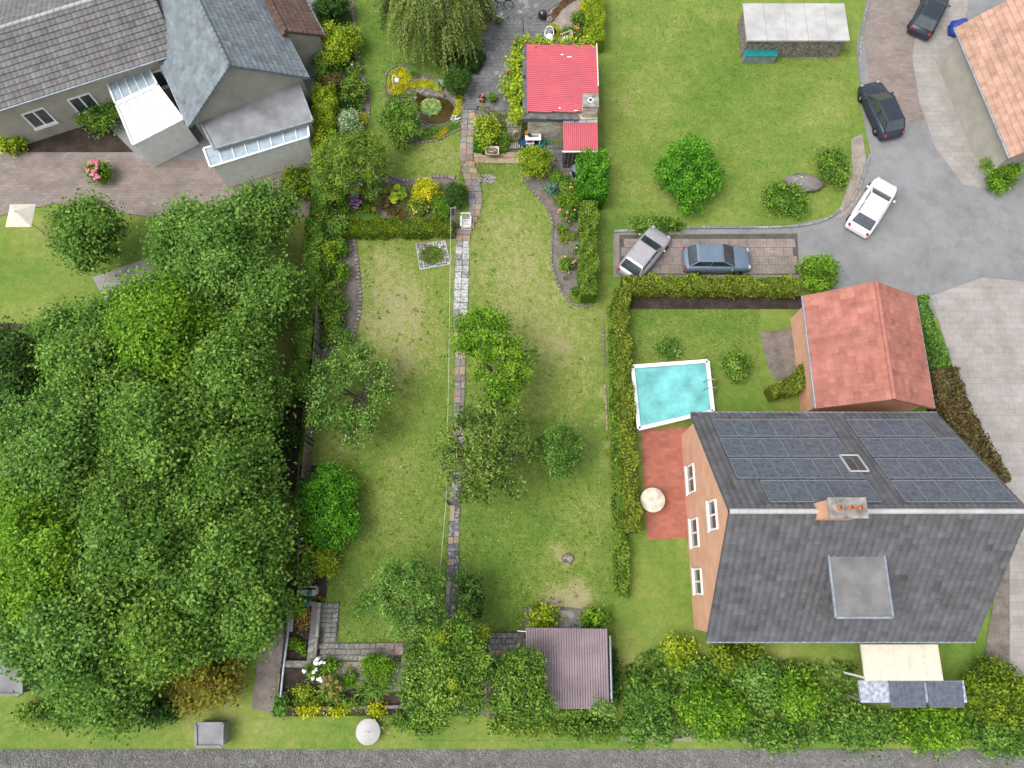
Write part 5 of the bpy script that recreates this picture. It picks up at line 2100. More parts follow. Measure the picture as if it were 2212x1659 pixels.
for k in range(80):
    u, v = random.choice(FL)
    p = at(u + random.gauss(0, 14), v + random.gauss(0, 14), 3.6 + random.uniform(-.5, .35))
    g.blob(p, (.04, .04, .04), 6, 4, 0, .5, 0, -1)
obj('apples', g, M['apple'], t, kind='stuff')
tree('plum_tree', 'bright green fruit tree with a forked trunk overhanging the path', 'tree', (1062, 845),
     [(1025, 690, 26, 4.2, .7), (1062, 690, 24, 4.1, .7), (1000, 715, 24, 4.0, .7), (1085, 700, 15, 4.0, .5), (1005, 748, 24, 3.9, .7), (1040, 730, 26, 4.3, .7), (1075, 752, 26, 4.3, .7), (1110, 752, 22, 4.0, .6),
      (1048, 770, 20, 4.2, .5), (1130, 775, 20, 3.7, .5), (1100, 795, 22, 4.0, .5), (1130, 800, 18, 3.7, .5), (1035, 808, 14, 3.6, .4), (1075, 830, 22, 3.8, .6), (1105, 845, 24, 3.6, .6), (1070, 855, 22, 3.5, .6), (1120, 822, 16, 3.5, .4), (1105, 878, 20, 3.3, .5), (1060, 882, 16, 3.2, .4), (1148, 757, 8, 3.6, .3)],
     'bright', .13, .48, 1.35, .15, .18, .35, sd=.24, fork=.22, twig=3)
tree('pear_tree', 'sparse yellowish green fruit tree spreading across the path', 'tree', (1048, 985),
     [(1000, 905, 32, 4.2, .8), (1050, 890, 34, 4.4, .8), (1105, 905, 34, 4.2, .8), (975, 945, 34, 4.0, .8), (1030, 940, 38, 4.8, .9), (1085, 945, 38, 4.6, .9), (1130, 945, 28, 4.0, .7), (985, 995, 34, 4.0, .8),
      (1040, 1000, 38, 4.6, .9), (1095, 1000, 36, 4.3, .8), (1010, 1045, 32, 3.8, .7), (1060, 1050, 34, 3.8, .7), (1105, 1045, 26, 3.6, .6), (1150, 975, 16, 3.6, .5), (960, 965, 16, 3.6, .4), (970, 1035, 18, 3.4, .5), (1045, 1078, 16, 3.2, .4), (1000, 1070, 18, 3.2, .4)],
     'pear', .155, .5, .66, .15, .24, .2, sd=.26, fork=.3, twig=9)
tree('young_tree', 'small dark grey-green tree standing clear on the lawn beside the sparse yellowish tree', 'tree', (1207, 985),
     [(1180, 955, 20, 2.6, .6), (1215, 940, 24, 2.8, .7), (1240, 955, 16, 2.4, .5), (1205, 980, 28, 3.0, .8), (1240, 985, 18, 2.5, .6), (1175, 990, 16, 2.2, .5), (1215, 1010, 20, 2.3, .6), (1195, 1018, 12, 2.0, .4), (1245, 960, 10, 2.2, .3)],
     'grey', .12, .42, 1.35, .08, .14, .3, sd=.26, twig=5)
tree('willow_leaf_tree', 'grey-green narrow-leaved tree over the lower lawn by the path end', 'tree', (888, 1325),
     [(850, 1235, 26, 3.4, .7), (900, 1230, 28, 3.4, .7), (935, 1255, 22, 3.2, .6), (830, 1270, 26, 3.3, .7), (880, 1275, 30, 3.9, .8), (925, 1295, 24, 3.6, .7), (800, 1295, 20, 3.0, .5), (845, 1315, 26, 3.3, .7), (895, 1330, 28, 3.6, .7), (940, 1330, 22, 3.3, .6), (865, 1350, 24, 3.2, .6), (910, 1365, 24, 3.3, .6), (900, 1395, 18, 3.0, .5), (780, 1310, 10, 2.6, .3)],
     'grey', .145, .32, 1.25, .12, .2, .25, sd=.26, twig=6)
tree('sapling', 'slim dark green sapling beside the last slabs of the path', 'tree', (1015, 1300),
     [(1010, 1255, 14, 2.4, .5), (1030, 1268, 14, 2.3, .5), (1000, 1275, 13, 2.3, .5), (1018, 1290, 16, 2.4, .6), (1035, 1292, 12, 2.1, .4), (1008, 1312, 14, 2.1, .5), (1025, 1318, 14, 2.0, .5), (990, 1250, 9, 2.2, .3), (1040, 1252, 6, 2.2, .2)],
     'dark', .13, .45, 1.4, .05, .13, .3, sd=.3, twig=4)
tree('hornbeam', 'broad bushy mid-green tree at the foot of the path', 'tree', (965, 1465),
     [(985, 1355, 24, 3.6, .7), (945, 1385, 30, 3.8, .9), (1000, 1385, 30, 4.2, .9), (905, 1430, 34, 3.9, 1.0), (960, 1425, 38, 4.8, 1.0), (1020, 1435, 34, 4.5, 1.0), (895, 1480, 34, 3.7, 1.0), (950, 1480, 40, 4.8, 1.0), (1010, 1480, 34, 4.2, .9), (910, 1520, 30, 3.2, .8), (965, 1520, 32, 3.6, .8), (1020, 1518, 24, 3.3, .7), (1050, 1440, 20, 3.6, .6)],
     'green', .125, .55, 1.9, .16, .22, .45, sd=.30, twig=3)
t = tree('hornbeam', 'deep green bushy tree growing over the shed roof corner', 'tree', (1118, 1480),
         [(1098, 1438, 22, 3.4, .7), (1132, 1428, 24, 3.8, .8), (1156, 1434, 18, 3.6, .6), (1072, 1458, 22, 3.2, .7), (1150, 1455, 22, 3.5, .7), (1110, 1495, 34, 3.6, .9), (1155, 1500, 28, 3.4, .8), (1085, 1515, 26, 3.2, .7), (1135, 1525, 30, 3.2, .7), (1175, 1520, 22, 3.0, .6)],
         'green', .125, .55, 1.9, .13, .2, .45, sd=.28, twig=3)
YT = thing('ivy_sprays', 'yellow young shoots of the golden bush between the two bushy trees', 'bush', at(1045, 1400))
g = Geo()
for (u, v, r, z) in [(1038, 1375, 14, 3.2), (1030, 1395, 14, 3.4), (955, 1380, 13, 4.6), (975, 1470, 15, 5.2), (1045, 1365, 10, 3.0), (957, 1400, 12, 4.7)]:
    p = at(u, v, z)
    r *= mpu(u, v, z)
    clump_crown(g, [(p.x, p.y, z, r, r, .35)], .10, .5, 1.6, .12, .3)
obj('foliage', g, LEAF['lime'], YT, kind='stuff')
s = Geo()
for (u, v, z) in [(1038, 1375, 3.2), (955, 1380, 4.5), (975, 1470, 5.0)]:
    p = at(u, v, z)
    s.tube([at(1040, 1410), at(1040, 1400, z * .5), p], [.05, .03, .015], 5)
obj('stem', s, M['bark'], YT)

# ---- weeping tree at the top
c = at(935, 45, 3.2)
t = thing('weeping_tree', 'large weeping tree with hanging olive strands above the upper lawn', 'tree', (c.x, c.y, 0))
k = mpu(935, 45, 3.5)
g = Geo()
bz = Geo()
ns = 1700
bund = [(random.uniform(0, 2 * math.pi), math.sqrt(random.random()) * .9, random.gauss(0, .24)) for _ in range(190)]
cx, cy = c.x, c.y + 1.6
lx, ly = 118 * k, 104 * k
for i in range(ns):
    a, q0, bt = random.choice(bund)
    a += random.gauss(0, .035) / max(q0, .15)
    q0 = min(.9, max(.02, q0 + random.gauss(0, .035)))
    zt = 5.6 * math.sqrt(max(0.05, 1 - q0 * q0)) * .75 + 1.3
    p0 = np.array((cx + math.cos(a) * lx * q0, cy + math.sin(a) * ly * q0, zt + random.uniform(-.5, .4)))
    out = np.array((math.cos(a), math.sin(a), 0)) + np.array((random.gauss(0, .25), random.gauss(0, .25), 0))
    ln = random.uniform(1.0, 2.6)
    m = int(ln * 19)
    s = np.linspace(0, 1, m)
    reach = ln * .5 * (1.1 - q0 * .5)
    P = p0 + out * (reach * (1 - (1 - s) ** 1.6))[:, None] + np.array((0, 0, -1)) * (ln * .95 * s ** 1.7)[:, None]
    P[:, 2] = np.maximum(P[:, 2], .15)
    axis = np.gradient(P, axis=0)
    P = P + rng.normal(0, .05, P.shape)
    tn = .5 + bt + .10 * random.gauss(0, 1)
    g.leaves(P, np.array((0, 0, .8)) + .6 * rng.standard_normal((m, 3)) + out * .3, .21, .25, tn + .17 * rng.standard_normal(m) + .15 * (s - .4), axis=axis)
    if i % 14 == 0:
        bz.tube(P[::max(1, m // 5)], .014, 4)
obj('crown', g, LEAF['willow'], t)
obj('twigs', bz, M['twig'], t, kind='stuff')
s = Geo()
branchy(s, (cx, cy, 0), [(cx + lx * .55 * math.cos(q), cy + ly * .55 * math.sin(q), 3.9) for q in np.linspace(0, 6.28, 9)[:-1]], .2, .5, 3)
obj('trunk', s, M['bark'], t)

# ---- clipped box hedges
hedge('box_hedge', 'long low clipped hedge across the lawn behind the stone edging', [(741, 491), (800, 491), (870, 490), (979, 490)], 1.0, .75, 'bed', .085, 3.2, wob=.16, shag=1.6)
hedge('box_hedge', 'dark clipped hedge curving under the weeping tree beside the patio', [(948, 118), (990, 130), (1022, 138), (1036, 112)], .9, .8, 'dark', .08, 3.0)
hedge('box_hedge', 'tiny box edging round the bay bush beside the wheelbarrow', [(1026, 296), (1027, 322), (1060, 326), (1092, 322)], .28, .35, 'cypress', .06, 3.0)
hedge('conifer_hedge', 'tall feathery green conifer hedge beside the water butt', [(1278, 332), (1280, 360), (1281, 395), (1282, 428)], 1.55, 1.9, 'cypress', .16, 3.4, wob=.15, aspect=.35, sd=.3, shag=2.6)
hedge('privet_hedge', 'tall clipped yellow-green hedge beside the rose bed', [(1272, 440), (1272, 500), (1271, 560), (1272, 640)], .92, 1.5, 'olive', .09, 3.2, wob=.18, shag=1.9)
hedge('boundary_hedge', 'bright yellow hedge beyond the sandy patio bed', [(1284, -20), (1285, 30), (1286, 92)], 1.2, 1.3, 'lime', .09, 3.0)
hedge('boundary_hedge', 'long trimmed yellow-green hedge along the upper boundary', [(698, 190), (700, 250), (702, 310), (700, 360)], 1.2, 1.7, 'lime', .11, 3.0, sd=.28, wob=.24, shag=2.4)
hedge('boundary_hedge', 'dark loose hedge between the beds and the neighbouring garden', [(694, 365), (692, 420), (690, 470)], 1.0, 1.6, 'green', .11, 2.6, wob=.15)

# ---- left border, from the top
mat_plant('ivy', 'dark ivy filling the gaps of the upper border', 'plant', [(686, -30), (742, -30), (760, 40), (766, 110), (772, 170), (782, 210), (776, 250), (765, 300), (770, 330), (690, 360)], .45, 'dark', .15, 1.5, sd=.3)
mat_plant('ivy', 'green cover filling the lower border in front of the board fence', 'plant', [(684, 430), (745, 425), (742, 470), (742, 505), (735, 540), (730, 580), (728, 620), (740, 680), (742, 735), (690, 760), (690, 600)], .4, 'green', .14, 1.2, sd=.3)
mat_plant('heath', 'low green mixed cover between the plants of the middle bed', 'plant', [(800, 385), (830, 392), (860, 400), (890, 398), (960, 395), (976, 440), (970, 470), (860, 474), (820, 450), (780, 460), (745, 455), (770, 410)], .22, 'bed', .10, .8, sd=.3)
shrub('laurel', 'dark glossy shrub at the very top of the border beside the lawn', 'shrub', 716, 12, 36, 2.2, 'dark', .17, .35, 30)
tuft('conifer_bush', 'small bright feathery conifer between dark and yellowish laurels', 'shrub', 698, 62, 18, 1.5, 'bright', 700, .04)
shrub('laurel', 'big yellow-green laurel bulging over the upper lawn', 'shrub', 733, 92, 42, 2.3, 'lime', .15, .38, 50, cover=2.4, sd=.3)
shrub('laurel', 'shaded dark shrub under the big yellow-green laurel', 'shrub', 700, 135, 22, 1.3, 'green', .13, .45)
tuft('hosta', 'broad-leaved green hosta in the dark gap of the border', 'plant', 728, 148, 14, .7, 'bright', 60, .18)
shrub('hydrangea', 'low dark shrub with pale lilac flowers beside the upper lawn', 'shrub', 765, 150, 14, .8, 'green', .11, fl=[('pale_lilac', 9, .08)])
shrub('smoke_bush', 'brownish hazy shrub behind the green one in the border', 'shrub', 722, 178, 22, 1.5, 'brown', .09, .4, 18, cover=2.2)
shrub('spindle_bush', 'round green and bronze shrub edging the upper lawn', 'shrub', 762, 190, 30, 1.5, 'olive', .11, .5, 34, sd=.3)
shrub('elder', 'dark low shrub above the pale variegated dogwood', 'shrub', 742, 222, 22, 1.1, 'dark', .12)
shrub('dogwood', 'round pale variegated dogwood with whitish leaves', 'shrub', 753, 264, 29, 1.5, 'pale', .12, .45, 31, sd=.28)
tuft('fern', 'bright green fern between dogwood and lawn', 'plant', 780, 234, 12, .6, 'bright', 160, .06)
mat_plant('creeping_jenny', 'small yellow cushion beside the pale dogwood', 'plant', [(770, 244), (780, 242), (793, 248), (793, 268), (788, 282), (778, 274)], .2, 'yellow', .07)
tree('witch_hazel', 'wide loose olive tree arching over the left border below the dogwood', 'tree', (752, 385),
     [(730, 310, 28, 2.8, .7), (775, 305, 26, 2.8, .6), (810, 305, 20, 2.5, .5), (700, 345, 26, 2.9, .7), (745, 345, 34, 3.4, .8), (790, 340, 30, 3.0, .7), (825, 350, 18, 2.4, .5), (705, 385, 26, 2.8, .7), (750, 385, 32, 3.2, .7), (795, 380, 26, 2.7, .6), (825, 370, 14, 2.2, .4), (720, 415, 20, 2.2, .5), (800, 405, 18, 2.0, .4), (820, 322, 14, 2.3, .4)],
     'olive', .125, .38, 1.35, .10, .18, .3, sd=.28, twig=6)
t = shrub('hydrangea', 'green hydrangea with a cluster of purple flower heads', 'shrub', 762, 437, 13, .8, 'green', .10, lumps=3)
flowers(t, [at(767 + a, 432 + b, .85) for a, b in [(-11, -6), (-5, -10), (0, -5), (6, -8), (-8, 1), (-2, 2), (4, 0), (9, 5), (-4, 8), (2, 9), (7, 12), (-1, 15), (4, 17), (-9, 9), (14, 3), (0, -14)]], 'purple', .11, 'flower_head')
flowers(t, [at(762 + a, 418 + b, .8) for a, b in [(0, -10), (3, -14), (-1, -4), (2, 1)]], 'red_petal', .10, 'flower_head')
shrub('peony', 'leafy green plant beside the purple hydrangea', 'plant', 742, 437, 16, .8, 'bright', .11, rv=22)
shrub('peony', 'small light green plant below the purple flower heads', 'plant', 790, 448, 10, .5, 'bright', .10, lumps=2)
shrub('mock_orange', 'shaded shrub with scattered white blossoms under the olive tree', 'shrub', 800, 402, 24, 1.4, 'green', .10, cover=1.6, core=False, fl=[('petal_white', 16, .10), ('red_petal', 3, .09)])
bigleaf('ligularia', 'clump of big round light green leaves in the middle bed', 'plant', [(846, 410), (858, 405), (869, 410), (850, 420), (861, 418), (873, 421), (856, 429), (866, 428), (846, 428), (838, 405), (834, 412), (851, 434)], .6, .22, 'lime')
bigleaf('ligularia', 'clump of big round bronze leaves in the middle bed', 'plant', [(823, 428), (832, 425), (838, 434), (826, 438), (835, 442), (812, 446), (820, 450), (842, 426), (808, 452)], .5, .20, 'brown')
shrub('azalea', 'bright yellow shrub in the middle bed by the stone edging', 'shrub', 920, 410, 32, 1.3, 'yellow', .11, .5, 24, lumps=6, cover=2.2, sd=.26)
tuft('ornamental_grass', 'pale lime spiky grass tuft beside the yellow roses', 'plant', 888, 440, 14, .6, 'lime', 220, .05)
shrub('rose_bush', 'low rose with small yellow blooms in front of the yellow shrub', 'plant', 906, 450, 22, .6, 'olive', .09, .5, 17, cover=1.6, lumps=4, fl=[('petal_yellow', 16, .055)])
shrub('spirea', 'fresh mid-green bush between the rose and the clipped yew', 'shrub', 954, 446, 20, .9, 'bright', .10, .5, 24)
shrub('yew', 'round clipped dark yew beside the path', 'shrub', 984, 421, 25, 1.6, 'dark', .09, .35, 27, lumps=2, cover=3)
mat_plant('heuchera', 'low rusty brown ground cover behind the long hedge', 'plant', [(835, 455), (850, 446), (870, 450), (880, 462), (872, 474), (842, 474)], .25, 'rust', .10, 2.0)
tuft('iris', 'grey-green strap leaved plant at the border corner', 'plant', 727, 460, 11, .6, 'blue', 70, .07)
tuft('day_lily', 'thin arching leaves in front of the bronze plant', 'plant', 812, 462, 10, .5, 'bright', 90, .03)
# lower left border
shrub('rose_hedge', 'tall mixed rose shrub with an orange bloom in the corner by the hedge', 'shrub', 690, 480, 22, 1.6, 'bright', .11, .5, 34, fl=[('orange', 3, .08)])
shrub('hazel', 'grey-green leafy shrub at the end of the clipped hedge', 'shrub', 722, 490, 24, 1.6, 'grey', .12, .6, 30)
shrub('golden_maple', 'bright golden shrub standing against the board fence', 'shrub', 703, 545, 24, 1.8, 'lime', .12, .6, 28, sd=.2)
shrub('hazel', 'mid-green shrub between the golden one and the lawn edging', 'shrub', 728, 530, 18, 1.2, 'bright', .11, .6, 26)
shrub('hydrangea', 'small light green shrub leaning over the lower bed, nearest the golden one', 'shrub', 740, 538, 10, .8, 'bright', .11, .6, 9, lumps=2)
shrub('bramble', 'dark tangled climber on the board fence below the golden shrub', 'shrub', 690, 595, 16, 1.7, 'green', .10, .55, 28)
shrub('hydrangea', 'light green shrub spilling onto bare soil', 'shrub', 740, 588, 13, 1.0, 'bright', .11, .6, 20, lumps=4, fl=[('orange', 2, .07)])
shrub('currant', 'brownish green bush in front of the fence at the widest part of the bed', 'shrub', 712, 635, 30, 1.4, 'olive', .10, .6, 30, cover=2.0, sd=.3)
shrub('currant', 'green bush beneath the brownish bush', 'shrub', 735, 660, 16, 1.0, 'green', .10, .6, 14)
shrub('currant', 'leafy green bush between fence boards and dry lawn', 'shrub', 722, 695, 22, 1.3, 'green', .11, .6, 24, cover=2.0)
shrub('currant', 'pale-edged bush with yellowing leaves above the apple tree', 'shrub', 735, 730, 24, 1.2, 'grey', .11, .6, 18, fl=[('petal_yellow', 4, .06)])
hedge('boundary_hedge', 'dark ragged hedge top beyond the board fence', [(681, 480), (675, 600), (658, 700), (645, 860)], 1.0, 1.9, 'green', .12, 2.6, wob=.2)

for (lab, nm, u, v, ru, rv, h, lf) in [
        ('deep green bush at the foot of the yellow hedge corner by the iris', 'privet_bush', 704, 462, 20, 24, 1.3, 'green'),
        ('leafy olive bush just above the golden shrub by the fence', 'privet_bush', 696, 515, 17, 18, 1.5, 'olive'),
        ('green climber hanging over the fence beside the tangled one', 'honeysuckle', 702, 578, 20, 22, 1.6, 'green'),
        ('fresh green climber mounding on the fence below the tangled one', 'honeysuckle', 692, 640, 18, 28, 1.7, 'bright'),
        ('olive climber over the fence above its bare boards', 'honeysuckle', 700, 672, 16, 16, 1.5, 'olive'),
        ('small green bush on soil between hazel and brownish bush', 'privet_bush', 728, 610, 13, 14, .8, 'green'),
        ('dark leafy bush in the gap between laurel and brownish hazy shrub', 'privet_bush', 697, 158, 16, 20, 1.2, 'green'),
        ('yellowish bush tucked between the bronze shrub and the trimmed hedge', 'privet_bush', 722, 215, 16, 20, 1.2, 'olive')]:
    shrub(nm, lab, 'shrub', u, v, ru, h, lf, .115, .55, rv, cover=2.1, lumps=4, sd=.28)

# ---- cypress mass, climber and yellow-green bush
shrub('cypress', 'large dense green clipped conifer bulging over the lower lawn', 'shrub', 703, 1095, 74, 2.6, 'cypress', .13, .4, 98, cover=3.0, lumps=9, sd=.26, clump=.16)
shrub('elder', 'light green leafy climber at the side of the large conifer', 'shrub', 655, 1120, 18, 2.4, 'grey', .17, .55, 40, cover=1.8)
shrub('euonymus', 'yellow-green bush at the lower end of the large conifer', 'shrub', 695, 1212, 32, 1.4, 'lime', .11, .5, 34, sd=.26)
shrub('elder', 'loose large-leaved shrub beside the yellow-green bush', 'shrub', 657, 1222, 22, 2.0, 'green', .18, .5, 44, cover=1.7)
shrub('elder', 'sprig of light leaves hanging over the bed frame', 'shrub', 640, 1310, 13, 1.5, 'bright', .15, .45, 22, cover=1.5, core=False, lumps=3)

# ---- pond garden
shrub('viburnum', 'large round dark green shrub beside the pond', 'shrub', 867, 264, 47, 2.0, 'green', .13, .5, 50, cover=2.6, lumps=8, sd=.24)
shrub('box_ball', 'round clipped dark ball beside patio and pond', 'shrub', 987, 175, 30, 1.9, 'dark', .085, .45, 32, lumps=3, cover=3)
mat_plant('creeping_jenny', 'wide carpet of bright yellow ground cover round the white lamp', 'plant', [(838, 166), (846, 152), (862, 145), (878, 150), (890, 160), (885, 176), (880, 192), (868, 203), (848, 206), (838, 188)], .28, 'yellow', .085, 2.4, fl=[('orange', 8, .05)])
mat_plant('creeping_jenny', 'yellow carpet on the far bank of the pond', 'plant', [(886, 178), (905, 172), (930, 174), (950, 182), (958, 198), (945, 200), (925, 192), (900, 192), (886, 190)], .2, 'yellow', .08, 2.0)
mat_plant('creeping_jenny', 'narrow yellow strip between pond and path', 'plant', [(984, 207), (998, 205), (997, 228), (996, 246), (986, 252), (977, 250), (986, 232)], .2, 'yellow', .08, 2.2)
mat_plant('mossy_cover', 'green creeping cover on the bank between pond and viburnum', 'plant', [(838, 200), (866, 204), (885, 196), (898, 200), (900, 222), (905, 240), (880, 235), (840, 230), (836, 280), (850, 298), (838, 282)], .16, 'green', .10, 1.6, sd=.3)
mat_plant('stonecrop', 'orange-yellow cushion at the pond edging', 'plant', [(950, 284), (962, 275), (968, 284), (960, 292), (948, 300), (937, 296)], .18, 'gold', .07)
mat_plant('mossy_cover', 'green mossy carpet between pond and lawn edging', 'plant', [(915, 278), (935, 272), (955, 273), (975, 266), (992, 258), (994, 278), (972, 286), (950, 299), (914, 305), (903, 300)], .10, 'bright', .07, 1.8)
mat_plant('alyssum', 'white flowering cushion beside the path at the pond', 'plant', [(976, 252), (990, 248), (995, 258), (988, 266), (976, 262)], .15, 'pale', .07, 2, fl=[('petal_white', 22, .045)])
tuft('hosta', 'blue-grey hosta beside the clipped dark ball', 'plant', 951, 184, 11, .5, 'pale', 80, .10)
tuft('sedge', 'thin grassy tuft on the upper pond bank', 'plant', 893, 162, 13, .6, 'bright', 120, .03)
STONES = ['small boulder at the lamp end of the pond bank', 'grey boulder second from the lamp end of the pond bank', 'largest mossy boulder in the middle of the pond bank', 'broad boulder right beside the largest one on the pond bank',
          'flat boulder second from the hosta end of the pond bank', 'small boulder nearest the blue-grey hosta', 'lone small boulder at the corner where viburnum and pond meet',
          'boulder set back behind the largest one under yellow carpet', 'boulder set back towards the hosta under yellow carpet', 'small boulder set back towards the lamp under yellow carpet']
for i, (u, v, s) in enumerate([(905, 199, .22), (914, 202, .30), (925, 204, .34), (937, 206, .32), (948, 208, .28), (956, 209, .22), (897, 213, .2), (930, 199, .26), (943, 202, .24), (918, 196, .2)]):
    p = at(u, v)
    g = Geo()
    g.blob((p.x, p.y, .10), (s, s * .7, s * .6), 9, 6, .12, .5, 0, -.5)
    tag(obj('pond_stone', g, M['rock']), STONES[i], 'stone', 'boulders along the pond edge')
lily = [(931 + r * math.cos(a) * 1.15, 231 + r * math.sin(a) * .95) for r, n_ in ((3, 3), (8, 9), (13, 15), (17, 18)) for a in np.linspace(0, 6.28, n_, endpoint=False) + random.random()]
lily_t = bigleaf('water_lily', 'round patch of water lily pads floating on the brown pond', 'plant', lily, .07, .15, 'pale_green')
g = Geo()
for k in range(4):
    p = at(906 + random.uniform(0, 20), 252 + random.uniform(-12, 4), .05)
    g.tube([p, p + Vector((random.uniform(-.5, .5), random.uniform(-.3, .3), .02))], .008, 3)
obj('reeds', g, M['twig'], None, kind='stuff')

# ---- patio plants
def potted(name, label, u, v, r, h, potm, leaf, ph, pr, kind='dome', fl=None, cat='potted plant'):
    c = at(u, v, h * .3)
    t = thing(name, label, cat, (c.x, c.y, 0))
    g = Geo()
    g.lathe((c.x, c.y, 0), [(pr * .72, 0), (pr * .95, h * .84), (pr * 1.1, h * .85), (pr * 1.1, h), (pr * .92, h), (.001, h * .9)], 14)
    obj('pot', g, M[potm], t)
    g = Geo()
    m = 700
    d = nrm(rng.standard_normal((m, 3)))
    d[:, 2] = np.abs(d[:, 2])
    if kind == 'cone':
        z = rng.uniform(0, 1, m)
        P = np.stack([c.x + d[:, 0] * r * (1 - z) * .9, c.y + d[:, 1] * r * (1 - z) * .9, h + z * ph], 1)
    else:
        P = np.array((c.x, c.y, h)) + d * np.array((r, r, ph)) * rng.uniform(.6, 1.05, (m, 1))
    g.leaves(P, d + np.array((0, 0, .4)) + .4 * rng.standard_normal((m, 3)), .09, .45)
    obj('foliage', g, LEAF[leaf], t)
    if fl:
        q = P[rng.integers(0, m, fl[1])] + d[rng.integers(0, m, fl[1])] * .03 + np.array((0, 0, .05))
        flowers(t, q, fl[0], fl[2])
    return t


potted('potted_conifer', 'small dark cone conifer in a terracotta pot at the patio edge', 1057, 40, .28, .42, 'terra', 'dark', 1.0, .26, 'cone')
potted('potted_flowers', 'round pot plant covered with white flowers on the patio', 1077.5, 47, .32, .34, 'terra', 'green', .4, .24, fl=('petal_white', 16, .06))
potted('potted_flowers', 'pot of pink flowers at the lower patio corner', 1041, 217, .24, .30, 'terra', 'dark', .32, .22, fl=('pink', 9, .09))
pot('planter_bowl', 'wide terracotta bowl half under the vine beside the building', 'planter', 1105, 160, .36, .30, 'terra', 0, 'dark_soil')
tuft('fountain_grass', 'green fountain grass clump beside the pink flower pot', 'plant', 1062, 214, 14, .7, 'bright', 420, .03)
mat_plant('creeping_jenny', 'small yellow strip below the fountain grass', 'plant', [(1037, 222), (1050, 220), (1056, 226), (1040, 229)], .12, 'yellow', .07)
mat_plant('heath', 'sparse green cover in the bed behind the bay bush', 'plant', [(1040, 236), (1062, 238), (1090, 246), (1096, 262), (1094, 310), (1080, 318), (1078, 270), (1050, 245)], .3, 'olive', .09, 1.0)
mat_plant('sedum', 'rust red ground cover edging the sandy patio bed', 'plant', [(1216, -4), (1206, 12), (1194, 22), (1186, 36), (1195, 42), (1202, 36), (1212, 22), (1232, 6), (1246, -2)], .10, 'rust', .07, 1.8)
shrub('rose_bush', 'round green bush in the middle of the sandy patio bed', 'shrub', 1250, 39, 14, .9, 'green', .10, .5, 18, lumps=4)
shrub('rose_bush', 'small yellow bush at the top end of the edging board', 'shrub', 1264, 12, 10, .8, 'yellow', .08, .5, 14, lumps=3)
mat_plant('creeping_jenny', 'yellow cushion behind the white plastic chair', 'plant', [(1187, 52), (1200, 50), (1208, 60), (1210, 76), (1203, 78), (1193, 62)], .2, 'yellow', .08)
shrub('day_lily', 'bed of orange lilies behind the vine covered roof edge', 'plant', 1238, 70, 34, .6, 'olive', .10, .35, 15, cover=1.8, fl=[('orange', 30, .07)])
shrub('bay_bush', 'round glossy bay bush beside path and wheelbarrow', 'shrub', 1052, 280, 28, 1.7, 'lime', .14, .45, 34, cover=2.3, sd=.32)
shrub('laurel', 'dark green shrub between the bay bush and the brick pier', 'shrub', 1088, 292, 14, 1.0, 'green', .10, .5, 26, cover=1.8)

# ---- vine over the outbuilding's edges
t = thing('grape_vine', 'grape vine with big light green leaves climbing the outbuilding edge', 'vine', at(1124, 170))
g = Geo()
m = 2600
v_ = rng.uniform(86, 250, m)
z = rng.uniform(1.3, 2.75, m)
P = np.array([at(1132, q, 2.6) for q in v_])
wob = np.sin(v_ * .16) * .12
P[:, 0] = P[:, 0] - .10 - np.abs(rng.normal(0, .30, m)) - (2.7 - z) * .18 + wob
P[:, 2] = z
bulge = (v_ > 135) & (v_ < 168) & (rng.uniform(0, 1, m) < .35)
P[bulge, 0] -= rng.uniform(.3, .9, bulge.sum())
P[bulge, 2] = rng.uniform(.5, 1.6, bulge.sum())
Nn = np.array((-.5, -.1, .8)) + .5 * rng.standard_normal((m, 3))
g.leaves(P, Nn, .21, .85, .55 + .24 * rng.standard_normal(m), fold=.1)
m = 1500
u_ = rng.uniform(1112, 1284, m)
P = np.array([at(q, 91 + (q - 1112) * .03, 2.55) for q in u_])
P[:, 1] += rng.normal(0, .2, m) + np.sin(u_ * .2) * .12
P[:, 2] = rng.uniform(2.2, 2.8, m)
g.leaves(P, np.array((0, .2, .9)) + .5 * rng.standard_normal((m, 3)), .20, .85, .55 + .24 * rng.standard_normal(m), fold=.1)
obj('foliage', g, LEAF['lime'], t, kind='stuff')
s = Geo()
for k in range(9):
    v0 = 95 + k * 18
    p = at(1127, v0, 0)
    s.tube(smooth_path([(p.x, p.y, 0), (p.x + .1, p.y + .1, 1.2), (p.x + .05, p.y - .2, 2.5)], 4), .025, 5)
obj('stem', s, M['bark'], t)

# ---- round lime shrub and rose bed
shrub('globe_willow', 'round lime-yellow shrub on a stem at the top of the rose bed', 'shrub', 1155.5, 350, 35, 2.0, 'lime', .115, .38, 36, cover=2.5, lumps=5, sd=.3)
shrub('fuchsia', 'bushy dark blue-green plant in the upper rose bed', 'plant', 1192, 408, 16, .8, 'blue', .10, .5, 15)
shrub('peony', 'fresh green plant near the round lime shrub', 'plant', 1200, 382, 12, .7, 'bright', .10)
shrub('peony', 'green spiky plant beside the paved corner', 'plant', 1223, 390, 13, .8, 'green', .10)
shrub('foxglove', 'leafy plant with cream flower spikes beside the conifer hedge', 'plant', 1228, 412, 18, 1.0, 'olive', .10, .45, 16, fl=[('petal_yellow', 8, .05)])
shrub('mallow', 'large light-leaved plant above the pink roses', 'plant', 1232, 435, 20, .9, 'bright', .11, .6, 14)
shrub('lavender', 'greyish tuft beside the upper edging of the rose bed', 'plant', 1207, 432, 10, .5, 'olive', .08, lumps=2)
t = shrub('rose_bush', 'rose bush with pink and salmon blooms below the large-leaved plant', 'plant', 1229, 463, 19, .9, 'green', .10, .5, 18, cover=2.0)
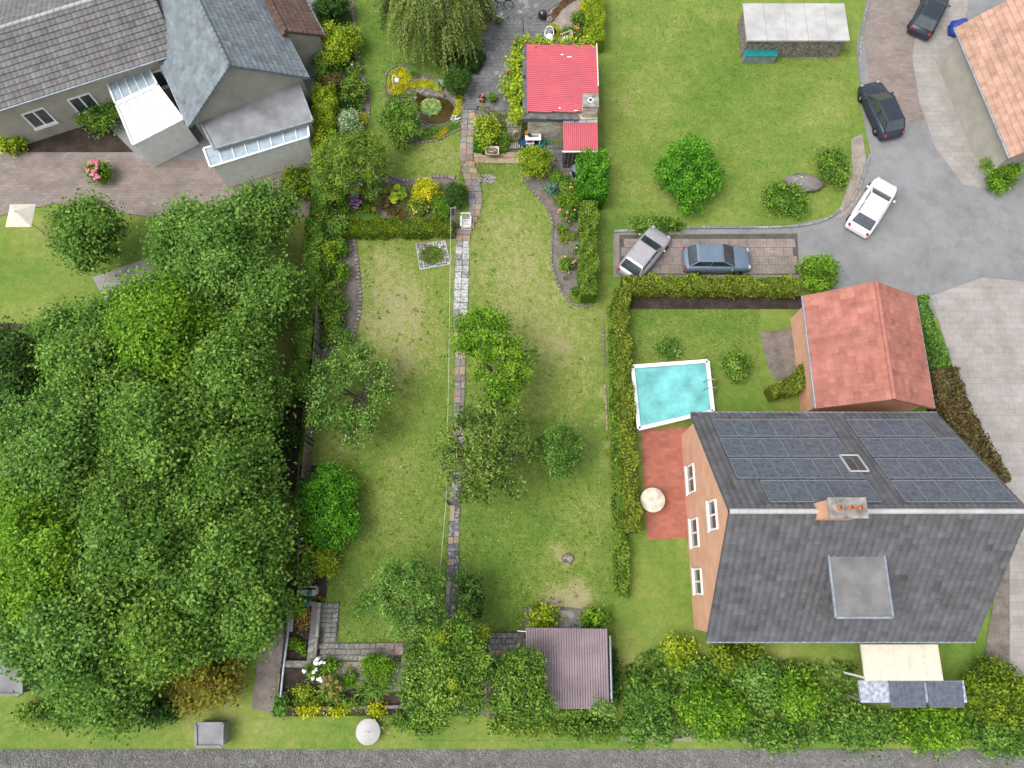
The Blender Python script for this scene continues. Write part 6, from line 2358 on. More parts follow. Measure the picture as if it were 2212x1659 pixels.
flowers(t, [at(u, v, .95) for u, v in [(1206, 458), (1226, 458), (1224, 470), (1230, 478)]], 'pink', .10)
flowers(t, [at(u, v, .95) for u, v in [(1209, 452), (1241, 454)]], 'orange', .10)
t = shrub('rose_bush', 'rose bush with a bright pink bloom standing alone on bare soil', 'plant', 1225, 571, 17, .8, 'green', .10, .5, 17, cover=2.0)
flowers(t, [at(1241, 565, .85), at(1239, 567, .85)], 'pink', .13)
flowers(t, [at(u, v, .8) for u, v in [(1213, 556), (1222, 554), (1229, 588)]], 'orange', .08)
shrub('seedling', 'pale green leafy seedling, uppermost on the bare soil', 'plant', 1214, 497, 9, .4, 'bright', .12, .6, 9, core=False, cover=1.4, lumps=3)
shrub('seedling', 'rounded pale seedling below the uppermost one', 'plant', 1218, 517, 7, .35, 'lime', .10, .6, core=False, lumps=2)
shrub('seedling', 'olive tuft on the soil close to the privet hedge', 'plant', 1236, 511, 8, .35, 'olive', .09, .4, core=False, lumps=2)
shrub('seedling', 'small dark plant with a white bloom touching the privet hedge', 'plant', 1246, 537, 8, .4, 'green', .09, .5, lumps=2, fl=[('petal_white', 2, .05)])
tuft('lavender', 'blue-grey lavender tuft below the solitary rose bush', 'plant', 1223, 604, 8, .3, 'blue', 160, .03)
mat_plant('golden_thyme', 'golden green carpet in the tip of the rose bed', 'plant', [(1228, 638), (1242, 630), (1262, 618), (1276, 640), (1280, 656), (1246, 656)], .18, 'lime', .07, 2.4)
shrub('lavender', 'small pale green bush above the golden carpet', 'plant', 1243, 628, 8, .4, 'grey', .08, lumps=2)

# ---- shed surroundings
shrub('cherry_laurel', 'larger glossy light green bush between concrete apron and dark soil strip', 'shrub', 1169, 1333, 32, 1.5, 'lime', .15, .5, 24, cover=2.4, sd=.32)
shrub('cherry_laurel', 'smaller glossy green bush at the shed corner beside the boundary', 'shrub', 1284, 1340, 27, 1.4, 'bright', .15, .5, 20, cover=2.4, sd=.32)
shrub('climbing_hydrangea', 'mixed climber spilling over the lower corner of the shed roof', 'shrub', 1295, 1523, 32, 2.9, 'grey', .13, .5, 16, cover=1.2, core=False, sd=.4)
shrub('ivy', 'green ivy between the shed and the sleeper wall', 'shrub', 1235, 1532, 34, 1.6, 'green', .12, .55, 11, cover=2)
shrub('ivy', 'narrow dark ivy strip along the gutter side of the shed', 'shrub', 1326, 1465, 9, 1.2, 'dark', .11, .55, 60, cover=1.6)

# ---- foot beds
shrub('potato_plant', 'bright green leafy plant on the dark soil inside the raised bed', 'plant', 635, 1390, 10, .5, 'bright', .10, .6, 10, lumps=3, cover=1.6)
shrub('potato_plant', 'second leafy plant inside the raised bed with a small pale bloom', 'plant', 650, 1400, 10, .5, 'bright', .10, .6, 14, lumps=3, cover=1.6)
t = shrub('rose_bush', 'white rose bush with large blooms at the raised bed corner', 'plant', 682, 1448, 24, .8, 'green', .10, .55, 20, cover=1.8)
flowers(t, [at(u, v, .9) for u, v in [(687, 1423), (680, 1429), (681, 1433), (685, 1434), (694, 1431), (700, 1432), (656, 1448), (659, 1450), (678, 1453), (683, 1446), (676, 1465), (688, 1467), (692, 1465), (693, 1471)]], 'petal_white', .13)
shrub('peony', 'fresh green bush beside the white rose', 'plant', 713, 1441, 14, .7, 'bright', .11, .6, 15)
t = shrub('astilbe', 'astilbe with feathery apricot plumes in the foot bed', 'plant', 718, 1488, 28, .8, 'green', .10, .5, 26, cover=2.0, lumps=6)
ms = []
for k in range(3):
    g = Geo()
    q = rng.uniform(0, 1, 60)
    P = np.stack([rng.normal(0, .07, 60) * (1 - q), rng.normal(0, .07, 60) * (1 - q) + q * .14, q * .42], 1)
    g.leaves(P, rng.standard_normal((60, 3)), .09, .4)
    ms.append(g.mesh('flower_plume', M['apricot']))
for (u, v) in [(700, 1466), (712, 1462), (718, 1469), (706, 1478), (700, 1484), (724, 1474), (733, 1481), (700, 1492), (712, 1494), (714, 1505), (728, 1500), (738, 1488), (727, 1514), (716, 1478)]:
    p = at(u, v, .75)
    o = bpy.data.objects.new('flower_plume', random.choice(ms))
    COL.objects.link(o)
    o.parent = t
    o.location = p - Vector(t['_w'])
    o.rotation_euler = (random.uniform(-.4, .4), random.uniform(-.4, .4), random.uniform(0, 6))
shrub('geranium', 'bright green cranesbill with one magenta bloom', 'plant', 757, 1465, 15, .5, 'bright', .10, .55, 18, fl=[('purple', 2, .08)])
shrub('privet_bush', 'dense rounded bright green bush above the arching grass', 'shrub', 815, 1440, 38, 1.2, 'bright', .10, .4, 26, lumps=6)
tuft('miscanthus', 'large clump of arching green grass in the foot bed', 'plant', 812, 1480, 48, 1.3, 'green', 900, .05, rv=38)
shrub('box_bush', 'low yellow-green plants on the dark soil at the garden corner', 'plant', 655, 1494, 26, .5, 'lime', .10, .5, 14, cover=1.6)
shrub('mixed_ground_cover', 'dark green low plants along the sleeper wall', 'plant', 660, 1518, 50, .5, 'bed', .10, .5, 12, cover=2)
shrub('mixed_ground_cover', 'green low plants under the astilbe along the sleeper wall', 'plant', 750, 1520, 44, .5, 'green', .10, .5, 12, cover=2)
shrub('creeper', 'grey-green climber at the pipe end in the garden corner', 'shrub', 606, 1520, 15, 1.0, 'grey', .12, .6, 20)
shrub('golden_hop', 'yellow creeper spilling over the sleeper wall near the corner', 'plant', 665, 1533, 36, .6, 'yellow', .12, .7, 9, cover=2, lumps=4)
shrub('golden_hop', 'yellow creeper spilling over the sleeper wall under the astilbe', 'plant', 727, 1534, 24, .6, 'yellow', .12, .7, 7, cover=2, lumps=4)
shrub('golden_hop', 'yellow creeper spilling over the sleeper wall by the arching grass', 'plant', 814, 1531, 17, .7, 'yellow', .12, .7, 9, cover=2, lumps=4)
t = shrub('phlox', 'white phlox in full bloom beside the bushy tree', 'plant', 890, 1464, 14, .8, 'dark', .10, .5, 12, cover=1.6)
flowers(t, [at(877 + random.uniform(0, 28), 1456 + random.uniform(0, 15), .85) for _ in range(24)], 'petal_white', .10)


# ================================================================ NEIGHBOURING PLOTS
# ---- ground sheets
def sheets(*rows):
    for k, (nm, poly, mt) in enumerate(rows):
        sheet(nm, poly, .012 + .004 * k, M[mt])


sheets(
    ('gravel_track', [(-120, 1618), (2340, 1618), (2340, 1800), (-120, 1800)], 'gravel'),
    ('verge', [(-120, 1560), (640, 1552), (900, 1600), (1300, 1600), (1500, 1585), (2340, 1600), (2340, 1612), (1500, 1616), (-120, 1602)], 'turf'),
    ('road', [(1325, 500), (1500, 490), (1700, 488), (1790, 470), (1850, 420), (1880, 330), (1860, 230), (1850, 100), (1880, -40), (2340, -40), (2340, 700), (2120, 760), (1960, 640), (1780, 640), (1740, 600), (1325, 598)], 'asphalt'),
    ('pavement', [(1325, 506), (1720, 502), (1730, 596), (1325, 596)], 'pink_paving'),
    ('pavement', [(1874, -40), (2050, -40), (1995, 60), (1985, 130), (2000, 260), (1955, 270), (1900, 265), (1878, 180), (1866, 90)], 'pink_paving'),
    ('pavement', [(2000, -40), (2100, -40), (2080, 60), (2085, 180), (2110, 320), (2150, 410), (2080, 400), (2020, 320), (1985, 220), (1970, 120)], 'pale_paving'),
    ('pavement', [(2010, 640), (2120, 600), (2340, 620), (2340, 1500), (2150, 1500), (2180, 1250), (2140, 1000), (2060, 800)], 'pale_paving'),
    ('kerb_strip', [(1838, 300), (1862, 290), (1872, 350), (1862, 420), (1830, 462), (1800, 480), (1822, 430), (1840, 370)], 'sand'),
    ('patio', [(1386, 930), (1502, 920), (1530, 1000), (1530, 1160), (1398, 1166)], 'red_paving'),
    ('soil', [(1640, 720), (1760, 700), (1776, 780), (1690, 838), (1660, 800)], 'soil'),
    ('soil', [(1345, 640), (1770, 640), (1770, 668), (1345, 668)], 'dark_soil'),
    ('driveway', [(-60, 330), (300, 330), (480, 345), (680, 320), (672, 470), (560, 460), (430, 440), (330, 470), (120, 440), (-60, 480)], 'pink_paving'),
    ('courtyard', [(-60, -40), (690, -40), (684, 350), (300, 345), (-60, 180)], 'asphalt'),
    ('soil', [(-60, 180), (150, 190), (290, 330), (-60, 330)], 'dark_soil'),
    ('terrace', [(200, 600), (330, 555), (360, 600), (235, 660)], 'pale_paving'),
    ('yard', [(575, 1300), (622, 1290), (602, 1480), (590, 1540), (545, 1530), (560, 1400)], 'soil'),
    ('yard', [(560, 880), (655, 880), (640, 1060), (560, 1080)], 'dark_soil'),
    ('soil', [(-60, 700), (60, 700), (70, 900), (-60, 1000)], 'dark_soil'),  # dark sheet stands in for the shade under the trees
)
sheet('gravel_patch', [(2180, 1500), (2180, 1100), (2130, 1385), (2120, 1500)], .05, M['soil'])
for poly in [[(1340, 1560), (1500, 1575), (1500, 1600), (1340, 1600)], [(1600, 1580), (1730, 1590), (1730, 1606), (1600, 1606)]]:
    sheet('bare_verge', poly, .045, M['sand'])
# paving joints: pavers of the pink pavement along the side road
pv = []
P0, P1 = at(1340, 510), at(1720, 592)
nx = int((P1.x - P0.x) / .62)
ny = int((P0.y - P1.y) / .62)
par = sheet('paving_bed', [(1338, 508), (1722, 505), (1726, 594), (1338, 594)], .036, M['joint'])
g = Geo()
for i in range(nx):
    for j in range(ny):
        g.box((P0.x + (i + .5) * .62 + (j % 2) * .2, P1.y + (j + .5) * .62, .03), (.60, .60, .05))
obj('paving', g, M['pink_paving'], par, kind='stuff')
# road kerbs
for seq in [[(1325, 500), (1500, 492), (1700, 490), (1788, 472), (1848, 422), (1878, 332)], [(1866, 230), (1858, 100), (1884, -30)]]:
    Q = smooth_path(pts(seq, .06), 6)
    kb = sheet('kerb', [seq[0], (seq[0][0] + 3, seq[0][1]), (seq[0][0], seq[0][1] + 3)], .03, M['joint'])
    Q = resample(Q, 1.0)
    for i in range(len(Q) - 1):
        c = (Q[i] + Q[i + 1]) / 2
        d = Q[i + 1] - Q[i]
        stone('kerb_stone', (c[0], c[1], .06), (.97, .16, .14), math.atan2(d[1], d[0]), 'st_grey', kb)


# ---- houses
def tiled_slope(name, a, b, c, d, mat, parent, course=.36, lift=.06, gauge=.34):
    """roof slope with eave a-b and ridge d-c (a under d, b under c): real courses of tiles stepped over each other"""
    a, b, c, d = (np.array(p, float) for p in (a, b, c, d))
    n = max(3, int(np.linalg.norm(d - a) / course))
    up = nrm(np.cross(b - a, d - a))
    if up[2] < 0:
        up = -up
    g = Geo()
    for i in range(n):
        q0, q1 = i / n, (i + 1.12) / n
        p0, p1 = a + (d - a) * q0, b + (c - b) * q0
        p2, p3 = b + (c - b) * min(q1, 1), a + (d - a) * min(q1, 1)
        m = max(2, int(np.linalg.norm(p1 - p0) / gauge))
        s = np.linspace(0, 1, m * 2 + 1)
        bumpz = np.where(np.arange(m * 2 + 1) % 2 == 0, 0.0, .045)
        low = p0 + (p1 - p0) * s[:, None] + up * (lift + bumpz[:, None])
        high = p3 + (p2 - p3) * s[:, None] + up * (bumpz[:, None] * .6)
        base = p0 + (p1 - p0) * s[:, None] - up * .01
        k = len(s)
        f = [(j, j + 1, k + j + 1, k + j) for j in range(k - 1)] + [(2 * k + j, 2 * k + j + 1, j + 1, j) for j in range(k - 1)]
        tt = np.repeat(np.clip(.5 + .12 * rng.standard_normal(m), 0, 1), 2)
        g.add(np.concatenate([low, high, base]), f, np.concatenate([tt, tt]))
    v = [a - up * .02, b - up * .02, c - up * .02, d - up * .02]
    w = [p - up * .14 for p in v]
    g.add(v + w, [(0, 1, 2, 3), (7, 6, 5, 4), (0, 4, 5, 1), (1, 5, 6, 2), (2, 6, 7, 3), (3, 7, 4, 0)])
    return obj(name, g, mat, parent)


def gable_house(name, label, c, ln, wd, rot, he, hr, roof, wall, over=.35, cat='house', ridge_mat='flat_pale', tiles=True):
    """gabled house: ridge along local x; c = footprint centre"""
    t = thing(name, label, cat, (c[0], c[1], 0))
    m = Matrix.Translation((c[0], c[1], 0)) @ Matrix.Rotation(rot, 4, 'Z')
    k = lambda x, y, z: np.array(m @ Vector((x, y, z)))
    g = Geo()
    X, Y = ln / 2, wd / 2
    for s in (-1, 1):
        g.add([k(s * X, -Y, 0), k(s * X, Y, 0), k(s * X, Y, he), k(s * X, 0, hr - .1), k(s * X, -Y, he)], [(0, 1, 2, 3, 4)])
        g.add([k(-X, s * Y, 0), k(X, s * Y, 0), k(X, s * Y, he), k(-X, s * Y, he)], [(0, 1, 2, 3)])
    obj('wall', g, M[wall], t)
    drop = (hr - he) / Y * over
    sl = []
    for s in (-1, 1):
        e = [k(-X - over, s * (Y + over), he - drop), k(X + over, s * (Y + over), he - drop), k(X + over, 0, hr), k(-X - over, 0, hr)]
        if tiles:
            sl.append(tiled_slope('roof', *e, M[roof], t))
        else:
            gg = Geo()
            up = np.array((0, 0, .1))
            gg.add(e + [p - up for p in e], [(0, 1, 2, 3), (7, 6, 5, 4), (0, 4, 5, 1), (1, 5, 6, 2), (2, 6, 7, 3), (3, 7, 4, 0)])
            sl.append(obj('roof', gg, M[roof], t))
        g = Geo()
        g.tube([k(-X - over, s * (Y + over + .06), he - drop - .02), k(X + over, s * (Y + over + .06), he - drop - .02)], .07, 6)
        obj('gutter', g, M['zinc'], t)
    g = Geo()
    n = int(ln / .4)
    for i in range(n):
        g.tube([k(-X - over + i * (ln + 2 * over) / n, 0, hr + .0), k(-X - over + (i + .96) * (ln + 2 * over) / n, 0, hr + .03)], .13, 6)
    obj('ridge_cap', g, M[ridge_mat], t)
    return t, k, sl


def window(parent, k, x, y, z, w, h, face, mat='white_paint'):
    """window in a wall; face = 'x-','x+','y-','y+' local side"""
    g = Geo()
    d = {'x-': (-1, 0), 'x+': (1, 0), 'y-': (0, -1), 'y+': (0, 1)}[face]
    s = (-d[1], d[0])
    c = lambda a, b, o: k(x + s[0] * a + d[0] * o, y + s[1] * a + d[1] * o, z + b)
    for (a0, b0, a1, b1) in ((-w / 2, 0, w / 2, 0), (-w / 2, h, w / 2, h), (-w / 2, 0, -w / 2, h), (w / 2, 0, w / 2, h), (0, 0, 0, h)):
        g.beam(c(a0, b0, .04), c(a1, b1, .04), .09, .09)
    f = obj('window', g, M[mat], parent)
    g = Geo()
    g.poly([c(-w / 2, 0, .03), c(w / 2, 0, .03), c(w / 2, h, .03), c(-w / 2, h, .03)])
    obj('pane', g, M['glass'], f)
    g = Geo()
    g.beam(c(-w / 2 - .1, -.05, .12), c(w / 2 + .1, -.05, .12), .06, .18)
    obj('sill', g, M['white_paint'], f)
    return f


def door(parent, k, x, y, w, h, face, mat='wood_dark'):
    d = {'x-': (-1, 0), 'x+': (1, 0), 'y-': (0, -1), 'y+': (0, 1)}[face]
    s = (-d[1], d[0])
    c = lambda a, b, o: k(x + s[0] * a + d[0] * o, y + s[1] * a + d[1] * o, b)
    g = Geo()
    g.beam(c(-w / 2, h / 2, .03), c(w / 2, h / 2, .03), h, .05) if False else g.beam(c(0, .02, .04), c(0, h, .04), w, .06, up=(d[0] or .01, d[1] or .01, 0))
    o = obj('door', g, M[mat], parent)
    g = Geo()
    g.beam(c(w * .38, h * .48, .07), c(w * .38, h * .54, .07), .04, .06)
    obj('handle', g, M['steel'], o)


# big house with solar panels
eN, eS = at(1490, 893, 4.0), at(1530, 1384, 4.0)
xL = (eN.x + eS.x) / 2
xR = (at(2030, 882, 4.0).x + at(2132, 1384, 4.0).x) / 2 - .35
yN, yS = eN.y, eS.y
over = .35
hx, hy = (xL + xR) / 2, (yN + yS) / 2
hr = 9.55
house, hk, slopes = gable_house('house', 'large grey-roofed house with solar panels and peach gable wall', (hx, hy), xR - xL - 2 * over, yN - yS - 2 * over, 0, 4.25, hr, 'tile_grey', 'wall_peach', over)
X, Y = (xR - xL) / 2 - over, (yN - yS) / 2 - over
for yy, z, w, h in [(2.6, 1.0, 1.5, 1.5), (-.4, 1.0, 1.5, 1.5), (-3.0, 1.0, 1.3, 1.5), (.2, 5.0, 1.4, 1.3)]:
    window(house, hk, -X, yy, z, w, h, 'x-')
for xx in (-5, -1.8, 1.6, 4.8):
    window(house, hk, xx, -Y, 1.0, 1.5, 1.4, 'y-')
window(house, hk, -4.5, Y, 1.0, 1.4, 1.3, 'y+')
door(house, hk, 3.2, -Y, 1.1, 2.1, 'y-')
# solar panels on the far slope
sl_len = math.hypot(Y + over, hr - 4.0)


def on_slope(x, q, side=1, lift=.12):
    """q = 0 eave .. 1 ridge on the slope of the given side"""
    y = side * (Y + over) * (1 - q)
    z = 4.0 + (hr - 4.0) * q
    n_ = nrm(np.array((0, side * (hr - 4.0), Y + over)))
    return hk(x, y, z) + n_ * lift


def panel(x, q0, w, h, side, parent):
    g = Geo()
    dq = h / sl_len
    P = [on_slope(x, q0, side), on_slope(x + w, q0, side), on_slope(x + w, q0 + dq, side), on_slope(x, q0 + dq, side)]
    U = [p - nrm(np.array((0, side * (hr - 4.0), Y + over))) * .05 for p in P]
    g.add(P + U, [(0, 1, 2, 3) if side < 0 else (3, 2, 1, 0), (0, 4, 5, 1), (1, 5, 6, 2), (2, 6, 7, 3), (3, 7, 4, 0)])
    o = obj('solar_panel', g, M['pv'], parent)
    g = Geo()
    for a, b in ((0, 1), (1, 2), (2, 3), (3, 0)):
        g.beam(P[a], P[b], .04, .05)
    mid = [(P[0] + P[3]) / 2, (P[1] + P[2]) / 2]
    obj('frame', g, M['pv_frame'], o)


wds = (xR - xL) / 14.0
for c in range(6):
    for r in range(4):
        if r == 3 and c < 1:
            continue
        panel(-X + .6 + c * 1.02, .10 + r * .215, .99, 1.55, 1, house)
for c in range(5):
    for r in range(4):
        if r == 0 and c > 3:
            continue
        panel(1.4 + c * 1.02, .10 + r * .215, .99, 1.55, 1, house)
# skylight, chimney, dormer
g = Geo()
P = [on_slope(-.25 + a, b, 1, .14) for a, b in ((0, .50), (.9, .50), (.9, .66), (0, .66))]
g.add(P, [(3, 2, 1, 0)])
w_ = obj('skylight', g, M['glass'], house)
g = Geo()
for a in range(4):
    g.beam(P[a], P[(a + 1) % 4], .08, .10)
obj('frame', g, M['flat_pale'], w_)
cc = at(1826, 1050, 11.0)
g = Geo()
g.box((cc.x, hy, 9.6), (1.5, .75, 2.6))
ch = obj('chimney', g, M['wall_peach'], house)
g = Geo()
g.box((cc.x, hy, 10.94), (1.66, .9, .12))
obj('cap', g, M['conc'], ch)
for s in (-.4, .1, .5):
    g = Geo()
    g.lathe((cc.x + s, hy, 11.0), [(.11, 0), (.10, .28), (.08, .28), (.08, .05)], 8)
    obj('pot', g, M['terra'], ch)
da, db = at(1782, 1158, 7.7), at(1926, 1334, 7.7)
g = Geo()
dx0, dx1, dy0, dy1 = da.x, db.x, db.y, da.y
zt = 7.75
g.box(((dx0 + dx1) / 2, (dy0 + dy1) / 2, zt - 1.2), (dx1 - dx0 - .2, dy1 - dy0 - .2, 2.3))
M['dormer_felt'] = plain('dormer_felt', (.185, .183, .178), .9, var=.2, scale=.9)
dm = obj('dormer', g, M['flash'], house)
g = Geo()
g.box(((dx0 + dx1) / 2, (dy0 + dy1) / 2, zt), (dx1 - dx0, dy1 - dy0, .14))
obj('flat_roof', g, M['dormer_felt'], dm)
g = Geo()
for a, b in (((dx0, dy0), (dx1, dy0)), ((dx0, dy1), (dx1, dy1)), ((dx0, dy0), (dx0, dy1)), ((dx1, dy0), (dx1, dy1))):
    g.beam((*a, zt + .07), (*b, zt + .07), .10, .08)
obj('roof_edge', g, M['zinc'], dm)
g = Geo()
g.box(((dx0 + dx1) / 2, dy0 + .13, zt - .75), (dx1 - dx0 - .9, .08, 1.0))
obj('window', g, M['glass'], dm)
# terrace roof in front with two panels
ta, tb = at(1858, 1392, 2.8), at(2035, 1470, 2.8)
t = thing('terrace_roof', 'cream flat awning over the terrace of the large house', 'awning', ((ta.x + tb.x) / 2, (ta.y + tb.y) / 2, 0))
g = Geo()
g.box(((ta.x + tb.x) / 2, (ta.y + tb.y) / 2, 2.8), (tb.x - ta.x, ta.y - tb.y, .1))
obj('canopy', g, M['cream_roof'], t)
for sx in (ta.x + .1, tb.x - .1):
    g = Geo()
    g.box((sx, tb.y + .12, 1.38), (.1, .1, 2.75))
    obj('post', g, M['white_paint'], t)
g = Geo()
for i in range(6):
    x = ta.x + (tb.x - ta.x) * i / 5
    g.beam((x, ta.y, 2.87), (x, tb.y, 2.87), .04, .05)
obj('rafters', g, M['cream'], t)
ta, tb = at(1855, 1470, 2.4), at(2090, 1518, 2.4)
t = thing('carport', 'low grey flat roof carrying two dark blue solar panels', 'carport', ((ta.x + tb.x) / 2, (ta.y + tb.y) / 2, 0))
g = Geo()
g.box(((ta.x + tb.x) / 2, (ta.y + tb.y) / 2, 2.3), (tb.x - ta.x, ta.y - tb.y, .16))
obj('roof', g, M['lead'], t)
for sx in (ta.x + .1, tb.x - .1):
    g = Geo()
    g.box((sx, tb.y + .12, 1.11), (.12, .12, 2.2))
    obj('post', g, M['wood_old'], t)
for i in range(2):
    x0 = at(1922 + i * 82, 1490, 2.5).x
    x1 = at(1998 + i * 82, 1490, 2.5).x
    g = Geo()
    g.box(((x0 + x1) / 2, (ta.y + tb.y) / 2 - .1, 2.46), (x1 - x0, 1.3, .05), Euler((R(6), 0, 0)))
    p = obj('solar_panel', g, M['pv'], t)
    g = Geo()
    for s in (-.62, .62):
        g.beam((x0, (ta.y + tb.y) / 2 - .1 + s, 2.49 + s * .1), (x1, (ta.y + tb.y) / 2 - .1 + s, 2.49 + s * .1), .04, .05)
    for k in range(1, 4):
        x = x0 + (x1 - x0) * k / 4
        g.beam((x, (ta.y + tb.y) / 2 - .7, 2.43), (x, (ta.y + tb.y) / 2 + .5, 2.55), .02, .03)
    obj('frame', g, M['pv_frame'], p)
# red roofed annex, ridge running away from the big house
rn, rs = at(1895, 632, 4.6), at(1945, 872, 4.6)
el, er = at(1784, 640, 3.0), at(1975, 630, 3.0)
el2, er2 = at(1740, 880, 3.0), at(2035, 880, 3.0)
yA, yB = el.y, yN + .6
gable_house('annex', 'lower annex with a terracotta tiled gable roof behind the grey house', ((at(1885, 750, 3.6).x), (yA + yB) / 2), yA - yB - .5, (er.x + er2.x - el.x - el2.x) / 2 - .5, R(90), 3.1, 5.0, 'tile_red', 'wall_peach', .3, ridge_mat='tile_red')

# pool and bits on the red patio
pc = [(1366, 792), (1528, 780), (1540, 888), (1380, 926)]
W4 = [at(u, v, .9) for u, v in pc]
c = sum(W4, Vector()) / 4
t = thing('swimming_pool', 'pale turquoise garden pool with a light rim beside the red patio', 'pool', (c.x, c.y, 0))
g = Geo()
lo = [Vector((p.x, p.y, 0)) for p in W4]
g.add([tuple(p) for p in W4] + [tuple(p) for p in lo], [(i, (i + 1) % 4, 4 + (i + 1) % 4, 4 + i) for i in range(4)])
obj('wall', g, M['white'], t)
g = Geo()
for i in range(4):
    g.beam(W4[i], W4[(i + 1) % 4], .22, .10)
obj('rim', g, M['white'], t)
g = Geo()
g.poly([tuple(p - Vector((0, 0, .10))) for p in W4[::-1]])
obj('water', g, M['pool'], t)
g = Geo()
for dx in (-.25, .25):
    q = W4[1] * .5 + W4[2] * .5 + Vector((0, dx, 0))
    g.tube(smooth_path([q + Vector((.5, 0, -.9)), q + Vector((.4, 0, .3)), q + Vector((0, 0, .55)), q + Vector((-.35, 0, .2)), q + Vector((-.4, 0, -.3))], 4), .03, 6)
obj('ladder', g, M['steel'], t)
c = at(1410, 1080, .7)
t = thing('garden_table', 'round pale table on the red patio beside the house', 'table', (c.x, c.y, 0))
g = Geo()
g.lathe((c.x, c.y, .70), [(.70, 0), (.72, .02), (.70, .04), (.001, .045)], 20)
obj('tabletop', g, M['cream'], t)
g = Geo()
g.lathe((c.x, c.y, 0), [(.3, 0), (.28, .04), (.05, .07), (.05, .70)], 10)
obj('leg', g, M['steel'], t)

# pale flat roofed shed in the neighbour's lawn
a, b = at(1604, 8, 1.75), at(1836, 88, 1.75)
t = thing('shed', 'flat pale grey roofed shed at the far end of the neighbouring lawn', 'shed', ((a.x + b.x) / 2, (a.y + b.y) / 2, 0))
g = Geo()
g.box(((a.x + b.x) / 2, (a.y + b.y) / 2, .83), (b.x - a.x - .3, a.y - b.y - .3, 1.66))
obj('wall', g, M['wood_old'], t)
for i in range(5):
    g = Geo()
    x = a.x + (b.x - a.x) * (i + .5) / 5
    g.box((x, (a.y + b.y) / 2, 1.72 + .004 * (i % 2)), ((b.x - a.x) / 5 - .02, a.y - b.y, .12))
    obj('roof_panel', g, M['flat_pale'], t)
c = at(1640, 118, .4)
t = thing('rain_tank', 'small grey-green box in front of the pale shed', 'box', (c.x, c.y, 0))
g = Geo()
g.box((c.x, c.y, .35), (2.2, .8, .7))
obj('body', g, M['zinc'], t)
g = Geo()
g.box((c.x, c.y, .73), (2.3, .9, .06))
obj('lid', g, M['teal_can'], t)


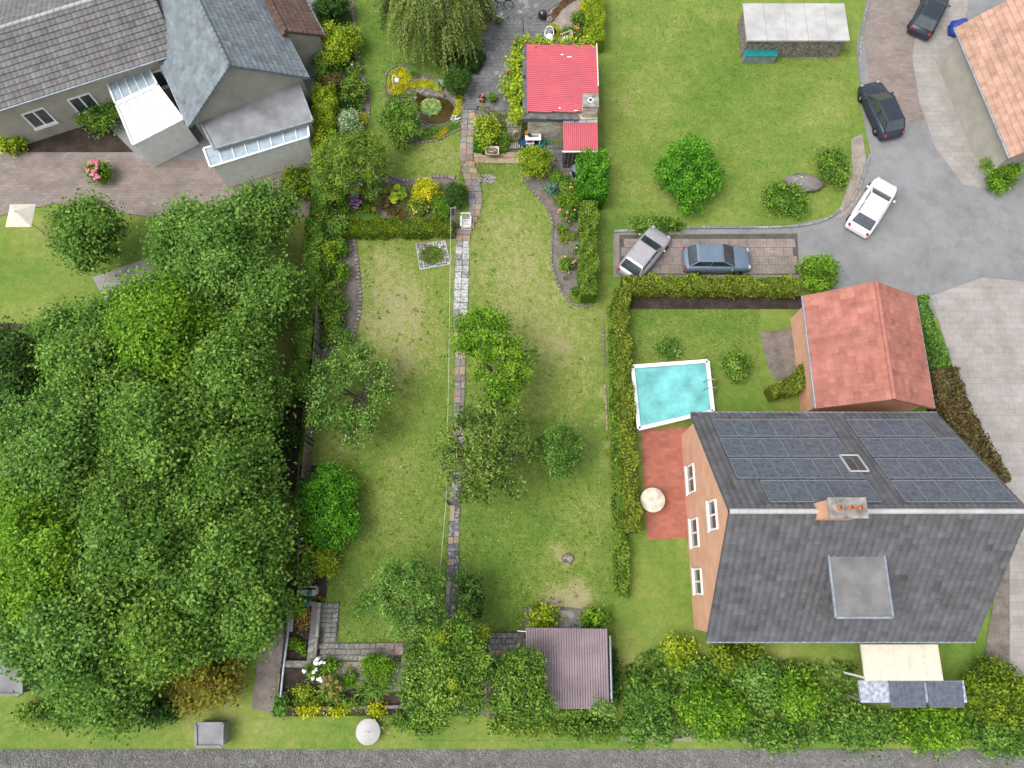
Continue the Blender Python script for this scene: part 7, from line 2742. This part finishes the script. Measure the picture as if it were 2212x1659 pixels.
# ---- cars
def car(label, u, v, rot, mat, ln=4.3, wd=1.78, ht=1.48):
    c = at(u, v, .8)
    t = thing('parked_car', label, 'car', (c.x, c.y, 0), 'cars parked by the side road')
    m = Matrix.Translation((c.x, c.y, 0)) @ Matrix.Rotation(rot, 4, 'Z')
    k = lambda x, y, z: np.array(m @ Vector((x, y, z)))
    g = Geo()
    st = [(-.5, .80, .35, .62), (-.485, .90, .25, .78), (-.40, .97, .22, .92), (-.2, 1, .20, .95), (.12, 1, .20, .93), (.30, .98, .22, .88), (.43, .93, .24, .78), (.485, .82, .28, .66), (.5, .70, .36, .55)]
    rings = []
    for (x, w, z0, z1) in st:
        X_, W = x * ln, w * wd / 2
        rings.append([k(X_, -W * .96, z0), k(X_, -W, (z0 + z1) / 2), k(X_, -W * .93, z1 - .06), k(X_, -W * .80, z1), k(X_, W * .80, z1), k(X_, W * .93, z1 - .06), k(X_, W, (z0 + z1) / 2), k(X_, W * .96, z0)])
    n = 8
    g.add([p for r in rings for p in r], [(i * n + j, i * n + (j + 1) % n, (i + 1) * n + (j + 1) % n, (i + 1) * n + j) for i in range(len(st) - 1) for j in range(n)], .5, 0, True)
    g.add(rings[0], [tuple(range(n))])
    g.add(rings[-1], [tuple(range(n))[::-1]])
    body = obj('body', g, M[mat], t)
    # glasshouse and roof
    g = Geo()
    cab = [(-.44, .78, .90), (-.33, .70, ht - .06), (.05, .70, ht - .05), (.24, .80, .90)]
    rr = [[k(x * ln, -w * wd / 2, z), k(x * ln, w * wd / 2, z)] for x, w, z in cab]
    vv_ = [p for r in rr for p in r]
    g.add(vv_, [(0, 2, 3, 1), (2, 4, 5, 3), (4, 6, 7, 5), (0, 6, 4, 2), (1, 3, 5, 7)])
    obj('windows', g, M['glass'], t)
    g = Geo()
    g.add([k(-.34 * ln, -.70 * wd / 2, ht - .05), k(.05 * ln, -.70 * wd / 2, ht - .04), k(.05 * ln, .70 * wd / 2, ht - .04), k(-.34 * ln, .70 * wd / 2, ht - .05),
           k(-.31 * ln, -.60 * wd / 2, ht), k(.02 * ln, -.60 * wd / 2, ht), k(.02 * ln, .60 * wd / 2, ht), k(-.31 * ln, .60 * wd / 2, ht)],
          [(0, 1, 5, 4), (1, 2, 6, 5), (2, 3, 7, 6), (3, 0, 4, 7), (4, 5, 6, 7)])
    obj('roof', g, M[mat], t)
    for sy in (-1, 1):
        for x0_, x1_, z0_, z1_ in ((.24, .05, .90, ht - .05), (-.44, -.33, .90, ht - .06), (-.12, -.12, .92, ht - .05)):
            g = Geo()
            w0 = .80 if z0_ == .90 and x0_ > 0 else .79
            g.beam(k(x0_ * ln, sy * w0 * wd / 2, z0_), k(x1_ * ln, sy * .705 * wd / 2, z1_), .06, .05)
            obj('pillar', g, M[mat], t)
        g = Geo()
        g.blob(k(.19 * ln, sy * wd * .54, .95), (.09, .09, .07), 7, 5, 0, .5, 0, -1)
        obj('mirror', g, M[mat], t)
        g = Geo()
        g.blob(k(.465 * ln, sy * wd * .33, .66), (.14, .18, .08), 8, 5, 0, .5, 0, -1)
        obj('headlight', g, M['lead'], t)
        g = Geo()
        g.blob(k(-.482 * ln, sy * wd * .36, .74), (.10, .14, .09), 8, 5, 0, .5, 0, -1)
        obj('tail_light', g, M['lamp_red'], t)
        for sx in (-.31, .31):
            wc = k(sx * ln, sy * wd * .455, .31)
            axis = m.to_3x3() @ Vector((0, 1, 0))
            g = Geo()
            g.ring(wc, .22, .10, axis, 18, 8)
            w_ = obj('wheel', g, M['tyre'], t)
            g = Geo()
            g.ring(wc, .07, .08, axis, 12, 6)
            obj('rim', g, M['steel'], w_)
    return t


car('blue-grey car parked parallel to the yellow hedge', 1550, 556, 0, 'car_blue')
car('pale silver car parked at an angle at the end of the side road', 1393, 545, R(52), 'car_silver', 4.0)
car('white car turning diagonally at the road junction', 1888, 442, R(55), 'car_white', 4.4)
car('dark blue-grey car standing on the pink pavement', 1907, 232, R(104), 'car_dark', 4.4)
car('dark car parked beside the peach tiled house near a blue tarpaulin', 2012, 22, R(60), 'car_dark', 4.2)
c = at(2078, 55, .6)
t = thing('covered_pile', 'bright blue tarpaulin over a small pile beside the dark car', 'tarpaulin', (c.x, c.y, 0))
g = Geo()
g.blob((c.x, c.y, .25), (.8, .7, .7), 12, 6, .12, .5, 0, -.2)
obj('tarpaulin', g, M['blue_tarp'], t)

# peach roofed house at the right edge
gable_house('house', 'house with a peach tiled roof beyond the pale pavement', (at(2190, 140, 4).x + 2.9, at(2190, 150, 4).y), 9.5, 8.5, R(100), 3.2, 6.6, 'tile_peach', 'wall_tan', .3, ridge_mat='tile_peach')

# ---- house group at the upper left, turned about 25 degrees
RT = R(22)
c = at(120, 60, 4.5)
ha, hka, _ = gable_house('house', 'wide house with a low grey roof and tan wall strip', (c.x, c.y), 12.5, 7.5, RT, 4.0, 5.6, 'tile_lowgrey', 'wall_tan', .4)
for xx in (-3.5, -.5, 2.5, 5.0):
    window(ha, hka, xx, -3.75, 1.2, 1.4, 1.4, 'y-')
c = at(465, 70, 4.5)
hb, hkb, _ = gable_house('house', 'blue-grey gabled house with a tan gable wall', (c.x, c.y), 9.0, 7.4, R(-63), 3.6, 6.6, 'tile_bluegrey', 'wall_tan', .35, ridge_mat='tile_bluegrey')
window(hb, hkb, 4.5, .9, 1.0, 1.5, 1.3, 'x+')
window(hb, hkb, 4.5, -1.4, 1.0, 1.1, 1.3, 'x+')
c = at(592, 20, 3.2)
gable_house('garage', 'brown roofed garage beside the blue-grey gabled house', (c.x, c.y), 5.0, 4.0, R(-63), 2.6, 3.9, 'tile_brown', 'wall_tan', .25, cat='garage', ridge_mat='tile_brown')


def flat_block(name, label, cat, corners, h, roof, wall, edge='zinc', panels=0):
    W = [at(u, v, h) for u, v in corners]
    c = sum(W, Vector()) / 4
    t = thing(name, label, cat, (c.x, c.y, 0))
    inn = [c + (p - c) * .95 for p in W]
    g = Geo()
    g.add([tuple(p - Vector((0, 0, .08))) for p in inn] + [(p.x, p.y, 0) for p in inn], [(i, (i + 1) % 4, 4 + (i + 1) % 4, 4 + i) for i in range(4)])
    obj('wall', g, M[wall], t)
    g = Geo()
    g.add([tuple(p) for p in W] + [tuple(p - Vector((0, 0, .12))) for p in W], [(3, 2, 1, 0), (4, 5, 6, 7)] + [(i, (i + 1) % 4, 4 + (i + 1) % 4, 4 + i) for i in range(4)])
    obj('roof', g, M[roof], t)
    g = Geo()
    for i in range(4):
        g.beam(W[i] + Vector((0, 0, .04)), W[(i + 1) % 4] + Vector((0, 0, .04)), .12, .10)
    obj('roof_edge', g, M[edge], t)
    for i in range(1, panels):
        q = i / panels
        g = Geo()
        g.beam(W[0] + (W[1] - W[0]) * q + Vector((0, 0, .03)), W[3] + (W[2] - W[3]) * q + Vector((0, 0, .03)), .06, .05)
        obj('glazing_bar', g, M['white_paint'], t)
    return t


flat_block('conservatory', 'bright white flat roofed extension beside the gabled house', 'extension', [(252, 228), (342, 186), (397, 258), (288, 314)], 2.7, 'white_paint', 'white_paint', 'white_paint', 5)
flat_block('conservatory', 'pale blue glazed lean-to above the bright white extension', 'extension', [(232, 180), (320, 146), (340, 182), (250, 224)], 2.75, 'glass_roof', 'white_paint', 'white_paint', 5)
flat_block('extension', 'grey flat roofed extension of the gabled house', 'extension', [(432, 262), (640, 166), (676, 262), (462, 322)], 2.9, 'flat_grey', 'wall_tan')
flat_block('awning', 'long pale glass veranda roof in front of the grey extension', 'veranda', [(440, 322), (664, 258), (668, 296), (455, 362)], 2.5, 'glass_roof', 'white_paint', 'white_paint', 8)
shrub('laurel', 'dark shaded bush just behind the board fence', 'shrub', 612, 945, 34, 1.5, 'dark', .16, .5, 40)
flat_block('garden_shed', 'low grey shed at the edge of the tall trees by the verge', 'shed', [(-30, 1385), (52, 1385), (48, 1500), (-30, 1500)], 2.2, 'flat_grey', 'wood_old', 'flat_grey')
flat_block('utility_box', 'larger pale concrete cabinet on the verge below the golden shrub', 'cabinet', [(424, 1562), (482, 1562), (481, 1612), (424, 1612)], .9, 'flat_grey', 'flat_grey', 'flat_grey')
c = at(796, 1580, .4)
t = thing('well_ring', 'round pale concrete well cover on the verge below the garden corner', 'well cover', (c.x, c.y, 0))
g = Geo()
g.lathe((c.x, c.y, 0), [(.62, 0), (.62, .42)], 20)
obj('ring', g, M['flat_grey'], t)
g = Geo()
g.lathe((c.x, c.y, .42), [(.66, 0), (.66, .08), (.62, .10), (.001, .11)], 20)
ld = obj('lid', g, M['flat_pale'], t)
g = Geo()
g.tube([(c.x - .12, c.y, .53), (c.x - .1, c.y, .58), (c.x + .1, c.y, .58), (c.x + .12, c.y, .53)], .015, 5)
obj('handle', g, M['steel'], ld)
c = at(40, 462, 2.4)
t = thing('garden_parasol', 'closed-in white square parasol on the pink driveway', 'parasol', (c.x, c.y, 0))
g = Geo()
g.add([(c.x - .8, c.y - .8, 2.2), (c.x + .8, c.y - .8, 2.2), (c.x + .8, c.y + .8, 2.2), (c.x - .8, c.y + .8, 2.2), (c.x, c.y, 2.7)], [(0, 1, 4), (1, 2, 4), (2, 3, 4), (3, 0, 4)])
obj('canopy', g, M['cream_roof'], t)
g = Geo()
g.tube([(c.x, c.y, 0), (c.x, c.y, 2.8)], .03, 6)
obj('pole', g, M['steel'], t)

# ---- big trees of the left neighbour
def big_tree(label, u, v, ru, h, leaf, name='broadleaf_tree', n=11, size=.165, seed=None, cover=1.75):
    ru = ru * 1.16
    lob = [(u, v, ru * .60, h * .74, h * .22)]
    for i in range(n):
        a = 2 * math.pi * (i + random.random() * .5) / n
        q = random.uniform(.45, .78)
        lob.append((u + math.cos(a) * ru * q, v + math.sin(a) * ru * q, ru * random.uniform(.26, .42), h * random.uniform(.48, .78), h * .17))
    for i in range(max(3, n // 2)):
        a = random.uniform(0, 6.3)
        q = random.uniform(.1, .4)
        lob.append((u + math.cos(a) * ru * q, v + math.sin(a) * ru * q, ru * random.uniform(.22, .34), h * random.uniform(.78, .95), h * .14))
    # trunk base: under the crown's middle as seen in plan
    p = at(u, v, h * .6)
    t = thing(name, label, 'tree', (p.x, p.y, 0), 'tall trees of the neighbouring garden')
    L3 = []
    for (a, b, r, z, hz) in lob:
        q = at(a, b, z)
        r *= mpu(a, b, z)
        L3.append((q.x, q.y, z, r, r, hz))
    g = Geo()
    clump_crown(g, L3, size, .6, cover * .9, .36, .5, .75, -.3, 34, sd=.17)
    obj('crown', g, LEAF[leaf], t)
    s = Geo()
    branchy(s, (p.x, p.y, -.02), [(l[0], l[1], l[2]) for l in L3], .22, .35, 2)
    obj('trunk', s, M['bark'], t)
    return t


for (lab, u, v, r, h, lf) in [
        ('added very dark crown standing in for tree shade at the outer grove edge', 0, 800, 85, 6.0, 'dark'),  # crown added with dark leaf colour in place of tree shade
        ('lone round tree standing beside the pink driveway', 195, 500, 66, 4.6, 'grove'),
        ('bluish green round tree below the paved terrace of the driveway', 455, 545, 112, 6.5, 'grey'),
        ('light green tree at the driveway side of the border hedge', 566, 470, 66, 5.0, 'green'),
        ('deep green tree standing between the border hedge and the round bluish tree', 574, 640, 66, 5.5, 'green'),
        ('sunny yellow-green crown in the upper middle of the grove', 345, 730, 125, 7.5, 'lime_green'),
        ('light green crown above the dark grove gap', 175, 770, 100, 7.0, 'green'),
        ('bright green crown above the shaded bush behind the fence', 478, 800, 108, 7.5, 'bright'),
        ('broad mid-green crown in the heart of the grove', 345, 930, 130, 8.0, 'green'),
        ('pale crown at the outer edge of the grove', 120, 985, 120, 7.5, 'grey'),
        ('dense green crown behind the clipped conifer', 492, 1010, 92, 7.0, 'green'),
        ('yellowish crown at the lower outer corner of the grove', 90, 1180, 125, 7.5, 'lime_green'),
        ('large green crown below the heart of the grove', 285, 1150, 130, 8.0, 'green'),
        ('mid-green crown beside the yellow-green bush and bench', 462, 1200, 116, 7.5, 'green'),
        ('grey-green crown above the grey shed', 130, 1350, 115, 7.0, 'grey'),
        ('dark green crown above the golden shrub', 350, 1345, 110, 7.0, 'dark_green'),
        ('mid-green crown leaning over the bare yard strip by the raised bed', 530, 1330, 80, 6.0, 'green'),
        ('crown filling the gap between the sunny crown and the fence side crown', 425, 850, 90, 6.5, 'green'),
        ('crown filling the gap at the outer side below the pale crown', 215, 1070, 90, 6.5, 'green'),
        ('crown filling the gap between heart and clipped conifer side', 420, 1090, 90, 6.8, 'green'),
        ('crown filling the gap above the dark green crown', 240, 1250, 90, 6.5, 'green'),
        ('crown filling the gap beside the mid-green crown by the bench', 410, 1275, 90, 6.6, 'grey'),
        ('crown filling the gap between light green and pale crowns', 240, 860, 85, 6.6, 'green'),
        ('low crown at the outer corner above the grey shed', 30, 1300, 90, 6.0, 'green'),
        ('low crown behind the shaded bush, inner edge of the grove', 556, 862, 58, 5.2, 'green'),
        ('slender light crown close to the bench', 556, 1135, 60, 6.0, 'bright'),
        ('low green crown in front of the grove beside the verge', 230, 1480, 80, 5.0, 'green')]:
    lf_ = {'lime_green': 'bright', 'dark_green': 'green', 'bright': 'grove', 'green': 'grove'}.get(lf, lf)
    big_tree(lab, u, v, r, h, lf_)
shrub('golden_elder', 'mustard golden shrub at the outer side of the bare yard strip', 'shrub', 432, 1470, 85, 2.5, 'mustard', .2, .55, 66, cover=2, lumps=7)
shrub('laurel', 'low dark bush between golden shrub and verge', 'shrub', 330, 1535, 70, 1.2, 'dark', .18, .5, 25, cover=2)
shrub('laurel', 'low green bush along the verge below the grove', 'shrub', 120, 1540, 100, 1.2, 'green', .18, .5, 22, cover=2)
shrub('rhododendron', 'bush with bright pink blossom beside the driveway', 'shrub', 212, 372, 26, 1.3, 'bright', .14, .5, 22, fl=[('pink', 26, .20)])
shrub('laurel', 'dark bush beside the bright white extension', 'shrub', 215, 240, 48, 1.6, 'green', .16, .5, 55)
shrub('forsythia', 'yellow flowering bush among the dark shrubs of the upper plot', 'shrub', 92, 240, 34, 1.4, 'lime', .15, .5, 28)
shrub('laurel', 'very dark bush at the outer end of the upper plot', 'shrub', 20, 225, 40, 1.6, 'dark', .16, .5, 48)
shrub('forsythia', 'lime bush at the outer edge of the pink driveway', 'shrub', 22, 305, 34, 1.2, 'lime', .15, .5, 26)
shrub('laurel', 'dark conifer in the top corner beside the low grey roof', 'shrub', -4, 80, 28, 3.0, 'dark', .16, .5, 60)
shrub('laurel', 'green bush between veranda and border hedge', 'shrub', 645, 395, 36, 1.8, 'bed', .14, .5, 40)

# ---- right neighbour's greenery
shrub('yew_block', 'tall dark rounded yew clump on the neighbouring lawn', 'shrub', 1490, 372, 72, 2.6, 'dark_mid', .14, .45, 88, cover=2.8, lumps=8) if 'dark_mid' in LEAF else shrub('yew_block', 'tall dark rounded yew clump on the neighbouring lawn', 'shrub', 1490, 372, 72, 2.6, 'cypress', .14, .45, 88, cover=2.8, lumps=8)
shrub('shrub_bed', 'green shrubs of the corner bed round a pale boulder', 'shrub', 1695, 430, 55, 1.0, 'green', .14, .5, 40, cover=2.2, lumps=7)
shrub('shrub_bed', 'green shrub between the boulder and the sandy kerb strip', 'shrub', 1800, 360, 32, 1.2, 'green', .14, .5, 48, cover=2.2, lumps=5)
shrub('shrub_bed', 'low green shrubs along the road behind the lawn', 'shrub', 1420, 484, 70, .8, 'green', .14, .5, 16, cover=2.2, lumps=7)
c = at(1735, 396, .3)
g = Geo()
g.blob((c.x, c.y, .25), (1.3, .7, .4), 14, 7, .10, .5, 0, -.3)
tag(obj('boulder', g, M['st_sett']), 'pale flat boulder in the corner bed of the lawn', 'stone')
hedge('garden_hedge', 'yellow-green hedge along the side road', [(1345, 614), (1480, 614), (1600, 616), (1722, 618)], .9, 1.2, 'hedge', .12, 2.6, wob=.14, shag=1.6)
hedge('garden_hedge', 'long yellow-green hedge beside pool and red patio', [(1341, 625), (1345, 760), (1353, 900), (1361, 1040), (1368, 1150)], .8, 1.2, 'hedge', .12, 2.6, wob=.16, shag=1.6)
hedge('garden_hedge', 'curved yellow-green hedge beside the terracotta roof', [(1768, 660), (1772, 730), (1755, 790), (1715, 830), (1665, 850)], .8, 1.1, 'hedge', .12, 2.6, wob=.16, shag=1.6)
hedge('boundary_hedge', 'low rough hedge along the lawn boundary, pool side', [(1328, 660), (1334, 900), (1340, 1120), (1346, 1290)], .7, .8, 'olive', .12, 2.2, wob=.2)
shrub('box_ball', 'round bright green bush at the end of the yellow-green hedge', 'shrub', 1768, 588, 42, 2.0, 'bright', .13, .5, 46)
shrub('hydrangea', 'dark round plant beside the pool', 'shrub', 1590, 790, 32, 1.1, 'green', .13, .5, 30)
shrub('hydrangea', 'low bush in the small hedged lawn above the pool', 'shrub', 1440, 752, 26, .8, 'grey', .13, .5, 20)
hedge('beech_hedge', 'dark bronze beech hedge between grey roof and pale drive', [(2030, 800), (2060, 880), (2100, 960), (2150, 1050)], 1.6, 1.6, 'brown', .14, 2.6)
hedge('beech_hedge', 'dark narrow hedge beside the terracotta roof and road', [(1985, 640), (2010, 720), (2040, 800)], .7, 1.2, 'grey', .13, 2.4)
shrub('box_ball', 'bright green bush by the peach tiled house', 'shrub', 2165, 370, 38, 1.6, 'bright', .14, .5, 46)
mat_plant('ground_cover', 'green ground cover joining the bushes below the grey house', 'plant', [(1350, 1440), (1430, 1390), (1520, 1420), (1850, 1430), (1850, 1540), (2100, 1535), (2230, 1470), (2230, 1600), (1900, 1606), (1500, 1598), (1345, 1590)], .55, 'grove', .19, 1.5, sd=.26)
for (lab, u, v, ru, rv, h, lf) in [
        ('mid-green bush beside the boundary of the shed', 1395, 1500, 60, 46, 2.0, 'green'),
        ('yellow-green bush below the peach gable', 1470, 1410, 34, 30, 1.6, 'lime'),
        ('green bush in the row along the track, nearest the shed', 1400, 1570, 70, 30, 1.6, 'grey'),
        ('dark bush below the eave of the grey house', 1590, 1420, 60, 36, 1.6, 'bed'),
        ('bluish bush beneath the grey eave in the planted row', 1640, 1470, 60, 50, 2.2, 'blue_green'),
        ('broad bright bush in the planted row by the track', 1540, 1530, 70, 56, 2.4, 'bright'),
        ('bright green bush beside the cream awning', 1720, 1500, 48, 46, 2.2, 'bright'),
        ('wide green bush below the low solar roof', 1860, 1570, 90, 40, 2.0, 'green'),
        ('green bush in the planted row, next to last along the track', 2010, 1570, 80, 46, 2.0, 'bright'),
        ('dark green bush in the lower corner by the pale drive', 2150, 1500, 70, 70, 2.4, 'bed'),
        ('last green bush of the planted row along the track', 2160, 1590, 70, 40, 1.8, 'green'),
        ('low green bush between wide bush and sleeper track', 1680, 1590, 80, 24, 1.2, 'green'),
        ('dark bush under the long eave beside the gable corner', 1500, 1450, 36, 30, 1.3, 'green')]:
    lf = {'green': 'grove', 'blue_green': 'grey'}.get(lf, lf)
    shrub('garden_bush', lab, 'shrub', u, v, ru, h * .72, lf,   .17, .5, rv, cover=2.9, lumps=6, group='bushes along the foot of the neighbouring garden')
for (lab, u, v, ru, h, lf) in [
        ('wild green bush under the long timber sleeper wall' , 900, 1560, 70, .8, 'green'),
        ('wild olive bush behind the shed and sleeper wall', 1120, 1565, 90, .9, 'olive'),
        ('wild green bush at the outer corner of the shed', 1270, 1575, 80, .9, 'green')]:
    shrub('wild_bush', lab, 'shrub', u, v, ru, h, lf, .14, .5, 20, cover=1.8, lumps=6)
# stones of the gravel track
g = Geo()
m = 20000
P0, P1 = at(-60, 1620), at(2280, 1664)
P = np.stack([rng.uniform(P0.x - 1, P1.x + 1, m), rng.uniform(P1.y - .6, P0.y, m), np.full(m, .05)], 1)
s = rng.uniform(.02, .05, m)
d = np.array([(-1, -.7, -.3), (1, -.8, -.3), (.8, 1, -.3), (-.9, .8, -.3), (0, 0, .6)])
V = P[:, None] + d[None] * s[:, None, None] * rng.uniform(.7, 1.2, (m, 5, 1))
i5 = np.arange(m)[:, None] * 5
g.add(V.reshape(-1, 3), np.concatenate([i5 + np.array([a]) for a in ((0, 1, 4), (1, 2, 4), (2, 3, 4), (3, 0, 4))]))
obj('gravel', g, M['grit'], None, kind='stuff')
# neighbouring lawn turf
def turf_blades(poly, n, leaf='grass'):
    W = [at(u, v) for u, v in poly]
    P = np.stack([rng.uniform(min(p.x for p in W), max(p.x for p in W), n), rng.uniform(min(p.y for p in W), max(p.y for p in W), n), np.full(n, .03)], 1)
    P = P[in_poly(P, poly)]
    g = Geo()
    big = np.sin(P[:, 0] * 1.1 + np.sin(P[:, 1] * .8) * 2) * np.sin(P[:, 1] * .9)
    g.leaves(P, rng.standard_normal((len(P), 3)) * np.array((1, 1, .5)) + np.array((0, 0, .55)), .09, .3, .42 + .16 * big + .15 * rng.standard_normal(len(P)))
    obj('grass', g, LEAF[leaf], kind='stuff')


turf_blades([(1330, -20), (1600, -20), (1600, 100), (1835, 100), (1845, 280), (1830, 400), (1780, 470), (1330, 490)], 26000)
turf_blades([(1350, 660), (1640, 660), (1640, 800), (1550, 780), (1350, 780)], 8000)
